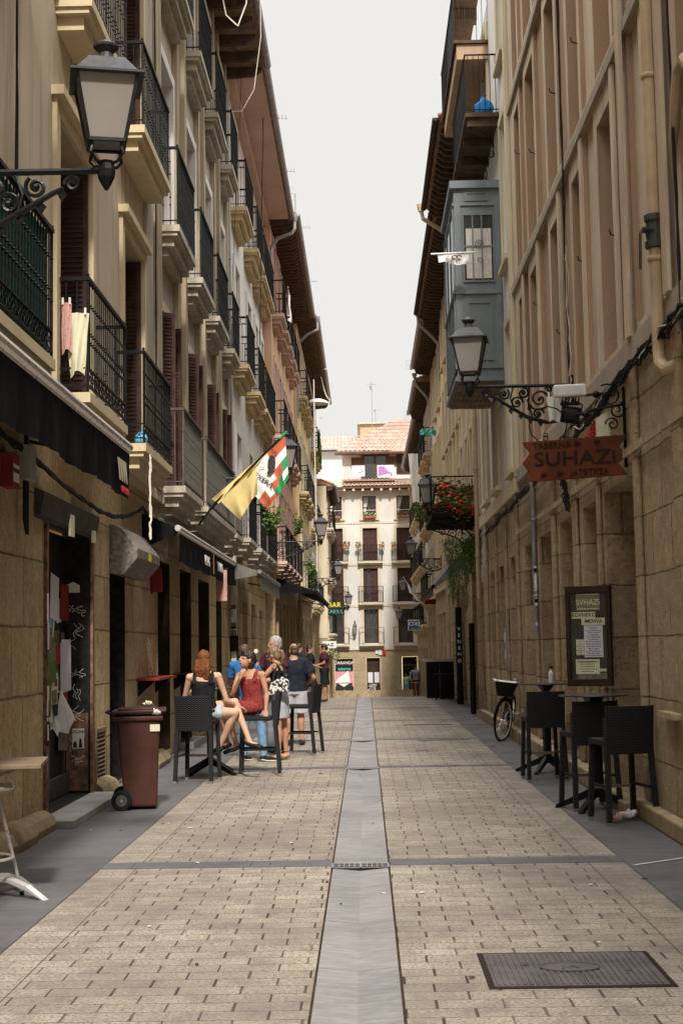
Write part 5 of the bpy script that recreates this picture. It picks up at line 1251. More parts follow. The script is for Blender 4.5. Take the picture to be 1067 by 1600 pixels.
# flowers in the top-floor windows and on the balconies of the end house
def flowerbox(label,x,z,w_,pal,y=YE-.2,n=60,h=.35,seed=1,grp='flower boxes on the end house'):
    t=thing('flower_box',label,'flower box',(x,y,z),0,grp); rp=random.Random(seed)
    m=MB(); m.box(-w_/2,w_/2,-.08,.08,0,.13); m.build('planter','terracotta',t)
    lf=MB(); ft=MB()
    for k in range(n):
        a=rp.uniform(-w_/2,w_/2); c=Vector((a,rp.uniform(-.12,.1),rp.uniform(.08,h))); s=rp.uniform(.03,.06)
        M=Matrix.Rotation(rp.uniform(0,6),3,'Z')@Matrix.Rotation(rp.uniform(-1,1),3,'X'); 
        (ft if k%3==0 else lf).add([c+M@Vector((-s,0,0)),c+M@Vector((0,0,-s)),c+M@Vector((s,0,0)),c+M@Vector((0,0,s))],[(0,1,2,3)])
    lf.build('leaves','leaf_green',t); ft.build('blossoms',pal,t)
flowerbox('flower box with white blossoms under the middle top window',.40,9.64,.8,'paper_white',seed=2,n=110)
flowerbox('flower box with pink blossoms under the right top window',2.55,9.64,.8,'petal_pink',seed=3,n=110)
flowerbox('flower box with dark plants under the left top window',-1.78,9.64,.7,'purple',seed=4,n=60)
flowerbox('small pot of pink blossoms at the end of the middle balcony of the end house',1.15,7.75,.3,'petal_pink',y=YE-.38,seed=6,n=40)
flowerbox('small pot of dry leaves on the end house middle balcony, left end',-.36,7.75,.3,'leaf_green',y=YE-.38,seed=7,n=40)
flowerbox('pot of red blossoms on the left balcony of the end house',-1.1,7.8,.45,'petal_red',y=YE-.38,seed=8,n=60)
flowerbox('small pot of pink blossoms beside the right balcony of the end house',1.9,7.75,.3,'petal_pink',y=YE-.38,seed=9,n=40)
# antennas
def antenna(label,loc,h,kind=0):
    t=thing('tv_antenna',label,'antenna',loc,0,'roof antennas'); m=MB(); m.tube([(0,0,0),(0,0,h)],.022,5); 
    m.build('mast','zinc',t); b=MB()
    if kind==0:
        b.tube([(-.3,0,h*.97),(.35,.1,h*.95)],.015,4)
        for k in range(7): x=-.3+k*.1; b.tube([(x,-.18,h*.96),(x,.18,h*.96)],.008,4)
        b.tube([(-.1,0,h*.93),(-.05,0,h*.85)],.06,6)
    else:
        b.tube([(-.7,0,h),(.0,0,h)],.014,4); 
        for k in range(6): x=-.7+k*.13; b.tube([(x,0,h-.22),(x,0,h+.22)],.012,4)
        b.tube([(-.7,0,h-.22),(0,0,h-.22)],.01,4); b.tube([(-.7,0,h+.22),(0,0,h+.22)],.01,4)
    b.build('elements','zinc',t); return t
antenna('tall thin antenna mast standing above the middle of the end house roof',(.72,YE+4,15.9),3.2)
antenna('short antenna with a slanting rod beside the tall mast',(1.0,YE+9.5,17.1),1.1)
antenna('rack antenna reaching over the street from the right hand roofs',(3.05,72,12.8),3.1,1)
antenna('small antenna below the rack antenna at the right hand roofs',(3.0,76,12.4),1.5,1)
for i,(y,h) in enumerate(((38.5,1.0),(40.5,1.3),(43,1.0),(46,1.2),(50,1.3),(55,1.0),(58,1.4),(62,1.2))):
    antenna(['short antenna nearest on the left roofline','tall antenna second on the left roofline','third antenna along the left roofline','fourth antenna along the left roofline','fifth antenna along the left roofline, above the raftered eave','sixth antenna along the left roofline','seventh antenna, reaching far over the left roofline','eighth and farthest antenna on the left roofline'][i],(-2.25 if i<3 else -2.05,y,15.4),h,i%2)
# ================================================================== STREET LAMPS
def lamp(side,xw,y,z,label,L=1.25,rot=.2,scale=1.,fine=True):
    """wall bracket + square lantern; local +x points away from the wall"""
    t=thing('street_lamp',label,'street lamp',(xw,y,z),0 if side>0 else PI,'lanterns on ornate wall brackets')
    b=MB(); n=6 if fine else 5
    b.tube([(0,0,0),(L,0,0)],.022,n); b.box(0,.03,-.05,.05,-.62,.12)
    q=L/1.27
    b.tube([(.03,0,-.36),(.14*q,0,-.44),(.34*q,0,-.46),(.58*q,0,-.39),(.80*q,0,-.25),(.95*q,0,-.15),(1.02*q,0,-.11)],[.02,.024,.026,.026,.022,.018,.014],n)
    U=(1,0,0);V=(0,0,1)
    sc=[(.16,-.13,.11,1.6,1,1),(.42,-.17,.15,1.7,0,-1),(.20,-.33,.09,1.4,PI,1),(.62,-.09,.075,1.4,PI*.5,1),(.70,-.21,.08,1.4,PI,-1),(.86,-.10,.075,1.5,PI*.7,1),(1.07,-.085,.055,1.5,PI,-1),(.44,-.35,.07,1.3,PI,-1),(.30,-.05,.045,1.2,0,1),(.06,-.25,.05,1.3,0,1)]
    for x,zz,r0,tn,a0,fl in sc: b.scroll((x*q,0,zz),U,V,r0,tn,a0,.014 if fine else .018,5 if fine else 4,14 if fine else 8,.22,fl)
    for x,zz in ((.16,-.13),(.42,-.17),(.20,-.33),(.62,-.09),(.86,-.10),(.70,-.21),(.44,-.35),(.30,-.25),(.55,-.28)): b.ball((x*q,0,zz),.026,6,4)
    b.tube([(.3*q,0,-.44),(.3*q,0,-.25),(.28*q,0,-.02)],.012,5); b.tube([(.5*q,0,-.42),(.56*q,0,-.25),(.54*q,0,-.02)],.011,5); b.tube([(.74*q,0,-.3),(.78*q,0,-.15),(.74*q,0,-.02)],.010,5)
    for k in range(6): x=.38*q+k*.12*q; zz=-.46+.40*(k/6)**1.3; b.add([(x,0,zz),(x+.03,.012,zz-.06),(x+.07,0,zz-.01),(x+.03,-.012,zz+.03)],[(0,1,2,3)])
    b.tube([(.03,0,-.22),(.1,0,-.24),(.24,0,-.33)],.012,5); b.tube([(.05,0,-.05),(.12,0,-.03),(.3,0,-.015)],.018,5)
    # leaf crockets along the brace
    b.lathe([(.012,-.13),(.03,-.10),(.055,-.05),(.06,.0),(.05,.04),(.062,.055),(.02,.07)],(L,0,0),8)
    B=b.build('bracket','lamp_black',t)
    s=MB(); Ms=Matrix.Rotation(rot,3,'Z')
    for k in range(4):
        a=rot+PI/4+k*PI/2; c,sn=math.cos(a),math.sin(a)
        s.tube([(L+.03*c,.03*sn,.035),(L+.10*c,.10*sn,.045),(L+.145*c,.145*sn,.09),(L+.13*c,.13*sn,.14),(L+.145*c,.145*sn,.18)],.011,5)
    s.build('lantern_support','lamp_black',t)
    def sq(h,zz): return [Vector((L,0,zz))+Ms@Vector((sx*h,sy*h,0)) for sx,sy in ((-1,-1),(1,-1),(1,1),(-1,1))]
    zb_,zt=.17,.60; hb,ht=.115,.195
    f=MB(); lo=sq(hb,zb_); hi=sq(ht,zt)
    for k in range(4): f.tube([lo[k],hi[k]],.014,4); f.tube([lo[k],lo[(k+1)%4]],.016,4); f.tube([hi[k],hi[(k+1)%4]],.018,4)
    Lf=f.build('lantern','lamp_black',t)
    g=MB(); lo=sq(hb-.006,zb_+.005); hi=sq(ht-.006,zt); g.add(lo+hi,[(0,1,5,4),(1,2,6,5),(2,3,7,6),(3,0,4,7),(3,2,1,0)]); g.build('glass','frosted_glass',Lf)
    r=MB()
    def ring(h0,z0,h1,z1): a,c=sq(h0,z0),sq(h1,z1); r.add(a+c,[(0,1,5,4),(1,2,6,5),(2,3,7,6),(3,0,4,7)])
    ring(.235,.585,.235,.60); ring(.235,.60,.19,.62); ring(.19,.62,.115,.725); a=sq(.115,.725); r.add(a,[(0,1,2,3)]); a=sq(.235,.585); r.add(a,[(0,1,2,3)])
    r.lathe([(.085,.72),(.055,.75),(.045,.79),(.082,.825),(.085,.84),(.05,.86),(.03,.875),(.001,.89)],(L,0,0),12)
    for q in sq(.205,.622): r.ball(q,.010,5,4)
    R_=r.build('lantern_roof','lamp_roof',Lf); 
    if scale!=1: t.scale=(scale,)*3
    return t
lamp(1,-3.05,9.0,4.755,'black lantern with frosted glass nearest on the left wall, high in the corner',L=1.42,rot=.22,scale=1.0)
lamp(-1,2.62,17.4,4.80,'black lantern on the right wall in front of the blue bay window',L=1.27,rot=-.16)
lamp(1,-3.0,27.5,4.92,'black lantern on the left behind the red and white flag',L=1.52,rot=.12,fine=False)
lamp(-1,2.68,33.2,4.75,'black lantern on the right above the balcony of red flowers',L=1.15,rot=-.1,fine=False)
lamp(1,-2.78,44.5,4.9,'black lantern on the left beside the roofline drainpipe of the salmon house',L=1.45,rot=.1,fine=False)
lamp(-1,2.95,54,4.85,'black lantern on the right below the hanging fern',L=1.15,rot=-.1,fine=False)
lamp(1,-2.6,66,4.75,'small black lantern on the left above the bar window letters',L=1.4,rot=.1,fine=False)
lamp(1,-2.05,79.5,3.75,'small black lantern on the left in front of the white end house',L=1.15,rot=.1,fine=False)
lamp(-1,3.2,78,4.4,'small black lantern on the right half hidden by a pink and white flag',L=1.1,rot=-.1,fine=False)
lamp(-1,3.2,86,3.0,'smallest and farthest black lantern on the right, before the end house window',L=1.15,rot=-.1,fine=False)
t=thing('street_lamp','tiny black wall lantern on the white end house between two windows','street lamp',(-.65,YE-.1,2.35),0,'lanterns on ornate wall brackets')
m=MB(); m.tube([(-.35,0,-.2),(-.2,-.1,-.1),(0,-.2,-.12)],.02,4); m.build('bracket','lamp_black',t); m=MB(); m.lathe([(.11,0),(.18,.42),(.18,.43)],(0,-.2,0),4,PI/4); L_=m.build('lantern','frosted_glass',t); m=MB(); m.lathe([(.22,.43),(.2,.47),(.08,.66),(.05,.7),(.07,.75),(.01,.82)],(0,-.2,0),4,PI/4); m.build('lantern_roof','lamp_black',L_)
# ================================================================== AWNINGS
def awning(label,F_x,side,y0,y1,zt,reach,drop,vh,mat='awning_black',bar='alu',seed=1,zwall=None):
    t=thingW('awning',label,'awning',(F_x,(y0+y1)/2,zt),'awnings over the bar fronts'); xo=F_x+side*reach; zw=zwall or zt+drop
    c=MB(); N=14
    for i in range(N+1):
        y=y0+(y1-y0)*i/N
        for k in range(5): u=k/4; c.v.append((F_x+side*(.08+(reach-.08)*u),y,zw+(zt-zw)*u-.04*math.sin(PI*u)))
    for i in range(N):
        for k in range(4): a=i*5+k; c.f.append((a,a+1,a+6,a+5)); c.mi.append(0)
    c.build('canopy',mat,t)
    b=MB(); b.tube([(xo,y0-.03,zt),(xo,y1+.03,zt)],.045,10); b.box(xo-.05,xo+.012,y0,y1,zt-.075,zt-.03); b.build('front_bar',bar,t,smooth=False)
    v=MB(); rp=random.Random(seed); NN=int((y1-y0)/.06)
    ph=rp.uniform(0,6)
    for i in range(NN+1):
        y=y0+(y1-y0)*i/NN
        for k in range(5):
            u=k/4; wv=.012*u*(math.sin(y*9+ph)+.6*math.sin(y*21+ph*2)); v.v.append((xo+side*.014+wv,y,zt-.07-vh*u-(.015*math.sin(y*3.1) if k==4 else 0)))
    for i in range(NN):
        for k in range(4): a=i*5+k; v.f.append((a,a+1,a+6,a+5)); v.mi.append(0)
    V=v.build('valance',mat,t,smooth=True)
    a=MB()
    for y in (y0+.25,y1-.3):
        a.tube([(F_x,y,zw-.25),(F_x+side*reach*.5,y+.3,zw-.2-(zw-zt)*.4),(xo,y,zt-.05)],.018,5)
    a.build('folding_arm','black_iron',t)
    s=MB(); s.add([(F_x,y0,zw),(xo,y0,zt),(xo,y0,zt-.07),(F_x,y0,zw-.5)],[(0,1,2,3)]); s.build('side_cloth',mat,t)
    return t,V
A1,V1=awning('long black awning with a steel front bar over the graffitied bar door',-3.05,1,5.0,13.2,3.53,.86,.28,.42,seed=2)
m=MB(); xo=-2.19
for k in range(4): m.prism([(xo+.032,12.55+.12*k,3.15),(xo+.032,12.60+.12*k,3.15),(xo+.032,12.52+.12*k,3.34),(xo+.032,12.44+.10*k,3.34)],(.003,0,0))
m.build('printed_logo','paper_cream',V1)
text('printed_year','ORREG1890',.085,(xo+.036,12.82,3.075),(0,1,0),(0,0,1),'red_paint',V1,.002,sx=.95)
A2,V2=awning('black awning with white lettering over the bar where the women sit',-3.05,1,19.5,27.9,3.29,.50,.22,.40,seed=5)
text('awning_letters','ILLAG',.22,(-2.55+.045,22.75,3.02),(0,1,0),(0,0,1),'paper_white',V2,.002,sx=1.3)
text('awning_letters','TXOKO',.22,(-2.55+.045,24.75,3.02),(0,1,0),(0,0,1),'paper_white',V2,.002,sx=1.2)
m=MB(); m.prism([(-2.505,23.63,2.86),(-2.505,23.74,2.88),(-2.505,23.72,3.17),(-2.505,23.65,3.20)],(.003,0,0)); m.build('printed_logo','text_orange',V2)
A3,V3=awning('grey folded awning with a worn edge further along the left',-3.05,1,30.6,37.5,3.25,.80,.30,.30,mat='awning_grey',bar='zinc',seed=7)
A4,V4=awning('long dark awning far along the left, above the standing men',-2.78,1,45,60,3.35,1.25,.45,.12,seed=8,bar='black_iron')
A5,V5=awning('grey awning on the right below the hanging fern',2.66,-1,37.5,44.5,3.15,.85,1.0,.18,mat='awning_grey',bar='black_iron',seed=9)
# ================================================================== WALL THINGS, LEFT
def wallbox(name,label,cat,c,sz,mat,extra=None,bev=.008):
    t=thing(name,label,cat,c); m=MB(); m.box(-sz[0]/2,sz[0]/2,-sz[1]/2,sz[1]/2,-sz[2]/2,sz[2]/2); m.build('housing',mat,t,bevel=bev)
    if extra: extra(t)
    return t
def ex1(t):
    m=MB(); m.box(.056,.058,-.10,.10,-.10,-.02); m.box(.056,.058,-.10,.10,.02,.05); m.build('label_plate','paper_white',t)
wallbox('alarm_box','small red box on the wall above the bar door, left edge','box',(-2.99,11.95,3.17),(.11,.24,.29),'dull_red',ex1)
def ex2(t):
    m=MB(); m.tube([(0,-.05,-.16),(0,-.05,-.5),(.01,0,-.62),(0,.03,-.5),(0,.03,-.16)],.02,6); m.tube([(0,.0,.16),(0,0,.5)],.02,6); m.build('cable','cable_black',t)
wallbox('junction_box','grey upright junction box with thick black cables beside the red box','box',(-2.97,12.45,3.3),(.13,.20,.31),'box_grey',ex2)
t=thing('extractor_hood','sticker covered angular metal hood over the second doorway','extractor hood',(-3.05,17.0,2.55))
m=MB(); m.prism([(0,0,0),(.16,0,-.02),(.34,0,.18),(.34,0,.30),(.14,0,.56),(0,0,.60)],(0,1.85,0)); m.build('hood_shell','hood_metal',t,bevel=.012)
m=MB(); m.box(.341,.344,.9,1.1,.19,.29); m.build('sticker','text_yellow',t); m=MB(); m.prism([(.20,.7,.045),(.26,.7,.10),(.26,1.2,.10),(.20,1.2,.045)],(.004,0,-.004)); m.build('sticker','paper_white',t)
t=thing('alarm_box','red box hanging in the shade under the black awning','box',(-2.98,20.35,2.62)); m=MB(); m.box(-.06,.08,-.1,.1,-.17,.17); m.build('housing','dull_red',t,bevel=.01); m=MB(); m.box(-.07,-.06,-.06,.06,-.2,.2); m.build('back_plate','black_iron',t)
t=thing('hanging_sign','small red hanging sign under the grey corbels','sign',(-2.55,25.6,2.75)); m=MB(); m.box(-.12,.08,-.02,.02,-.28,.28); m.build('sign_panel','petal_pink',t,bevel=.004); m=MB(); m.tube([(-.5,0,.3),(.1,0,.3)],.012,5); m.build('bracket','black_iron',t)
# shelf ledges on the wall by the tables
def ledge(label,y0,y1,z,mat,d=.32):
    t=thing('wall_shelf',label,'shelf',(-3.05,(y0+y1)/2,z)); m=MB(); h=(y1-y0)/2; m.box(0,d,-h,h,0,.03); m.build('shelf_board',mat,t); m=MB()
    for s_ in (-h+.1,h-.13): m.prism([(0,s_,0),(d*.8,s_,0),(0,s_,-.22)],(0,.03,0))
    m.build('bracket','black_iron',t)
ledge('narrow reddish wall shelf behind the brown bin',19.0,20.8,1.22,'dull_red',.30)
ledge('dark wall shelf beside the seated woman in black',22.6,24.9,1.2,'black_iron',.42)
# downpipe with stickers
t=thing('drainpipe','white drainpipe plastered with stickers between the left bar fronts','drainpipe',(-2.96,32.2,0)); m=MB(); m.tube([(0,0,1.9),(0,0,3.7)],.07,10); m.build('pipe','box_white',t); m=MB(); m.tube([(0,0,0),(0,0,1.9)],.10,10); m.build('lower_pipe','door_black',t)
rp=random.Random(8)
for k in range(16):
    z=rp.uniform(.7,3.3); m=MB(); r_=.114 if z<1.85 else .074; m.box(-.06,.06,-r_-.001*k*.3-.004,-r_,z,z+rp.uniform(.08,.2)); m.build('sticker',rp.choice(['paper_white','poster_mess','paper_cream','ink']),t)
def pipe(label,x,y,z0,z1,r,mat,col=3,bend=None,name='drainpipe'):
    t=thing(name,label,'pipe',(x,y,z0)); m=MB(); P=[(0,0,0),(0,0,z1-z0)]
    if bend: P=[Vector(b) for b in bend]+P
    m.tube(P,r,10); m.build('pipe',mat,t,smooth=False); c=MB()
    for k in range(col): z=(z1-z0)*(k+.5)/col; c.lathe([(r+.012,-.02),(r+.018,0),(r+.012,.02)],(0,0,z),10)
    c.build('pipe_collar',mat,t); return t
P1=pipe('thick tan drainpipe with a dark green valve on the near right wall',2.50,11.78,4.05,12,.055,'pipe_tan',5,bend=[(.11,-.25,-.12),(.09,-.22,-.16),(.03,-.12,-.17),(0,-.03,-.1)])
m=MB(); m.lathe([(.06,-.1),(.085,-.09),(.085,-.04),(.07,-.03),(.075,.03),(.07,.12),(.085,.14),(.085,.19),(.06,.2)],(0,0,.98),8); m.tube([(0,-.05,1.03),(-.12,-.1,1.03),(-.14,-.1,.98),(-.15,-.1,.68)],.013,5); m.tube([(0,0,1.03),(-.11,-.06,1.03)],.028,6); m.build('valve','valve_green',P1)
t=thing('vent_pipe','bent tan overflow pipe sticking out at the right edge','pipe',(2.6,10.9,5.55)); m=MB(); m.tube([(0.0,-.25,.30),(0,-.22,.5),(-.02,-.1,.62),(-.03,.08,.6),(-.03,.20,.42),(-.02,.42,.12),(.01,.62,-.1)],[.055,.055,.055,.055,.05,.035,.01],10); m.build('pipe','pipe_tan',t); m=MB(); m.lathe([(.05,-.2),(.07,-.18),(.07,-.1),(.05,-.08)],(0,-.25,.35),8); m.build('pipe_collar','valve_green',t)
pipe('black drainpipe standing before the shadowed doorway on the right',2.45,33.0,.02,2.1,.07,'black_iron',3)
pipe('black sticker covered drainpipe further along the right wall',2.5,38.3,.02,2.6,.09,'black_iron',3)
text('painted_letters','VENENO',.001,(0,0,-50),(1,0,0),(0,0,1),'paper_white',None) if False else None
pipe('grey pipe with peeling white paint between the stone piers on the right',2.50,20.9,1.75,4.0,.035,'zinc',2)
t=[o for o in bpy.data.objects if o.get('label','').startswith('grey pipe with')][0]
m=MB(); rp=random.Random(2)
for k in range(14): z=rp.uniform(.1,.95); m.box(-.02,.02,-.041,-.036,z,z+rp.uniform(.03,.09))
m.build('peeling_paint','paper_white',t)
# letters painted down the black pipe
t=[o for o in bpy.data.objects if o.get('label','').startswith('black sticker')][0]
for i,c in enumerate('VENENO'): text('painted_letter',c,.13,(0,-.095,2.0-i*.17),(1,0,0),(0,0,1),'paper_white',t,.002)
# roofline drainpipes that cross from gutter to wall
def gpipe(label,P,mat='zinc',r=.06):
    b=Vector(P[-1]); t=thing('drainpipe',label,'pipe',b); m=MB(); m.tube([Vector(p)-b for p in P],r,8); m.build('pipe',mat,t)
    m=MB(); m.lathe([(r+.02,0),(r+.03,.05),(.11,.12),(.12,.2)],tuple(Vector(P[0])-b+Vector((0,0,-.05))),8); m.build('hopper',mat,t)
gpipe('pale gutter pipe elbow crossing under the pink soffit on the left',[(-2.0,44.0,15.1),(-2.0,44.0,14.8),(-2.1,44.0,14.65),(-2.55,44.0,14.5),(-2.75,44,14.2),(-2.78,44,13.4)])
gpipe('pale gutter pipe crossing under the eave of the yellow house, left',[(-1.75,58.1,15.1),(-1.75,58.1,14.7),(-2.2,58.1,14.5),(-2.6,58.1,14.1),(-2.62,58.1,11)])
gpipe('tan gutter pipe slanting back to the wall on the right',[(1.75,38.3,13.55),(1.8,38.3,13.3),(2.4,38.3,12.9),(2.62,38.3,12.6),(2.64,38.3,11.9)],'pipe_tan')
gpipe('pale gutter pipe slanting back below the second right hand eave',[(2.1,50.3,13.4),(2.1,50.3,13.1),(2.6,50.3,12.6),(2.82,50.3,12.3),(2.83,50.3,11)])
gpipe('white drainpipe below the scalloped eave, far right',[(2.3,60,13.0),(2.3,60,12.7),(2.8,60,12.1),(2.95,60,11.6),(2.97,60,4)],r=.05)
pipe('pale drainpipe running down the white house corner on the left',-2.98,31.93,3.9,14.5,.045,'zinc',4)
pipe('thin tan pipe down the right wall beside the hanging fern',2.52,31.5,2.6,8.4,.05,'pipe_tan',3)
# ---- cables
def cable(label,P,mat='cable_black',r=.012,n=1,sp=.03,seed=0,sag=0,name='cable'):
    rp=random.Random(seed); base=Vector(P[0]); t=thing(name,label,'cable',base); m=MB()
    for k in range(n):
        Q=[]
        for i in range(len(P)-1):
            a,b=Vector(P[i]),Vector(P[i+1])
            for q in range(8 if i<len(P)-1 else 9):
                u=q/8; Q.append(a.lerp(b,u)-base+Vector((rp.uniform(-sp,sp)*.5,0,rp.uniform(-sp,sp)-sag*4*u*(1-u))))
        Q.append(Vector(P[-1])-base); m.tube(Q,r*rp.uniform(.7,1.3),4)
    m.build('strand',mat,t); return t
cable('thick bundle of black cables along the near right wall',[(2.52,8,4.30),(2.52,11.4,4.20),(2.50,13,4.2),(2.52,17.3,4.05),(2.52,23.3,3.98)],n=9,sp=.07,seed=1,sag=.02)
m=MB(); rp=random.Random(6)
t=[o for o in bpy.data.objects if o.get('label','').startswith('thick bundle')][0]
for k in range(5):
    y=-8; 
    P=[(rp.uniform(-.05,.0),k*2.6+q*.35,-.05-k*.05+rp.uniform(-.06,.06)) for q in range(9)]; m.tube(P,.008,4)
m.build('pale_strand','cable_white',t)
cable('bundle of black cables running on along the right wall past the blue bay',[(2.52,23.3,3.98),(2.52,26,3.95),(2.54,31,3.9)],n=5,sp=.05,seed=2,sag=.03)
for i,(y,l) in enumerate(((17.28,'black cables running up the right wall from the lantern bracket'),(11.2,'pair of thin black cables down the near right wall by the thick pipe'),(9.9,'thin black cables at the right edge above the bent pipe'))):
    cable(l,[(2.56,y,4.25),(2.56,y+.02,8),(2.57,y,14)],n=3 if i==0 else 2,sp=.03 if i==0 else .02,seed=10+i)
cable('loose white wires hanging down the right wall beside the black cables',[(2.55,17.1,4.3),(2.55,17.15,4.9),(2.56,17.2,6.5)],'cable_white',.006,2,.04,seed=20)
cable('tangle of black cables below the floodlight bracket, right',[(2.50,17.5,4.1),(2.48,17.55,3.6),(2.52,17.5,3.25)],n=7,sp=.09,seed=21)
cable('black cables down the left wall beside the green screened balcony',[(-3.0,12.2,3.9),(-3.0,12.15,8),(-3.0,12.1,14)],n=3,sp=.02,seed=22)
cable('black cable running over the left stone wall under the first awning',[(-3.0,11,3.55),(-2.98,12.5,3.42),(-2.98,16.5,3.2),(-2.98,19.2,3.55),(-2.95,20.9,3.3)],n=4,sp=.03,seed=23,sag=.05)
cable('tangle of white and grey wires at the corner under the second awning',[(-2.9,20.2,3.5),(-2.85,20.3,3.2),(-2.85,20.4,2.9)],'cable_white',.008,6,.09,seed=24)
cable('white cord hanging from the left balcony with a blue bag',[(-2.66,17.7,4.05),(-2.66,17.72,3.3),(-2.66,17.7,3.0)],'cable_white',.012,3,.03,seed=25)
cable('knotted white string on the stone wall above the bin',[(-2.98,19.6,1.75),(-2.97,19.62,1.5),(-2.95,19.7,1.3)],'cable_white',.008,4,.06,seed=26)
cable('black cable down the corner pilaster of the cream house',[(-2.93,20.1,3.9),(-2.93,20.15,8),(-2.93,20.1,14)],n=2,sp=.015,seed=27)
cable('thin black cable crossing the white facade under the pink soffit',[(-2.5,30.5,14.6),(-2.95,32.2,9.5),(-2.98,32.6,7.3),(-3.0,31,5.2)],n=1,r=.008,sp=.0,seed=28)
cable('thin black cable dropping from the pink soffit down the left houses',[(-2.35,35,15),(-2.4,34.6,12),(-2.45,34.3,9)],n=1,r=.012,sp=.0,seed=29)
cable('white looped cable hanging below the dark soffit at the top',[(-2.7,23.6,13.2),(-2.35,23.6,13.3),(-2.2,23.6,12.5),(-2.0,23.6,12.3),(-1.85,23.6,12.7),(-1.8,23.6,14)],'cable_white',.012,1,.0,seed=30)
cable('long white rope hanging from the second roofline loop',[(-2.5,27.9,12.45),(-2.3,27.9,12.45),(-2.05,27.9,12.9),(-1.9,27.9,14),(-1.9,27.9,15)],'cable_white',.012,1,.0,seed=31)
cable('long white cord hanging in front of the yellow left houses',[(-1.9,57,12.4),(-1.9,57,8),(-1.88,57,4.6)],'cable_white',.03,1,.0,seed=32)
cable('white looped cord below the far left eave',[(-1.9,68,14.6),(-1.5,68,13.5),(-2.0,68,12.6)],'cable_white',.025,1,.0,seed=33,sag=.3)
cable('knotted cable clump on the right wall before the drainpipe',[(2.5,29.6,4.0),(2.48,29.6,3.4),(2.46,29.7,2.9)],'cable_white',.012,5,.09,seed=34)
# ---- parasol-like white dish hood high on the left
t=thing('satellite_dish','pale round dish on thin struts sticking out high on the left','dish',(-2.55,62,11.9)); t.scale=(.72,)*3
m=MB(); m.lathe([(.001,.30),(.35,.26),(.65,.12),(.72,0),(.68,.0),(.001,.12)],(.85,0,.5),18); m.build('dish','white_frame',t); m=MB()
for dx in (.5,.8): m.tube([(.0,0,-.5),(dx,0,.5)],.03,5)
m.build('strut','box_white',t)
# ================================================================== BALCONY THINGS
# green screen behind the first balcony's bars
t=thing('privacy_screen','dark teal corrugated screen tied inside the near left balcony railing','screen',(-2.76,10.4,4.22))
m=MB(); N=120
for i in range(N+1):
    y=-1.75+3.62*i/N; d=.02*(1 if i%2 else -1)
    m.v+=[(d,y,.03),(d,y,1.1)]
for i in range(N): m.f.append((2*i,2*i+2,2*i+3,2*i+1)); m.mi.append(0)
m.build('corrugated_sheet','teal_cloth',t); m=MB(); m.tube([(0,-1.75,1.08),(0,1.87,1.08)],.012,5); m.tube([(0,-1.75,.1),(0,1.87,.1)],.012,5); m.build('tie_wire','black_iron',t)
def cloth(name,label,cat,loc,w_,h,mat,ax='y',waves=3,amp=.03,seed=0,folds=10,taper=.0,parts=None):
    t=thing(name,label,cat,loc); m=MB(); rp=random.Random(seed); N=16; K=8; ph=rp.uniform(0,6)
    for i in range(N+1):
        for k in range(K+1):
            u=i/N-.5; v_=k/K; off=amp*(math.sin(i/N*waves*6+ph)*(0.4+v_)+.4*math.sin(i*1.3+k)); a=u*w_*(1-taper*v_)
            z=-h*v_*(1+.05*math.sin(i*.33+ph))
            m.v.append((off,a,z) if ax=='y' else (a,off,z))
    for i in range(N):
        for k in range(K): a=i*(K+1)+k; m.f.append((a,a+1,a+K+2,a+K+1)); m.mi.append(0)
    m.build('cloth',mat,t,smooth=True); m=MB()
    for u in (-.35,.35): m.box(*((-.01,.01,u*w_-.01,u*w_+.01) if ax=='y' else (u*w_-.01,u*w_+.01,-.01,.01)),-.02,.05)
    m.build('peg','white_frame',t); return t
cloth('laundry','pale patterned cloth hung on the railing end of the near left balcony','laundry',(-2.82,13.93,5.0),.24,.62,'paper_cream','x',1.2,.03,3,taper=.4)
cloth('laundry','peach cloth hung beside the pale one on the near left balcony','laundry',(-2.92,13.9,5.1),.10,.5,'petal_pink','x',1,.02,4)
cloth('laundry','grey white sheet hanging by the right balconies in front of the end house','laundry',(3.0,72,11.3),1.3,2.6,'flag_white','x',2,.06,5,taper=.3)
cloth('laundry','small blue cloth hanging beside the grey sheet','laundry',(3.15,69.9,9.9),.5,.9,'lightblue_plastic','x',2,.04,6)
cloth('laundry','white towel on the second floor rail of the salmon house','laundry',(-2.30,45.6,13.2),1.2,.9,'flag_white','y',2,.04,7)
cloth('window_blind','green cloth blind on the far left balcony','blind',(-2.1,70.4,12.3),1.6,1.6,'fern_green','y',4,.06,8)
cloth('laundry','turquoise scarf hanging from a rod on the far right upper wall','laundry',(2.45,52,9.5),.6,.2,'text_teal','x',2,.08,9)
def bag(name,label,loc,mat,s,neck=True):
    t=thing(name,label,'bag',loc); m=MB(); m.ball((0,0,s*.42),s*.5,14,10,(1,.8,.95) if neck else (1.25,.9,.55)); rp=random.Random(1)
    for i,v in enumerate(m.v):
        k=1+(.22 if neck else .55)*mnoise.noise(Vector(v)*(2.7 if neck else 3.6)/s+Vector((3,1,loc[0]))); m.v[i]=(v[0]*k,v[1]*k,max(.002,v[2]*k))
    m.build('sack' if neck else 'crumpled_sheet',mat,t,smooth=False)
    if not neck: return
    m=MB(); m.tube([(0,0,s*.8),(.02,0,s*1.0),(.08*s,0,s*1.15)],[.03*s*2,.02*s*2,.10*s],6); m.build('knotted_neck',mat,t)
bag('plastic_bag','blue plastic bag on the iron balcony above the bay window',(2.36,25.55,11.33),'blue_plastic',.36)
bag('plastic_bag','light blue plastic bag in the corner of the third low left balcony',(-2.78,17.72,4.21),'lightblue_plastic',.17)
bag('rubbish_bag','small crumpled white bag on the ground by the nearest right stool',(2.38,13.3,.006),'paper_white',.12,False)
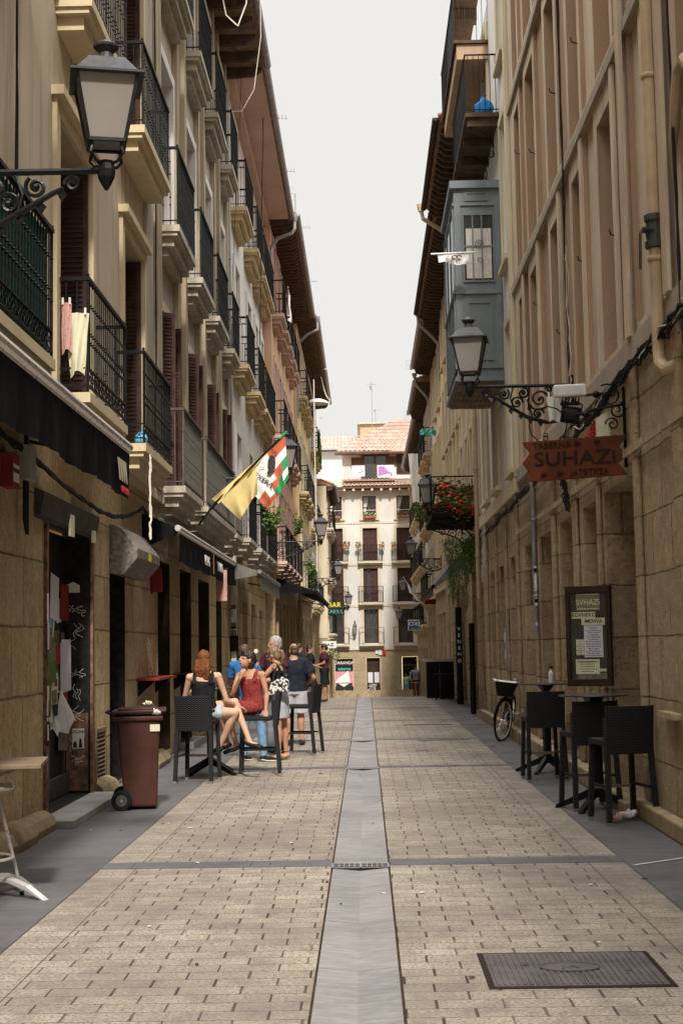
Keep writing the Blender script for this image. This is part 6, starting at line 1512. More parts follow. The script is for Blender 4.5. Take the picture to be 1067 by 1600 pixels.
bag('rubbish_bag','crumpled pinkish packet beside the crumpled white bag on the right',(2.25,13.15,.006),'petal_pink',.10,False)
# ---- big plants
def foliage(name,label,loc,rad,n,mats,seed,leaf=(.03,.06),droop=0,parts=('leaves',),stem=None,fl=None,shape='ball'):
    t=thing(name,label,'plant',loc); rp=random.Random(seed); L=MB(); Fm=MB(); S=MB()
    clumps=[Vector((rp.uniform(-1,1)*rad[0]*.75,rp.uniform(-1,1)*rad[1]*.8,rp.uniform(-.8,.8)*rad[2])) for _ in range(9)]
    for k in range(n):
        if shape=='ball':
            c=rp.choice(clumps)+Vector([rp.gauss(0,.30)*r for r in rad]); 
        else:
            q_=rp.randrange(14); ql=.35+.65*((q_*37)%14)/14; zt=rp.random()**1.2*ql; qx=math.cos(q_*2.4)*.8; qy=math.sin(q_*2.4)*.8; wv=.30*(1-zt)+.10; c=Vector((rad[0]*(qx*(1-.45*zt)+rp.gauss(0,wv*.55)),rad[1]*(qy*(1-.45*zt)+rp.gauss(0,wv*.55)),-zt*rad[2]*2+rp.uniform(-.05,.08)))
        s=rp.uniform(*leaf); M=Matrix.Rotation(rp.uniform(0,6.3),3,'Z')@Matrix.Rotation(rp.uniform(-1.2,1.2),3,'X')
        if shape!='ball': a=Vector((rp.uniform(-.4,.4),rp.uniform(-.4,.4),-1)).normalized(); b=a.orthogonal().normalized()*.16; M=None; L.add([c,c+a*s+b*s,c+a*s*2,c+a*s-b*s],[(0,1,2,3)])
        else:
            tgt=Fm if (fl and rp.random()<.26) else L; sc=1.1 if tgt is Fm else 1
            tgt.add([c+M@Vector((-s*sc,0,0)),c+M@Vector((0,-s*.2,-s*.55*sc)),c+M@Vector((s*sc,0,0)),c+M@Vector((0,s*.2,s*.55*sc))],[(0,1,2,3)])
    for k in range(10 if shape=='ball' else 3):
        e=rp.choice(clumps) if shape=='ball' else Vector((rp.uniform(-.6,.6)*rad[0],rp.uniform(-.6,.6)*rad[1],-rad[2]*rp.uniform(1,1.8))); S.tube([(0,0,-rad[2]*.9 if shape=='ball' else 0),e*.5+Vector((0,0,.05)),e],.008,4)
    L.build('leaves',mats[0],t); S.build('stems','leaf_green',t)
    if fl: Fm.build('blossoms',fl,t)
    return t
foliage('geranium','bushy red geraniums filling the iron balcony on the right',(2.25,33.4,4.95),(.45,1.0,.42),2600,['leaf_green'],5,(.035,.065),fl='petal_red')
foliage('geranium','red geraniums spilling over the near corner of the iron balcony',(1.72,33.3,4.75),(.22,.35,.2),500,['leaf_green'],6,(.025,.05),fl='petal_red')
foliage('trailing_fern','long green fern hanging below the flower balcony on the right',(2.22,32.6,4.05),(.40,.5,.85),5200,['fern_green'],7,(.022,.045),shape='hang')
foliage('potted_plant','leafy plant on the left balcony under the red white and green flag',(-1.75,27.4,4.1),(.16,.3,.28),420,['leaf_green'],8,(.03,.06))
foliage('potted_plant','green plant on a far left balcony rail above the men',(-2.15,47,5.6),(.15,.5,.3),350,['leaf_green'],9,(.03,.07))
foliage('potted_plant','trailing green plant at the far end of the left balconies',(-2.15,57.6,4.4),(.15,.5,.6),500,['leaf_green'],10,(.03,.07))
foliage('potted_plant','spiky pale plant on the far right balcony',(2.35,58,7.0),(.2,.3,.35),220,['leaf_green'],11,(.04,.09))
foliage('potted_plant','small dark plant in a window of the white left house',(-2.85,32.8,5.1),(.12,.25,.22),260,['leaf_green'],12,(.02,.04),fl='paper_white')
foliage('potted_plant','small plant with white blossoms beside the far left street sign',(-1.75,78,1.1),(.35,.3,.3),260,['leaf_green'],13,(.03,.07),fl='paper_cream')
# iron balcony that carries the geraniums
t=thingW('flower_balcony','black iron balcony on scrolled brackets filled with red geraniums','balcony',(2.68,33.5,4.3))
m=MB(); m.box(2.67,1.55,32.4,35.3,4.52,4.57); m.build('floor_plate','black_iron',t)
m=MB()
for k in range(14): m.box(2.66,1.56,32.5+k*.2,32.54+k*.2,4.44,4.519)
m.build('floor_bars','black_iron',t)
m=MB()
for z in (4.6,4.72,5.45): m.tube([(2.66,32.42,z),(1.57,32.42,z),(1.57,35.28,z),(2.66,35.28,z)],.018,5)
for k in range(26): m.tube([(1.57,32.42+k*.114,4.57),(1.57,32.42+k*.114,5.45)],.010,4)
for k in range(9): m.tube([(1.6+k*.12,32.42,4.57),(1.6+k*.12,32.42,4.72)],.010,4)
m.build('railing','black_iron',t)
m=MB()
for y in (32.45,35.2):
    for x,z,r_ in ((2.5,4.3,.16),(2.2,4.34,.12),(1.95,4.38,.09),(2.52,4.0,.13)): m.scroll((x,y,z),(-1,0,0),(0,0,1),r_,1.5,0,.014)
    m.tube([(2.66,y,3.75),(2.55,y,4.0),(2.3,y,4.25),(1.7,y,4.45)],.018,5)
m.build('scroll_bracket','black_iron',t)
# ================================================================== FLAGS
def flagmesh(name,label,C,fn,mats,N=48,wave=.05,base=None,pole=None,polemats=('alu','black_iron'),yb=23.4,par=None,thick=None):
    t=thingW(name,label,'flag',pole[0] if pole else C[0])
    C=[Vector(c) for c in C]; m=MB()
    for i in range(N+1):
        for k in range(N+1):
            u,v_=i/N,k/N; p=C[0]*(1-u)*(1-v_)+C[1]*u*(1-v_)+C[2]*u*v_+C[3]*(1-u)*v_
            m.v.append((p.x,p.y+wave*v_*math.sin(u*9+v_*4)+wave*.5*v_*math.sin(u*21),p.z+.02*math.sin(u*7)*v_))
    for i in range(N):
        for k in range(N): a=i*(N+1)+k; m.f.append((a,a+1,a+N+2,a+N+1)); m.mi.append(fn((i+.5)/N,(k+.5)/N))
    m.build('cloth',mats,t,smooth=True)
    if pole:
        p=MB(); p.tube(pole,.017,8); p.build('pole',polemats[0],t)
        if len(polemats)>2: p=MB(); a,b=Vector(pole[0]),Vector(pole[-1]); p.tube([a.lerp(b,.62),a.lerp(b,.80)],.023,8); p.build('pole_wrap','flag_red',t); p=MB(); p.tube([a.lerp(b,.80),a.lerp(b,1.0)],.023,8); p.build('pole_tip','flag_green',t)
    return t
yf=23.4
t=flagmesh('flag','faded yellow flag drooping from a slanting pole on the left wall',[(-2.50,yf,4.09),(-1.42,yf,5.01),(-1.74,yf,4.62),(-2.38,yf,4.01)],lambda u,v:0,['flag_yellow'],wave=.06,N=30,pole=[(-2.72,yf,3.66),(-2.45,yf,4.02),(-1.36,yf,5.08)],polemats=('black_iron',))
m=MB(); N=24; C_=[Vector(q) for q in ((-2.36,yf-.05,4.06),(-1.74,yf-.05,4.62),(-1.74,yf-.05,4.16),(-2.02,yf-.05,3.72))]
for i in range(N+1):
    for k in range(N+1):
        u,v_=i/N,k/N; q=C_[0]*(1-u)*(1-v_)+C_[1]*u*(1-v_)+C_[2]*u*v_+C_[3]*(1-u)*v_; m.v.append((q.x,q.y+.06*v_*math.sin(u*11+v_*3),q.z+.04*math.sin(u*PI)*v_))
for i in range(N):
    for k in range(N): a=i*(N+1)+k; m.f.append((a,a+1,a+N+2,a+N+1)); m.mi.append(0)
m.build('hanging_fold','flag_yellow',t,smooth=True)
def ik(u,v):
    # white field, red outer band, green fold
    w=.02*math.sin(v*14)
    if u+w<.62 and v<.66: return 0
    if u+w>=.62:
        if v<.27: return 1
        if v<.48: return 0
        if v<.72: return 1 if u<.84 else 2
        return 2 if u<.80 or v>.9 else 0
    if u<.22: return 1
    if u<.42: return 0 if v<.9 else 1
    return 1 if v<.84 else 2
yf2=24.2
Fl=flagmesh('flag','white flag with red and green bands and the word ETXERA on the left',[(-2.10,yf2,4.50),(-1.32,yf2,5.28),(-1.26,yf2,4.50),(-1.62,yf2,3.98)],ik,['flag_white','flag_red','flag_green'],wave=.035,N=48,pole=[(-2.75,yf2,3.85),(-1.28,yf2,5.32)],polemats=('black_iron','x','y'))
text('flag_letters','ETXERA',.125,(-1.72,yf2-.035,4.50),(.80,0,-.60),(.60,0,.80),'flag_black',Fl,.001)
text('flag_letters','ETA',.06,(-1.50,yf2-.03,4.97),(.80,0,-.60),(.60,0,.80),'flag_black',Fl,.001)
m=MB(); pts=[(-.02,.17),(.06,.15),(.07,.02),(.04,-.08),(-.02,-.16),(-.09,-.15),(-.05,-.08),(-.07,.0),(-.06,.08)]
m.prism([(-1.55+a,yf2-.05,4.74+b) for a,b in pts],(0,.002,0)); m.build('map_silhouette','flag_black',Fl)
m=MB(); m.tube([(-1.78,yf2-.04,4.68),(-1.72,yf2-.04,4.71),(-1.67,yf2-.04,4.70)],.006,4); m.build('printed_arrow','flag_red',Fl)
t=flagmesh('flag','white flag with a dark emblem sticking out from the right wall above the lantern',[(1.42,25.0,8.60),(1.98,25.0,8.62),(1.97,25.0,8.40),(1.44,25.0,8.44)],lambda u,v:0,['flag_white'],wave=.03,N=16,pole=[(2.1,25.0,8.62),(1.30,25.0,8.60)])
m=MB()
for cx,r_,n_ in ((1.80,.045,8),(1.72,.05,7)): m.tube([(cx+r_*math.cos(k*.75),24.955,8.52+r_*.8*math.sin(k*.75)) for k in range(n_)],.010,4)
m.tube([(1.62,24.955,8.55),(1.56,24.955,8.52),(1.60,24.955,8.49)],.007,4); m.build('emblem','flag_black',t)
t=flagmesh('flag','pink and white flag slanting from the far right wall beside a lantern',[(2.05,70,4.75),(2.35,70,4.2),(2.65,70,3.7),(2.2,70,4.15)],lambda u,v:1 if .3<u<.6 else 0,['flag_white','petal_pink'],wave=.05,N=20,pole=[(3.1,70,3.1),(1.9,70,4.95)])
t=cloth('red_ribbon','red bunting scrap tied under the grey awning on the right','bunting',(2.0,43.6,3.0),.35,.16,'red_paint','x',3,.05,9)
# ================================================================== SIGNS
t=thingW('hanging_tavern_sign','carved reddish wood tavern sign with swallow-tailed ends hanging from iron chains','sign',(2.0,13.7,3.55))
ys_=14.1
S0=Vector((1.61,ys_,3.235)); 
def SP(a,b,d=0): # a along (0..1.04) b up (0..0.40)
    return (1.60+a*.995, ys_-a*.22-d, 3.235+b+a*.012)
out=[(0,.40),(.5,.407),(1.02,.415),(.93,.30),(.99,.21),(.915,.14),(1.0,.02),(.5,.004),(.03,0),(.065,.085),(0.0,.19),(.07,.29)]
m=MB(); m.prism([SP(a,b) for a,b in out],(.0,.045,0)); Sg=m.build('sign_board','sign_wood',t,bevel=.004)
u_=Vector((.995,-.22,.012)).normalized(); v_=Vector((0,0,1)); 
def st(s,size,a,b,sx=1.): text('carved_letters',s,size,SP(a,b,.004),u_,v_,'carved_dark',Sg,.003,sx=sx)
st('TABERNA',.088,.285,.345,.98); st('SUHAZi',.20,.50,.205,1.18); st('JATETXEA',.085,.64,.062,.98)
m=MB()
for a,b in ((.53,.35),(.72,.355),(.20,.055),(.36,.06)):
    for k in range(7):
        c=Vector(SP(a,b,.004)); an=k*2*PI/7; m.tube([c,c+Vector((math.cos(an)*.036,-.002,math.sin(an)*.030))],.006,4)
    m.ball(tuple(SP(a,b,.004)),.014,6,4)
m.build('carved_flower','carved_dark',Sg)
m=MB()
def ring(c,r,rr=.009,M=None): m.tube([Vector(c)+Vector((r*math.cos(k*PI/6),0,r*math.sin(k*PI/6))) for k in range(12)],rr,5,closed=True)
ring((1.86,ys_,3.80),.19,.007); ring((1.83,ys_-.02,3.665),.022,.006); ring((1.83,ys_-.02,3.70),.02,.006)
for zz in (3.68,3.74,3.80): ring((2.28,ys_-.13,zz),.02,.006)
m.build('chain','black_iron',t)
m=MB(); m.tube([(2.60,ys_-.1,3.98),(2.3,ys_-.12,3.93),(2.1,ys_-.08,3.88),(2.0,ys_,3.95)],.014,5); m.scroll((2.48,ys_-.12,3.78),(-1,0,0),(0,0,1),.07,1.4,r=.009); m.scroll((2.53,ys_-.12,3.92),(-1,0,0),(0,0,1),.09,1.4,2,r=.010); m.tube([(2.6,ys_-.12,4.15),(2.6,ys_-.12,3.35)],.016,5); m.scroll((2.45,ys_-.12,4.06),(-1,0,0),(0,0,1),.13,1.2,1,r=.010); m.ball((2.22,ys_-.12,3.88),.035,8,5)
m.build('iron_bracket','black_iron',t)
# floodlight & transformer under the lantern bracket
t=thing('floodlight','black floodlight with a clear plastic wrapped box beside the lantern bracket','floodlight',(2.16,14.6,3.98))
M=Matrix.Rotation(.15,3,'Y')@Matrix.Rotation(.35,3,'X')
m=MB(); m.obox((0,0,0),(.19,.06,.17),M); m.build('lamp_housing','black_iron',t,bevel=.006); m=MB(); m.obox((0,-.033,0),(.14,.004,.115),M); m.build('lamp_glass','glass_dark',t); m=MB()
for k in range(6): m.obox((-.08+k*.034,.01,.15),(.012,.06,.06),M)
m.box(-.10,.10,-.02,.02,.10,.13); m.tube([(.1,0,0),(.13,0,.1),(.02,0,.16)],.009,5); m.build('cooling_fins','black_iron',t)
m=MB(); m.obox((.0,0,.25),(.34,.10,.13),Matrix.Rotation(-.03,3,'Y')); m.build('wrapped_box','box_white',t,bevel=.02)
m=MB(); m.tube([(.44,0,.2),(.3,0,.22),(.15,0,.2)],.014,5); m.ball((.27,0,.21),.04,8,5); m.build('mounting_arm','black_iron',t)
t=cloth('plastic_sheet','torn clear plastic sheet hanging under the lantern bracket on the right','plastic',(2.02,14.75,4.2),.16,.26,'box_white','x',1.2,.015,12,taper=.3)
t=thing('notice_panel','small red and white triangular notice behind the tavern sign chain','notice',(2.40,14.5,3.63)); m=MB(); m.prism([(-.18,0,0),(.0,0,0),(-.0,0,.28)],(0,.01,0)); m.build('red_part','red_paint',t); m=MB(); m.prism([(.005,0,0),(.15,0,0),(.15,0,.38),(.005,0,.29)],(0,.01,0)); m.build('white_part','paper_cream',t)
# menu board
t=thing('menu_board','dark framed menu board with yellowish notices hanging on the right stone pier','menu board',(2.37,15.2,1.70),-.45)
W_,H_=.245,.53
m=MB()
for a,b,c,d in ((-W_,W_,H_-.07,H_),(-W_,W_,-H_,-H_+.07),(-W_,-W_+.05,-H_+.07,H_-.07),(W_-.05,W_,-H_+.07,H_-.07)): m.box(a,b,-.03,.03,c,d)
m.build('frame','dark_wood',t,bevel=.006); m=MB(); m.box(-W_+.05,W_-.05,-.005,.02,-H_+.07,H_-.07); Bk=m.build('back_panel','interior_brown' if 'interior_brown' in MATS else 'header_grey',t)
def note(x0,x1,z0,z1,mat,lines=(),seed=0,layer=1):
    m=MB(); y=-.006-.0015*layer; m.box(x0,x1,y-.001,y,z0,z1); o=m.build('notice',mat,t)
    if lines:
        l=MB(); rp=random.Random(seed)
        for k in range(lines): 
            z=z1-(k+1)*(z1-z0)/(lines+1); w2=(x1-x0)*.5*rp.uniform(.35,.85); xc=(x0+x1)/2; x=xc-w2
            while x<xc+w2: e=min(xc+w2,x+rp.uniform(.008,.03)); l.box(x,e,y-.0016,y-.001,z-.0035,z+.0035); x=e+.006
        l.build('small_print','ink',o)
    return o,y
mk('olive_card',(.22,.20,.13),.7,.1,9,0); mk('pale_letters',(.62,.60,.45),.7,.1,9,0)
o,y=note(-.13,.13,.27,.45,'olive_card'); text('sign_letters','SVHAZi',.085,(0,y-.002,.355),(1,0,0),(0,0,1),'pale_letters',o,.001,sx=.92)
m=MB(); 
for z in (.435,.285): m.box(-.115,.115,y-.002,y-.001,z,z+.008)
m.build('rule_line','pale_letters',o)
o,y=note(-.18,.08,.185,.255,'paper_cream',layer=2); text('sign_letters','EGVNEKO',.058,(-.045,y-.002,.222),(1,0,0),(0,0,1),'ink',o,.001)
o,y=note(-.075,.18,.115,.19,'paper_cream',layer=3); text('sign_letters','MENVA',.058,(.06,y-.002,.155),(1,0,0),(0,0,1),'ink',o,.001)
note(-.05,.155,-.225,.11,'paper_blueish',17,3,4); note(-.14,-.055,-.20,-.035,'paper_cream',6,4,1); o,y=note(-.15,.11,-.40,-.245,'paper_cream',5,5,2); text('sign_letters','MATERIAL EN BELENES',.022,(-.02,y-.003,-.272),(1,0,0),(0,0,1),'ink',o,.0005)
note(.11,.18,-.375,-.345,'paper_cream',0,6,2); note(-.14,.185,-.455,-.39,'poster_mess',0,6,1)
# intercom plate
t=thing('intercom_panel','pale metal doorbell panel in a stone recess on the right','intercom',(2.60,26.05,1.55)); m=MB(); m.box(-.06,.0,-.12,.12,-.35,.35); m.build('plate','zinc',t,bevel=.005); m=MB(); m.box(-.065,-.06,-.07,.07,.1,.28); m.box(-.065,-.06,-.07,.07,-.2,-.05); m.build('button_field','paper_white',t)
# bar letters, OXE sign, street sign
t=thingW('neon_bar_sign','dark hanging board with yellow BAR and teal letters at the far left','sign',(-1.7,80,3.7))
m=MB(); m.box(-2.25,-1.15,80.0,80.1,3.3,4.05); Bd=m.build('sign_board','ink',t); m=MB(); m.tube([(-2.3,80.05,3.9),(-2.1,80.05,3.9)],.03,5); m.tube([(-2.3,80.05,3.4),(-2.1,80.05,3.4)],.03,5); m.build('bracket','black_iron',t)
text('sign_letters','BAR',.42,(-1.70,79.98,3.87),(1,0,0),(0,0,1),'text_yellow',Bd,.01,sx=.95); text('sign_letters','ZARRA',.32,(-1.70,79.98,3.50),(1,0,0),(0,0,1),'text_teal',Bd,.01,sx=.9)
t=thingW('hanging_blue_sign','small blue and white hanging sign at the far right','sign',(2.95,75,2.75)); m=MB(); m.box(2.25,2.98,75,75.08,2.35,2.90); Bd=m.build('sign_board','paper_white',t,bevel=.01); m=MB(); m.box(2.29,2.94,74.985,74.999,2.39,2.86); m.build('blue_field','sign_blue',t)
text('sign_letters','OXE',.30,(2.62,74.975,2.68),(1,0,0),(0,0,1),'paper_white',Bd,.004,sx=1.05); text('sign_letters','taberna',.13,(2.62,74.975,2.46),(1,0,0),(0,0,1),'lightblue_plastic',Bd,.004); m=MB(); m.tube([(2.9,75.04,3.0),(3.2,75.04,3.0)],.02,5); m.build('bracket','black_iron',t)
t=thingW('small_white_sign','worn white sign on the far left corner above the men','sign',(-1.8,76,1.7)); m=MB(); m.box(-2.3,-1.55,76,76.06,1.48,1.86); Bd=m.build('sign_board','box_white',t); text('sign_letters','A.Z.',.22,(-1.85,75.98,1.67),(1,0,0),(0,0,1),'grey_iron',Bd,.004); m=MB(); m.tube([(-2.5,76.03,1.7),(-2.2,76.03,1.7)],.02,5); m.build('bracket','black_iron',t)
# ================================================================== FURNITURE
def stool(loc,rz,label,first=None):
    if first: return dup(first,loc,rz,label)
    t=thing('bar_stool',label,'bar stool',loc,rz,'dark wicker bar stools')
    m=MB(); m.box(-.215,.215,-.20,.21,.70,.755); m.build('seat','wicker',t,bevel=.012)
    m=MB(); N=8
    for i in range(N+1):
        x=-.225+.45*i/N; yy=-.215-.03*(1-(2*i/N-1)**2)
        for (dy,z) in ((0,.63),(-.035,.63),(-.085,1.06),(-.05,1.06)): m.v.append((x,yy+dy,z))
    for i in range(N):
        for k in range(4): a=i*4; m.f.append((a+k,a+(k+1)%4,a+4+(k+1)%4,a+4+k)); m.mi.append(0)
    m.f+=[(0,1,2,3),(N*4+3,N*4+2,N*4+1,N*4)]; m.mi+=[0,0]; m.build('backrest','wicker',t,bevel=.006)
    for sx,sy,xb,yb in ((-.19,.18,-.21,.21),(.19,.18,.21,.21),(-.2,-.21,-.225,-.29),(.2,-.21,.225,-.29)):
        m=MB(); M=1; h=.022
        tp=.70 if sy>0 else .95; m.add([(xb-h,yb-h,.035),(xb+h,yb-h,.035),(xb+h,yb+h,.035),(xb-h,yb+h,.035),(sx-h,sy-h,tp),(sx+h,sy-h,tp),(sx+h,sy+h,tp),(sx-h,sy+h,tp)],[(0,3,2,1),(4,5,6,7),(0,1,5,4),(1,2,6,5),(2,3,7,6),(3,0,4,7)])
        L=m.build('leg','wicker',t); m=MB(); m.box(xb-.02,xb+.02,yb-.02,yb+.02,0,.0345); m.build('foot_cap','steel_cap',L)
    m=MB(); m.box(-.185,.185,.185,.21,.29,.32); m.build('footrest','steel_cap',t)
    m=MB(); m.box(-.2,-.175,-.23,.18,.32,.345); m.box(.175,.2,-.23,.18,.32,.345); m.build('stretcher','wicker',t)
    return t
S=stool((2.30,13.22,0),math.radians(12),'nearest dark wicker bar stool on the right, its back towards the camera')
stool((2.18,14.35,0),math.radians(-100-90+200),'dark wicker bar stool on the right turned sideways behind the near table',S)
S.children
stool((2.10,17.3,0),math.radians(4),'dark wicker bar stool on the right beside the bicycle, behind the others',S)
stool((-2.08,17.75,0),math.radians(-8),'dark wicker bar stool with the woman in the black top on it',S)
stool((-1.42,18.55,0),math.radians(92),'dark wicker bar stool with the woman in the red dress on it',S)
stool((-1.02,21.9,0),math.radians(75),'empty dark wicker bar stool behind the standing women, left of the channel',S)
def hightable(loc,rz,label,r=.34,first=None):
    if first: return dup(first,loc,rz,label)
    t=thing('high_table',label,'bar table',loc,rz,'black high bar tables'); m=MB(); m.lathe([(.001,1.105),(r,1.105),(r+.004,1.112),(r,1.12),(.001,1.12)],(0,0,0),28); m.build('tabletop','dark_top',t)
    m=MB(); m.box(-.04,.04,-.04,.04,.12,1.06); m.lathe([(.05,1.02),(.11,1.085),(.11,1.104)],(0,0,0),4,PI/4); m.build('column','black_iron',t)
    for k in range(4):
        a=PI/4+k*PI/2; M=Matrix.Rotation(a,3,'Z'); m=MB(); P=[(.03,.16,.10),(.20,.13,.06),(.40,.03,.0)]
        pts=[]; m.prism([M@Vector((.03,-.022,.22)),M@Vector((.42,-.022,.035)),M@Vector((.44,-.022,.0)),M@Vector((.40,-.022,.0)),M@Vector((.03,-.022,.13))],M@Vector((0,.044,0))); m.build('leg','black_iron',t)
    return t
mk('dark_top',(.03,.028,.027),.35,.2,5,.05,40,0,.5)
T=hightable((2.24,14.2,0),.25,'black high bar table among the near right stools')
hightable((2.28,18.3,0),.3,'black high bar table behind, next to the bicycle on the right',first=T)
hightable((-2.05,18.75,0),.15,'black high bar table between the two seated women',first=T)
t=thing('spray_bottle','white spray bottle standing on the farther right bar table','bottle',(2.36,18.35,1.12)); m=MB(); m.lathe([(.03,0),(.032,.01),(.032,.12),(.014,.16),(.014,.18)],(0,0,0),10); m.build('bottle_body','box_white',t); m=MB(); m.box(-.02,.03,-.01,.01,.18,.21); m.build('cap','ink',t)
# far tables on the right and a stool
t=thing('high_table','black counter-height table with a pale top far along the right','bar table',(2.35,43.5,gz(43.5)),0); m=MB(); m.box(-.62,.45,-.3,.3,1.12,1.16); m.build('tabletop','box_grey',t); m=MB(); m.box(-.12,.30,-.22,.22,0,1.119); m.build('base','black_iron',t)
t=thing('high_table','second pale topped table just behind the black counter-height table','bar table',(2.2,45.2,gz(45.2)),0); m=MB(); m.box(-.62,.5,-.3,.3,1.17,1.21); m.build('tabletop','box_grey',t); m=MB(); m.box(-.3,.3,-.2,.2,0,1.169); m.build('base','black_iron',t)
t=thing('bar_stool','plain black metal stool under the far right table','bar stool',(2.28,42.3,gz(42.3)),0); m=MB(); m.box(-.25,.25,-.18,.18,.72,.76); m.build('seat','black_iron',t)
for sx in (-.23,.23):
    for sy in (-.16,.16): m=MB(); m.tube([(sx,sy,0),(sx*.95,sy,.72)],.018,5); m.build('leg','black_iron',t)
m=MB(); m.box(-.23,.23,-.17,-.15,.25,.28); m.box(-.23,.23,-.17,-.15,.93,.97); m.tube([(-.23,-.16,.72),(-.23,-.16,.97)],.015,4); m.tube([(.23,-.16,.72),(.23,-.16,.97)],.015,4); m.build('stretcher','black_iron',t)
# aluminium bistro table and stool cut by the left edge
t=thing('bistro_table','square brown bistro table on arched aluminium feet at the left edge','table',(-2.55,9.75,0),.15)
m=MB(); m.box(-.35,.35,-.35,.35,.87,.90); m.build('tabletop','table_brown',t,bevel=.005); m=MB(); m.tube([(0,0,.12),(0,0,.87)],.035,10); m.build('column','alu_brushed',t)
for k in range(4):
    a=k*PI/2-.55; M=Matrix.Rotation(a,3,'Z'); m=MB(); P=[(.0,.14),(.15,.135),(.3,.09),(.42,.02),(.45,.0)]
    vs=[]
    for x,z in P: vs+=[M@Vector((x,-.035+x*.02,z)),M@Vector((x,.035-x*.02,z)),M@Vector((x,.035-x*.02,max(0,z-.035))),M@Vector((x,-.035+x*.02,max(0,z-.035)))]
    fs=[(i*4+j,i*4+(j+1)%4,i*4+4+(j+1)%4,i*4+4+j) for i in range(4) for j in range(4)]+[(0,1,2,3),(16,17,18,19)]
    m.add(vs,fs); m.build('leg','alu',t,bevel=.006)
t=thing('bistro_stool','round aluminium stool with a footring cut off by the left edge','bar stool',(-2.47,9.55,0)); m=MB(); m.lathe([(.001,.71),(.20,.72),(.215,.735),(.20,.75),(.001,.75)],(-.12,.1,0),24); m.build('seat','alu',t)
for k in range(4):
    a=k*PI/2+.5; m=MB(); m.tube([(-.12+.10*math.cos(a),.1+.10*math.sin(a),.71),(-.12+.27*math.cos(a),.1+.27*math.sin(a),.02)],.012,8); L=m.build('leg','alu_brushed',t); m=MB(); m.tube([(-.12+.27*math.cos(a),.1+.27*math.sin(a),.03),(-.12+.275*math.cos(a),.1+.275*math.sin(a),.0)],.015,8); m.build('foot_cap','tyre_black',L)
m=MB(); m.tube([(-.12+.205*math.cos(k*PI/12),.1+.205*math.sin(k*PI/12),.27) for k in range(24)],.011,6,closed=True); m.build('footring','alu',t)
# wheelie bin
t=thing('wheelie_bin','reddish brown wheelie bin with its lid propped open by rubbish','bin',(-2.36,14.95,0),math.radians(8))
m=MB(); lo=[(-.16,-.20),(.17,-.20),(.17,.20),(-.16,.20)]; hi=[(-.24,-.27),(.20,-.27),(.20,.27),(-.24,.27)]
m.add([(x,y,.03) for x,y in lo]+[(x,y,.93) for x,y in hi],[(0,3,2,1),(0,1,5,4),(1,2,6,5),(2,3,7,6),(3,0,4,7)]); m.build('body','bin_brown',t,bevel=.025)
m=MB(); m.box(-.28,.235,-.295,.295,.91,.955); m.build('rim','bin_brown',t,bevel=.012)
M=Matrix.Rotation(-.03,3,'Y'); m=MB(); m.obox((-.01,0,1.0),(.56,.58,.035),M); m.obox((-.03,0,1.025),(.40,.46,.03),M); m.build('lid','bin_brown',t,bevel=.015)
m=MB(); m.tube([(-.30,-.22,.985),(-.345,-.2,1.0),(-.345,.2,1.0),(-.30,.22,.985)],.014,6); m.build('handle','bin_brown',t)
for sy in (-1,1):
    m=MB(); y=sy*.235; m.tube([(-.19,y-.03,.105),(-.19,y+.03,.105)],.105,20); Wh=m.build('wheel','tyre_black',t,bevel=.012); m=MB(); m.tube([(-.19,y-.034,.105),(-.19,y+.034,.105)],.058,16); m.build('hub','grey_iron',Wh); m=MB(); m.tube([(-.19,y-.037,.105),(-.19,y+.037,.105)],.015,8); m.build('axle_cap','zinc',Wh)
m=MB(); m.box(.10,.20,-.273-.0,-.268,.80,.87); m.build('sticker','paper_cream',t)
bag('rubbish_bag','crumpled white rag poking out from under the brown bin lid',(-2.16,14.72,.95),'paper_white',.10,False)
bag('rubbish_bag','small crumpled cream packet lying on top of the brown bin lid',(-2.28,14.95,1.035),'paper_cream',.09,False)
# bicycle
t=thing('bicycle','dark city bicycle with a black front basket leaning by the right wall','bicycle',(2.24,24.1,0),math.radians(-13))
lean=Matrix.Rotation(math.radians(7),3,'Y'); R0=.345
def LP(p): return lean@Vector(p)
def wheel(y,sx=0,ang=0):
    A=Matrix.Rotation(ang,3,'Z'); c=Vector((0,y,R0))
    P=[LP(c+A@Vector((0,R0*math.cos(k*PI/14),R0*math.sin(k*PI/14)))) for k in range(28)]
    m=MB(); m.tube(P,.019,6,closed=True); Wl=m.build('wheel','tyre_black',t)
    m=MB(); m.tube([LP(c+A@Vector((0,(R0-.028)*math.cos(k*PI/14),(R0-.028)*math.sin(k*PI/14)))) for k in range(28)],.010,5,closed=True); m.build('rim','alu',Wl)
    m=MB()
    for k in range(20): m.tube([LP(c+A@Vector((.02*(1 if k%2 else -1),0,0))),LP(c+A@Vector((0,(R0-.03)*math.cos(k*PI/10),(R0-.03)*math.sin(k*PI/10))))],.0018,3)
    m.tube([LP(c+A@Vector((-.04,0,0))),LP(c+A@Vector((.04,0,0)))],.018,8); m.build('spokes','alu',Wl)
    m=MB(); m.tube([LP(c+A@Vector((0,(R0+.04)*math.cos(k*PI/14),(R0+.04)*math.sin(k*PI/14)))) for k in range(2,15)],.018,5); m.build('mudguard','black_iron',Wl)
wheel(0,0,-.28); wheel(1.06)
m=MB(); f=[((0,.0,.345),(0,.14,.80)),((0,.14,.80),(0,.17,.92)),((0,.16,.72),(0,.60,.32)),((0,.15,.82),(0,.66,.52)),((0,.60,.30),(0,.74,.80)),((0,.60,.30),(0,1.06,.345)),((0,.72,.68),(0,1.06,.345))]
for a,b in f: m.tube([LP(a),LP(b)],.016,8)
m.build('frame','black_iron',t)
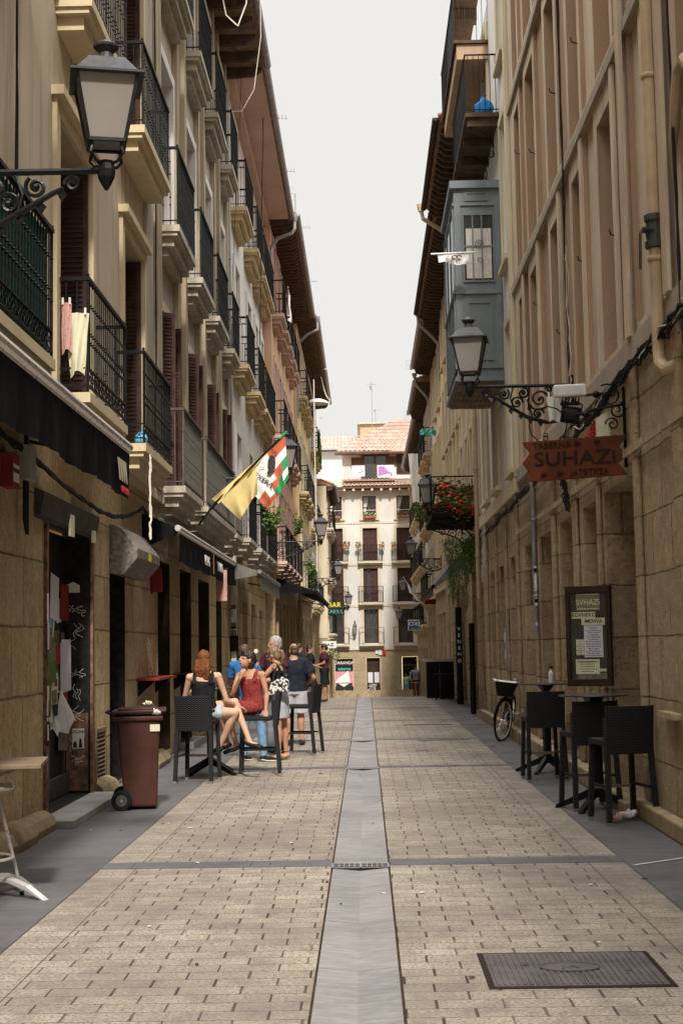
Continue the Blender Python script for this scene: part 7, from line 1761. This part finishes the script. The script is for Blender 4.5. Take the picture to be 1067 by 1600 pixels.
m=MB(); m.tube([LP((-.27,.30,.98)),LP((-.26,.18,1.0)),LP((-.1,.13,.99)),LP((0,.14,.96)),LP((.1,.13,.99)),LP((.26,.18,1.0)),LP((.27,.30,.98))],.011,8); m.tube([LP((0,.14,.80)),LP((0,.14,.97))],.014,8); m.tube([LP((-.2,.15,1.0)),LP((-.23,.06,.96))],.006,5); m.tube([LP((.2,.15,1.0)),LP((.23,.06,.96))],.006,5); m.ball(tuple(LP((.12,.12,1.03))),.03,8,5); m.build('handlebar','alu',t)
m=MB(); lo=[(-.11,-.20),(.11,-.20),(.11,.06),(-.11,.06)]; hi=[(-.17,-.24),(.17,-.24),(.17,.08),(-.17,.08)]
lo=[LP((x,y,.76)) for x,y in lo]; hi=[LP((x,y,1.0)) for x,y in hi]
m.add(lo,[(0,1,2,3)])
for i in range(4):
    a,b,c,d=lo[i],lo[(i+1)%4],hi[(i+1)%4],hi[i]
    for k in range(8): u=(k+.5)/8; m.tube([a.lerp(b,u),d.lerp(c,u)],.010,4)
    for v2 in (.0,.33,.66): m.tube([a.lerp(d,v2),b.lerp(c,v2)],.007,4)
    m.add([a.lerp(Vector((a+b)/2),.02),b,c,d],[(0,1,2,3)])
Bk=m.build('basket','black_iron',t); m=MB(); m.tube(hi,.009,6,closed=True); m.build('basket_rim','alu',Bk)
m=MB(); m.tube([LP((0,.74,.80)),LP((0,.76,.90))],.013,6); m.ball(tuple(LP((0,.80,.93))),.10,10,6,(1,1,1)); 
for i,v in enumerate(m.v): 
    if v[2]>.84: m.v[i]=(v[0],v[1],.93+(v[2]-.93)*.35)
m.build('saddle','ink',t)
m=MB(); m.tube([LP((-.09,.60,.30)),LP((.09,.60,.30))],.012,6); m.tube([LP((-.09,.60,.30)),LP((-.09,.54,.15))],.010,5); m.tube([LP((.09,.60,.30)),LP((.09,.66,.45))],.010,5); m.build('crank','zinc',t)
for sx,yy,zz in ((-1,.54,.15),(1,.66,.45)): m=MB(); c=LP((sx*.145,yy,zz)); m.box(c.x-.05,c.x+.05,c.y-.03,c.y+.03,c.z-.012,c.z+.012); m.build('pedal','alu',t)
m=MB(); m.tube([LP((.03,1.0,.3)),LP((.14,1.05,.01))],.009,5); m.build('kickstand','zinc',t)
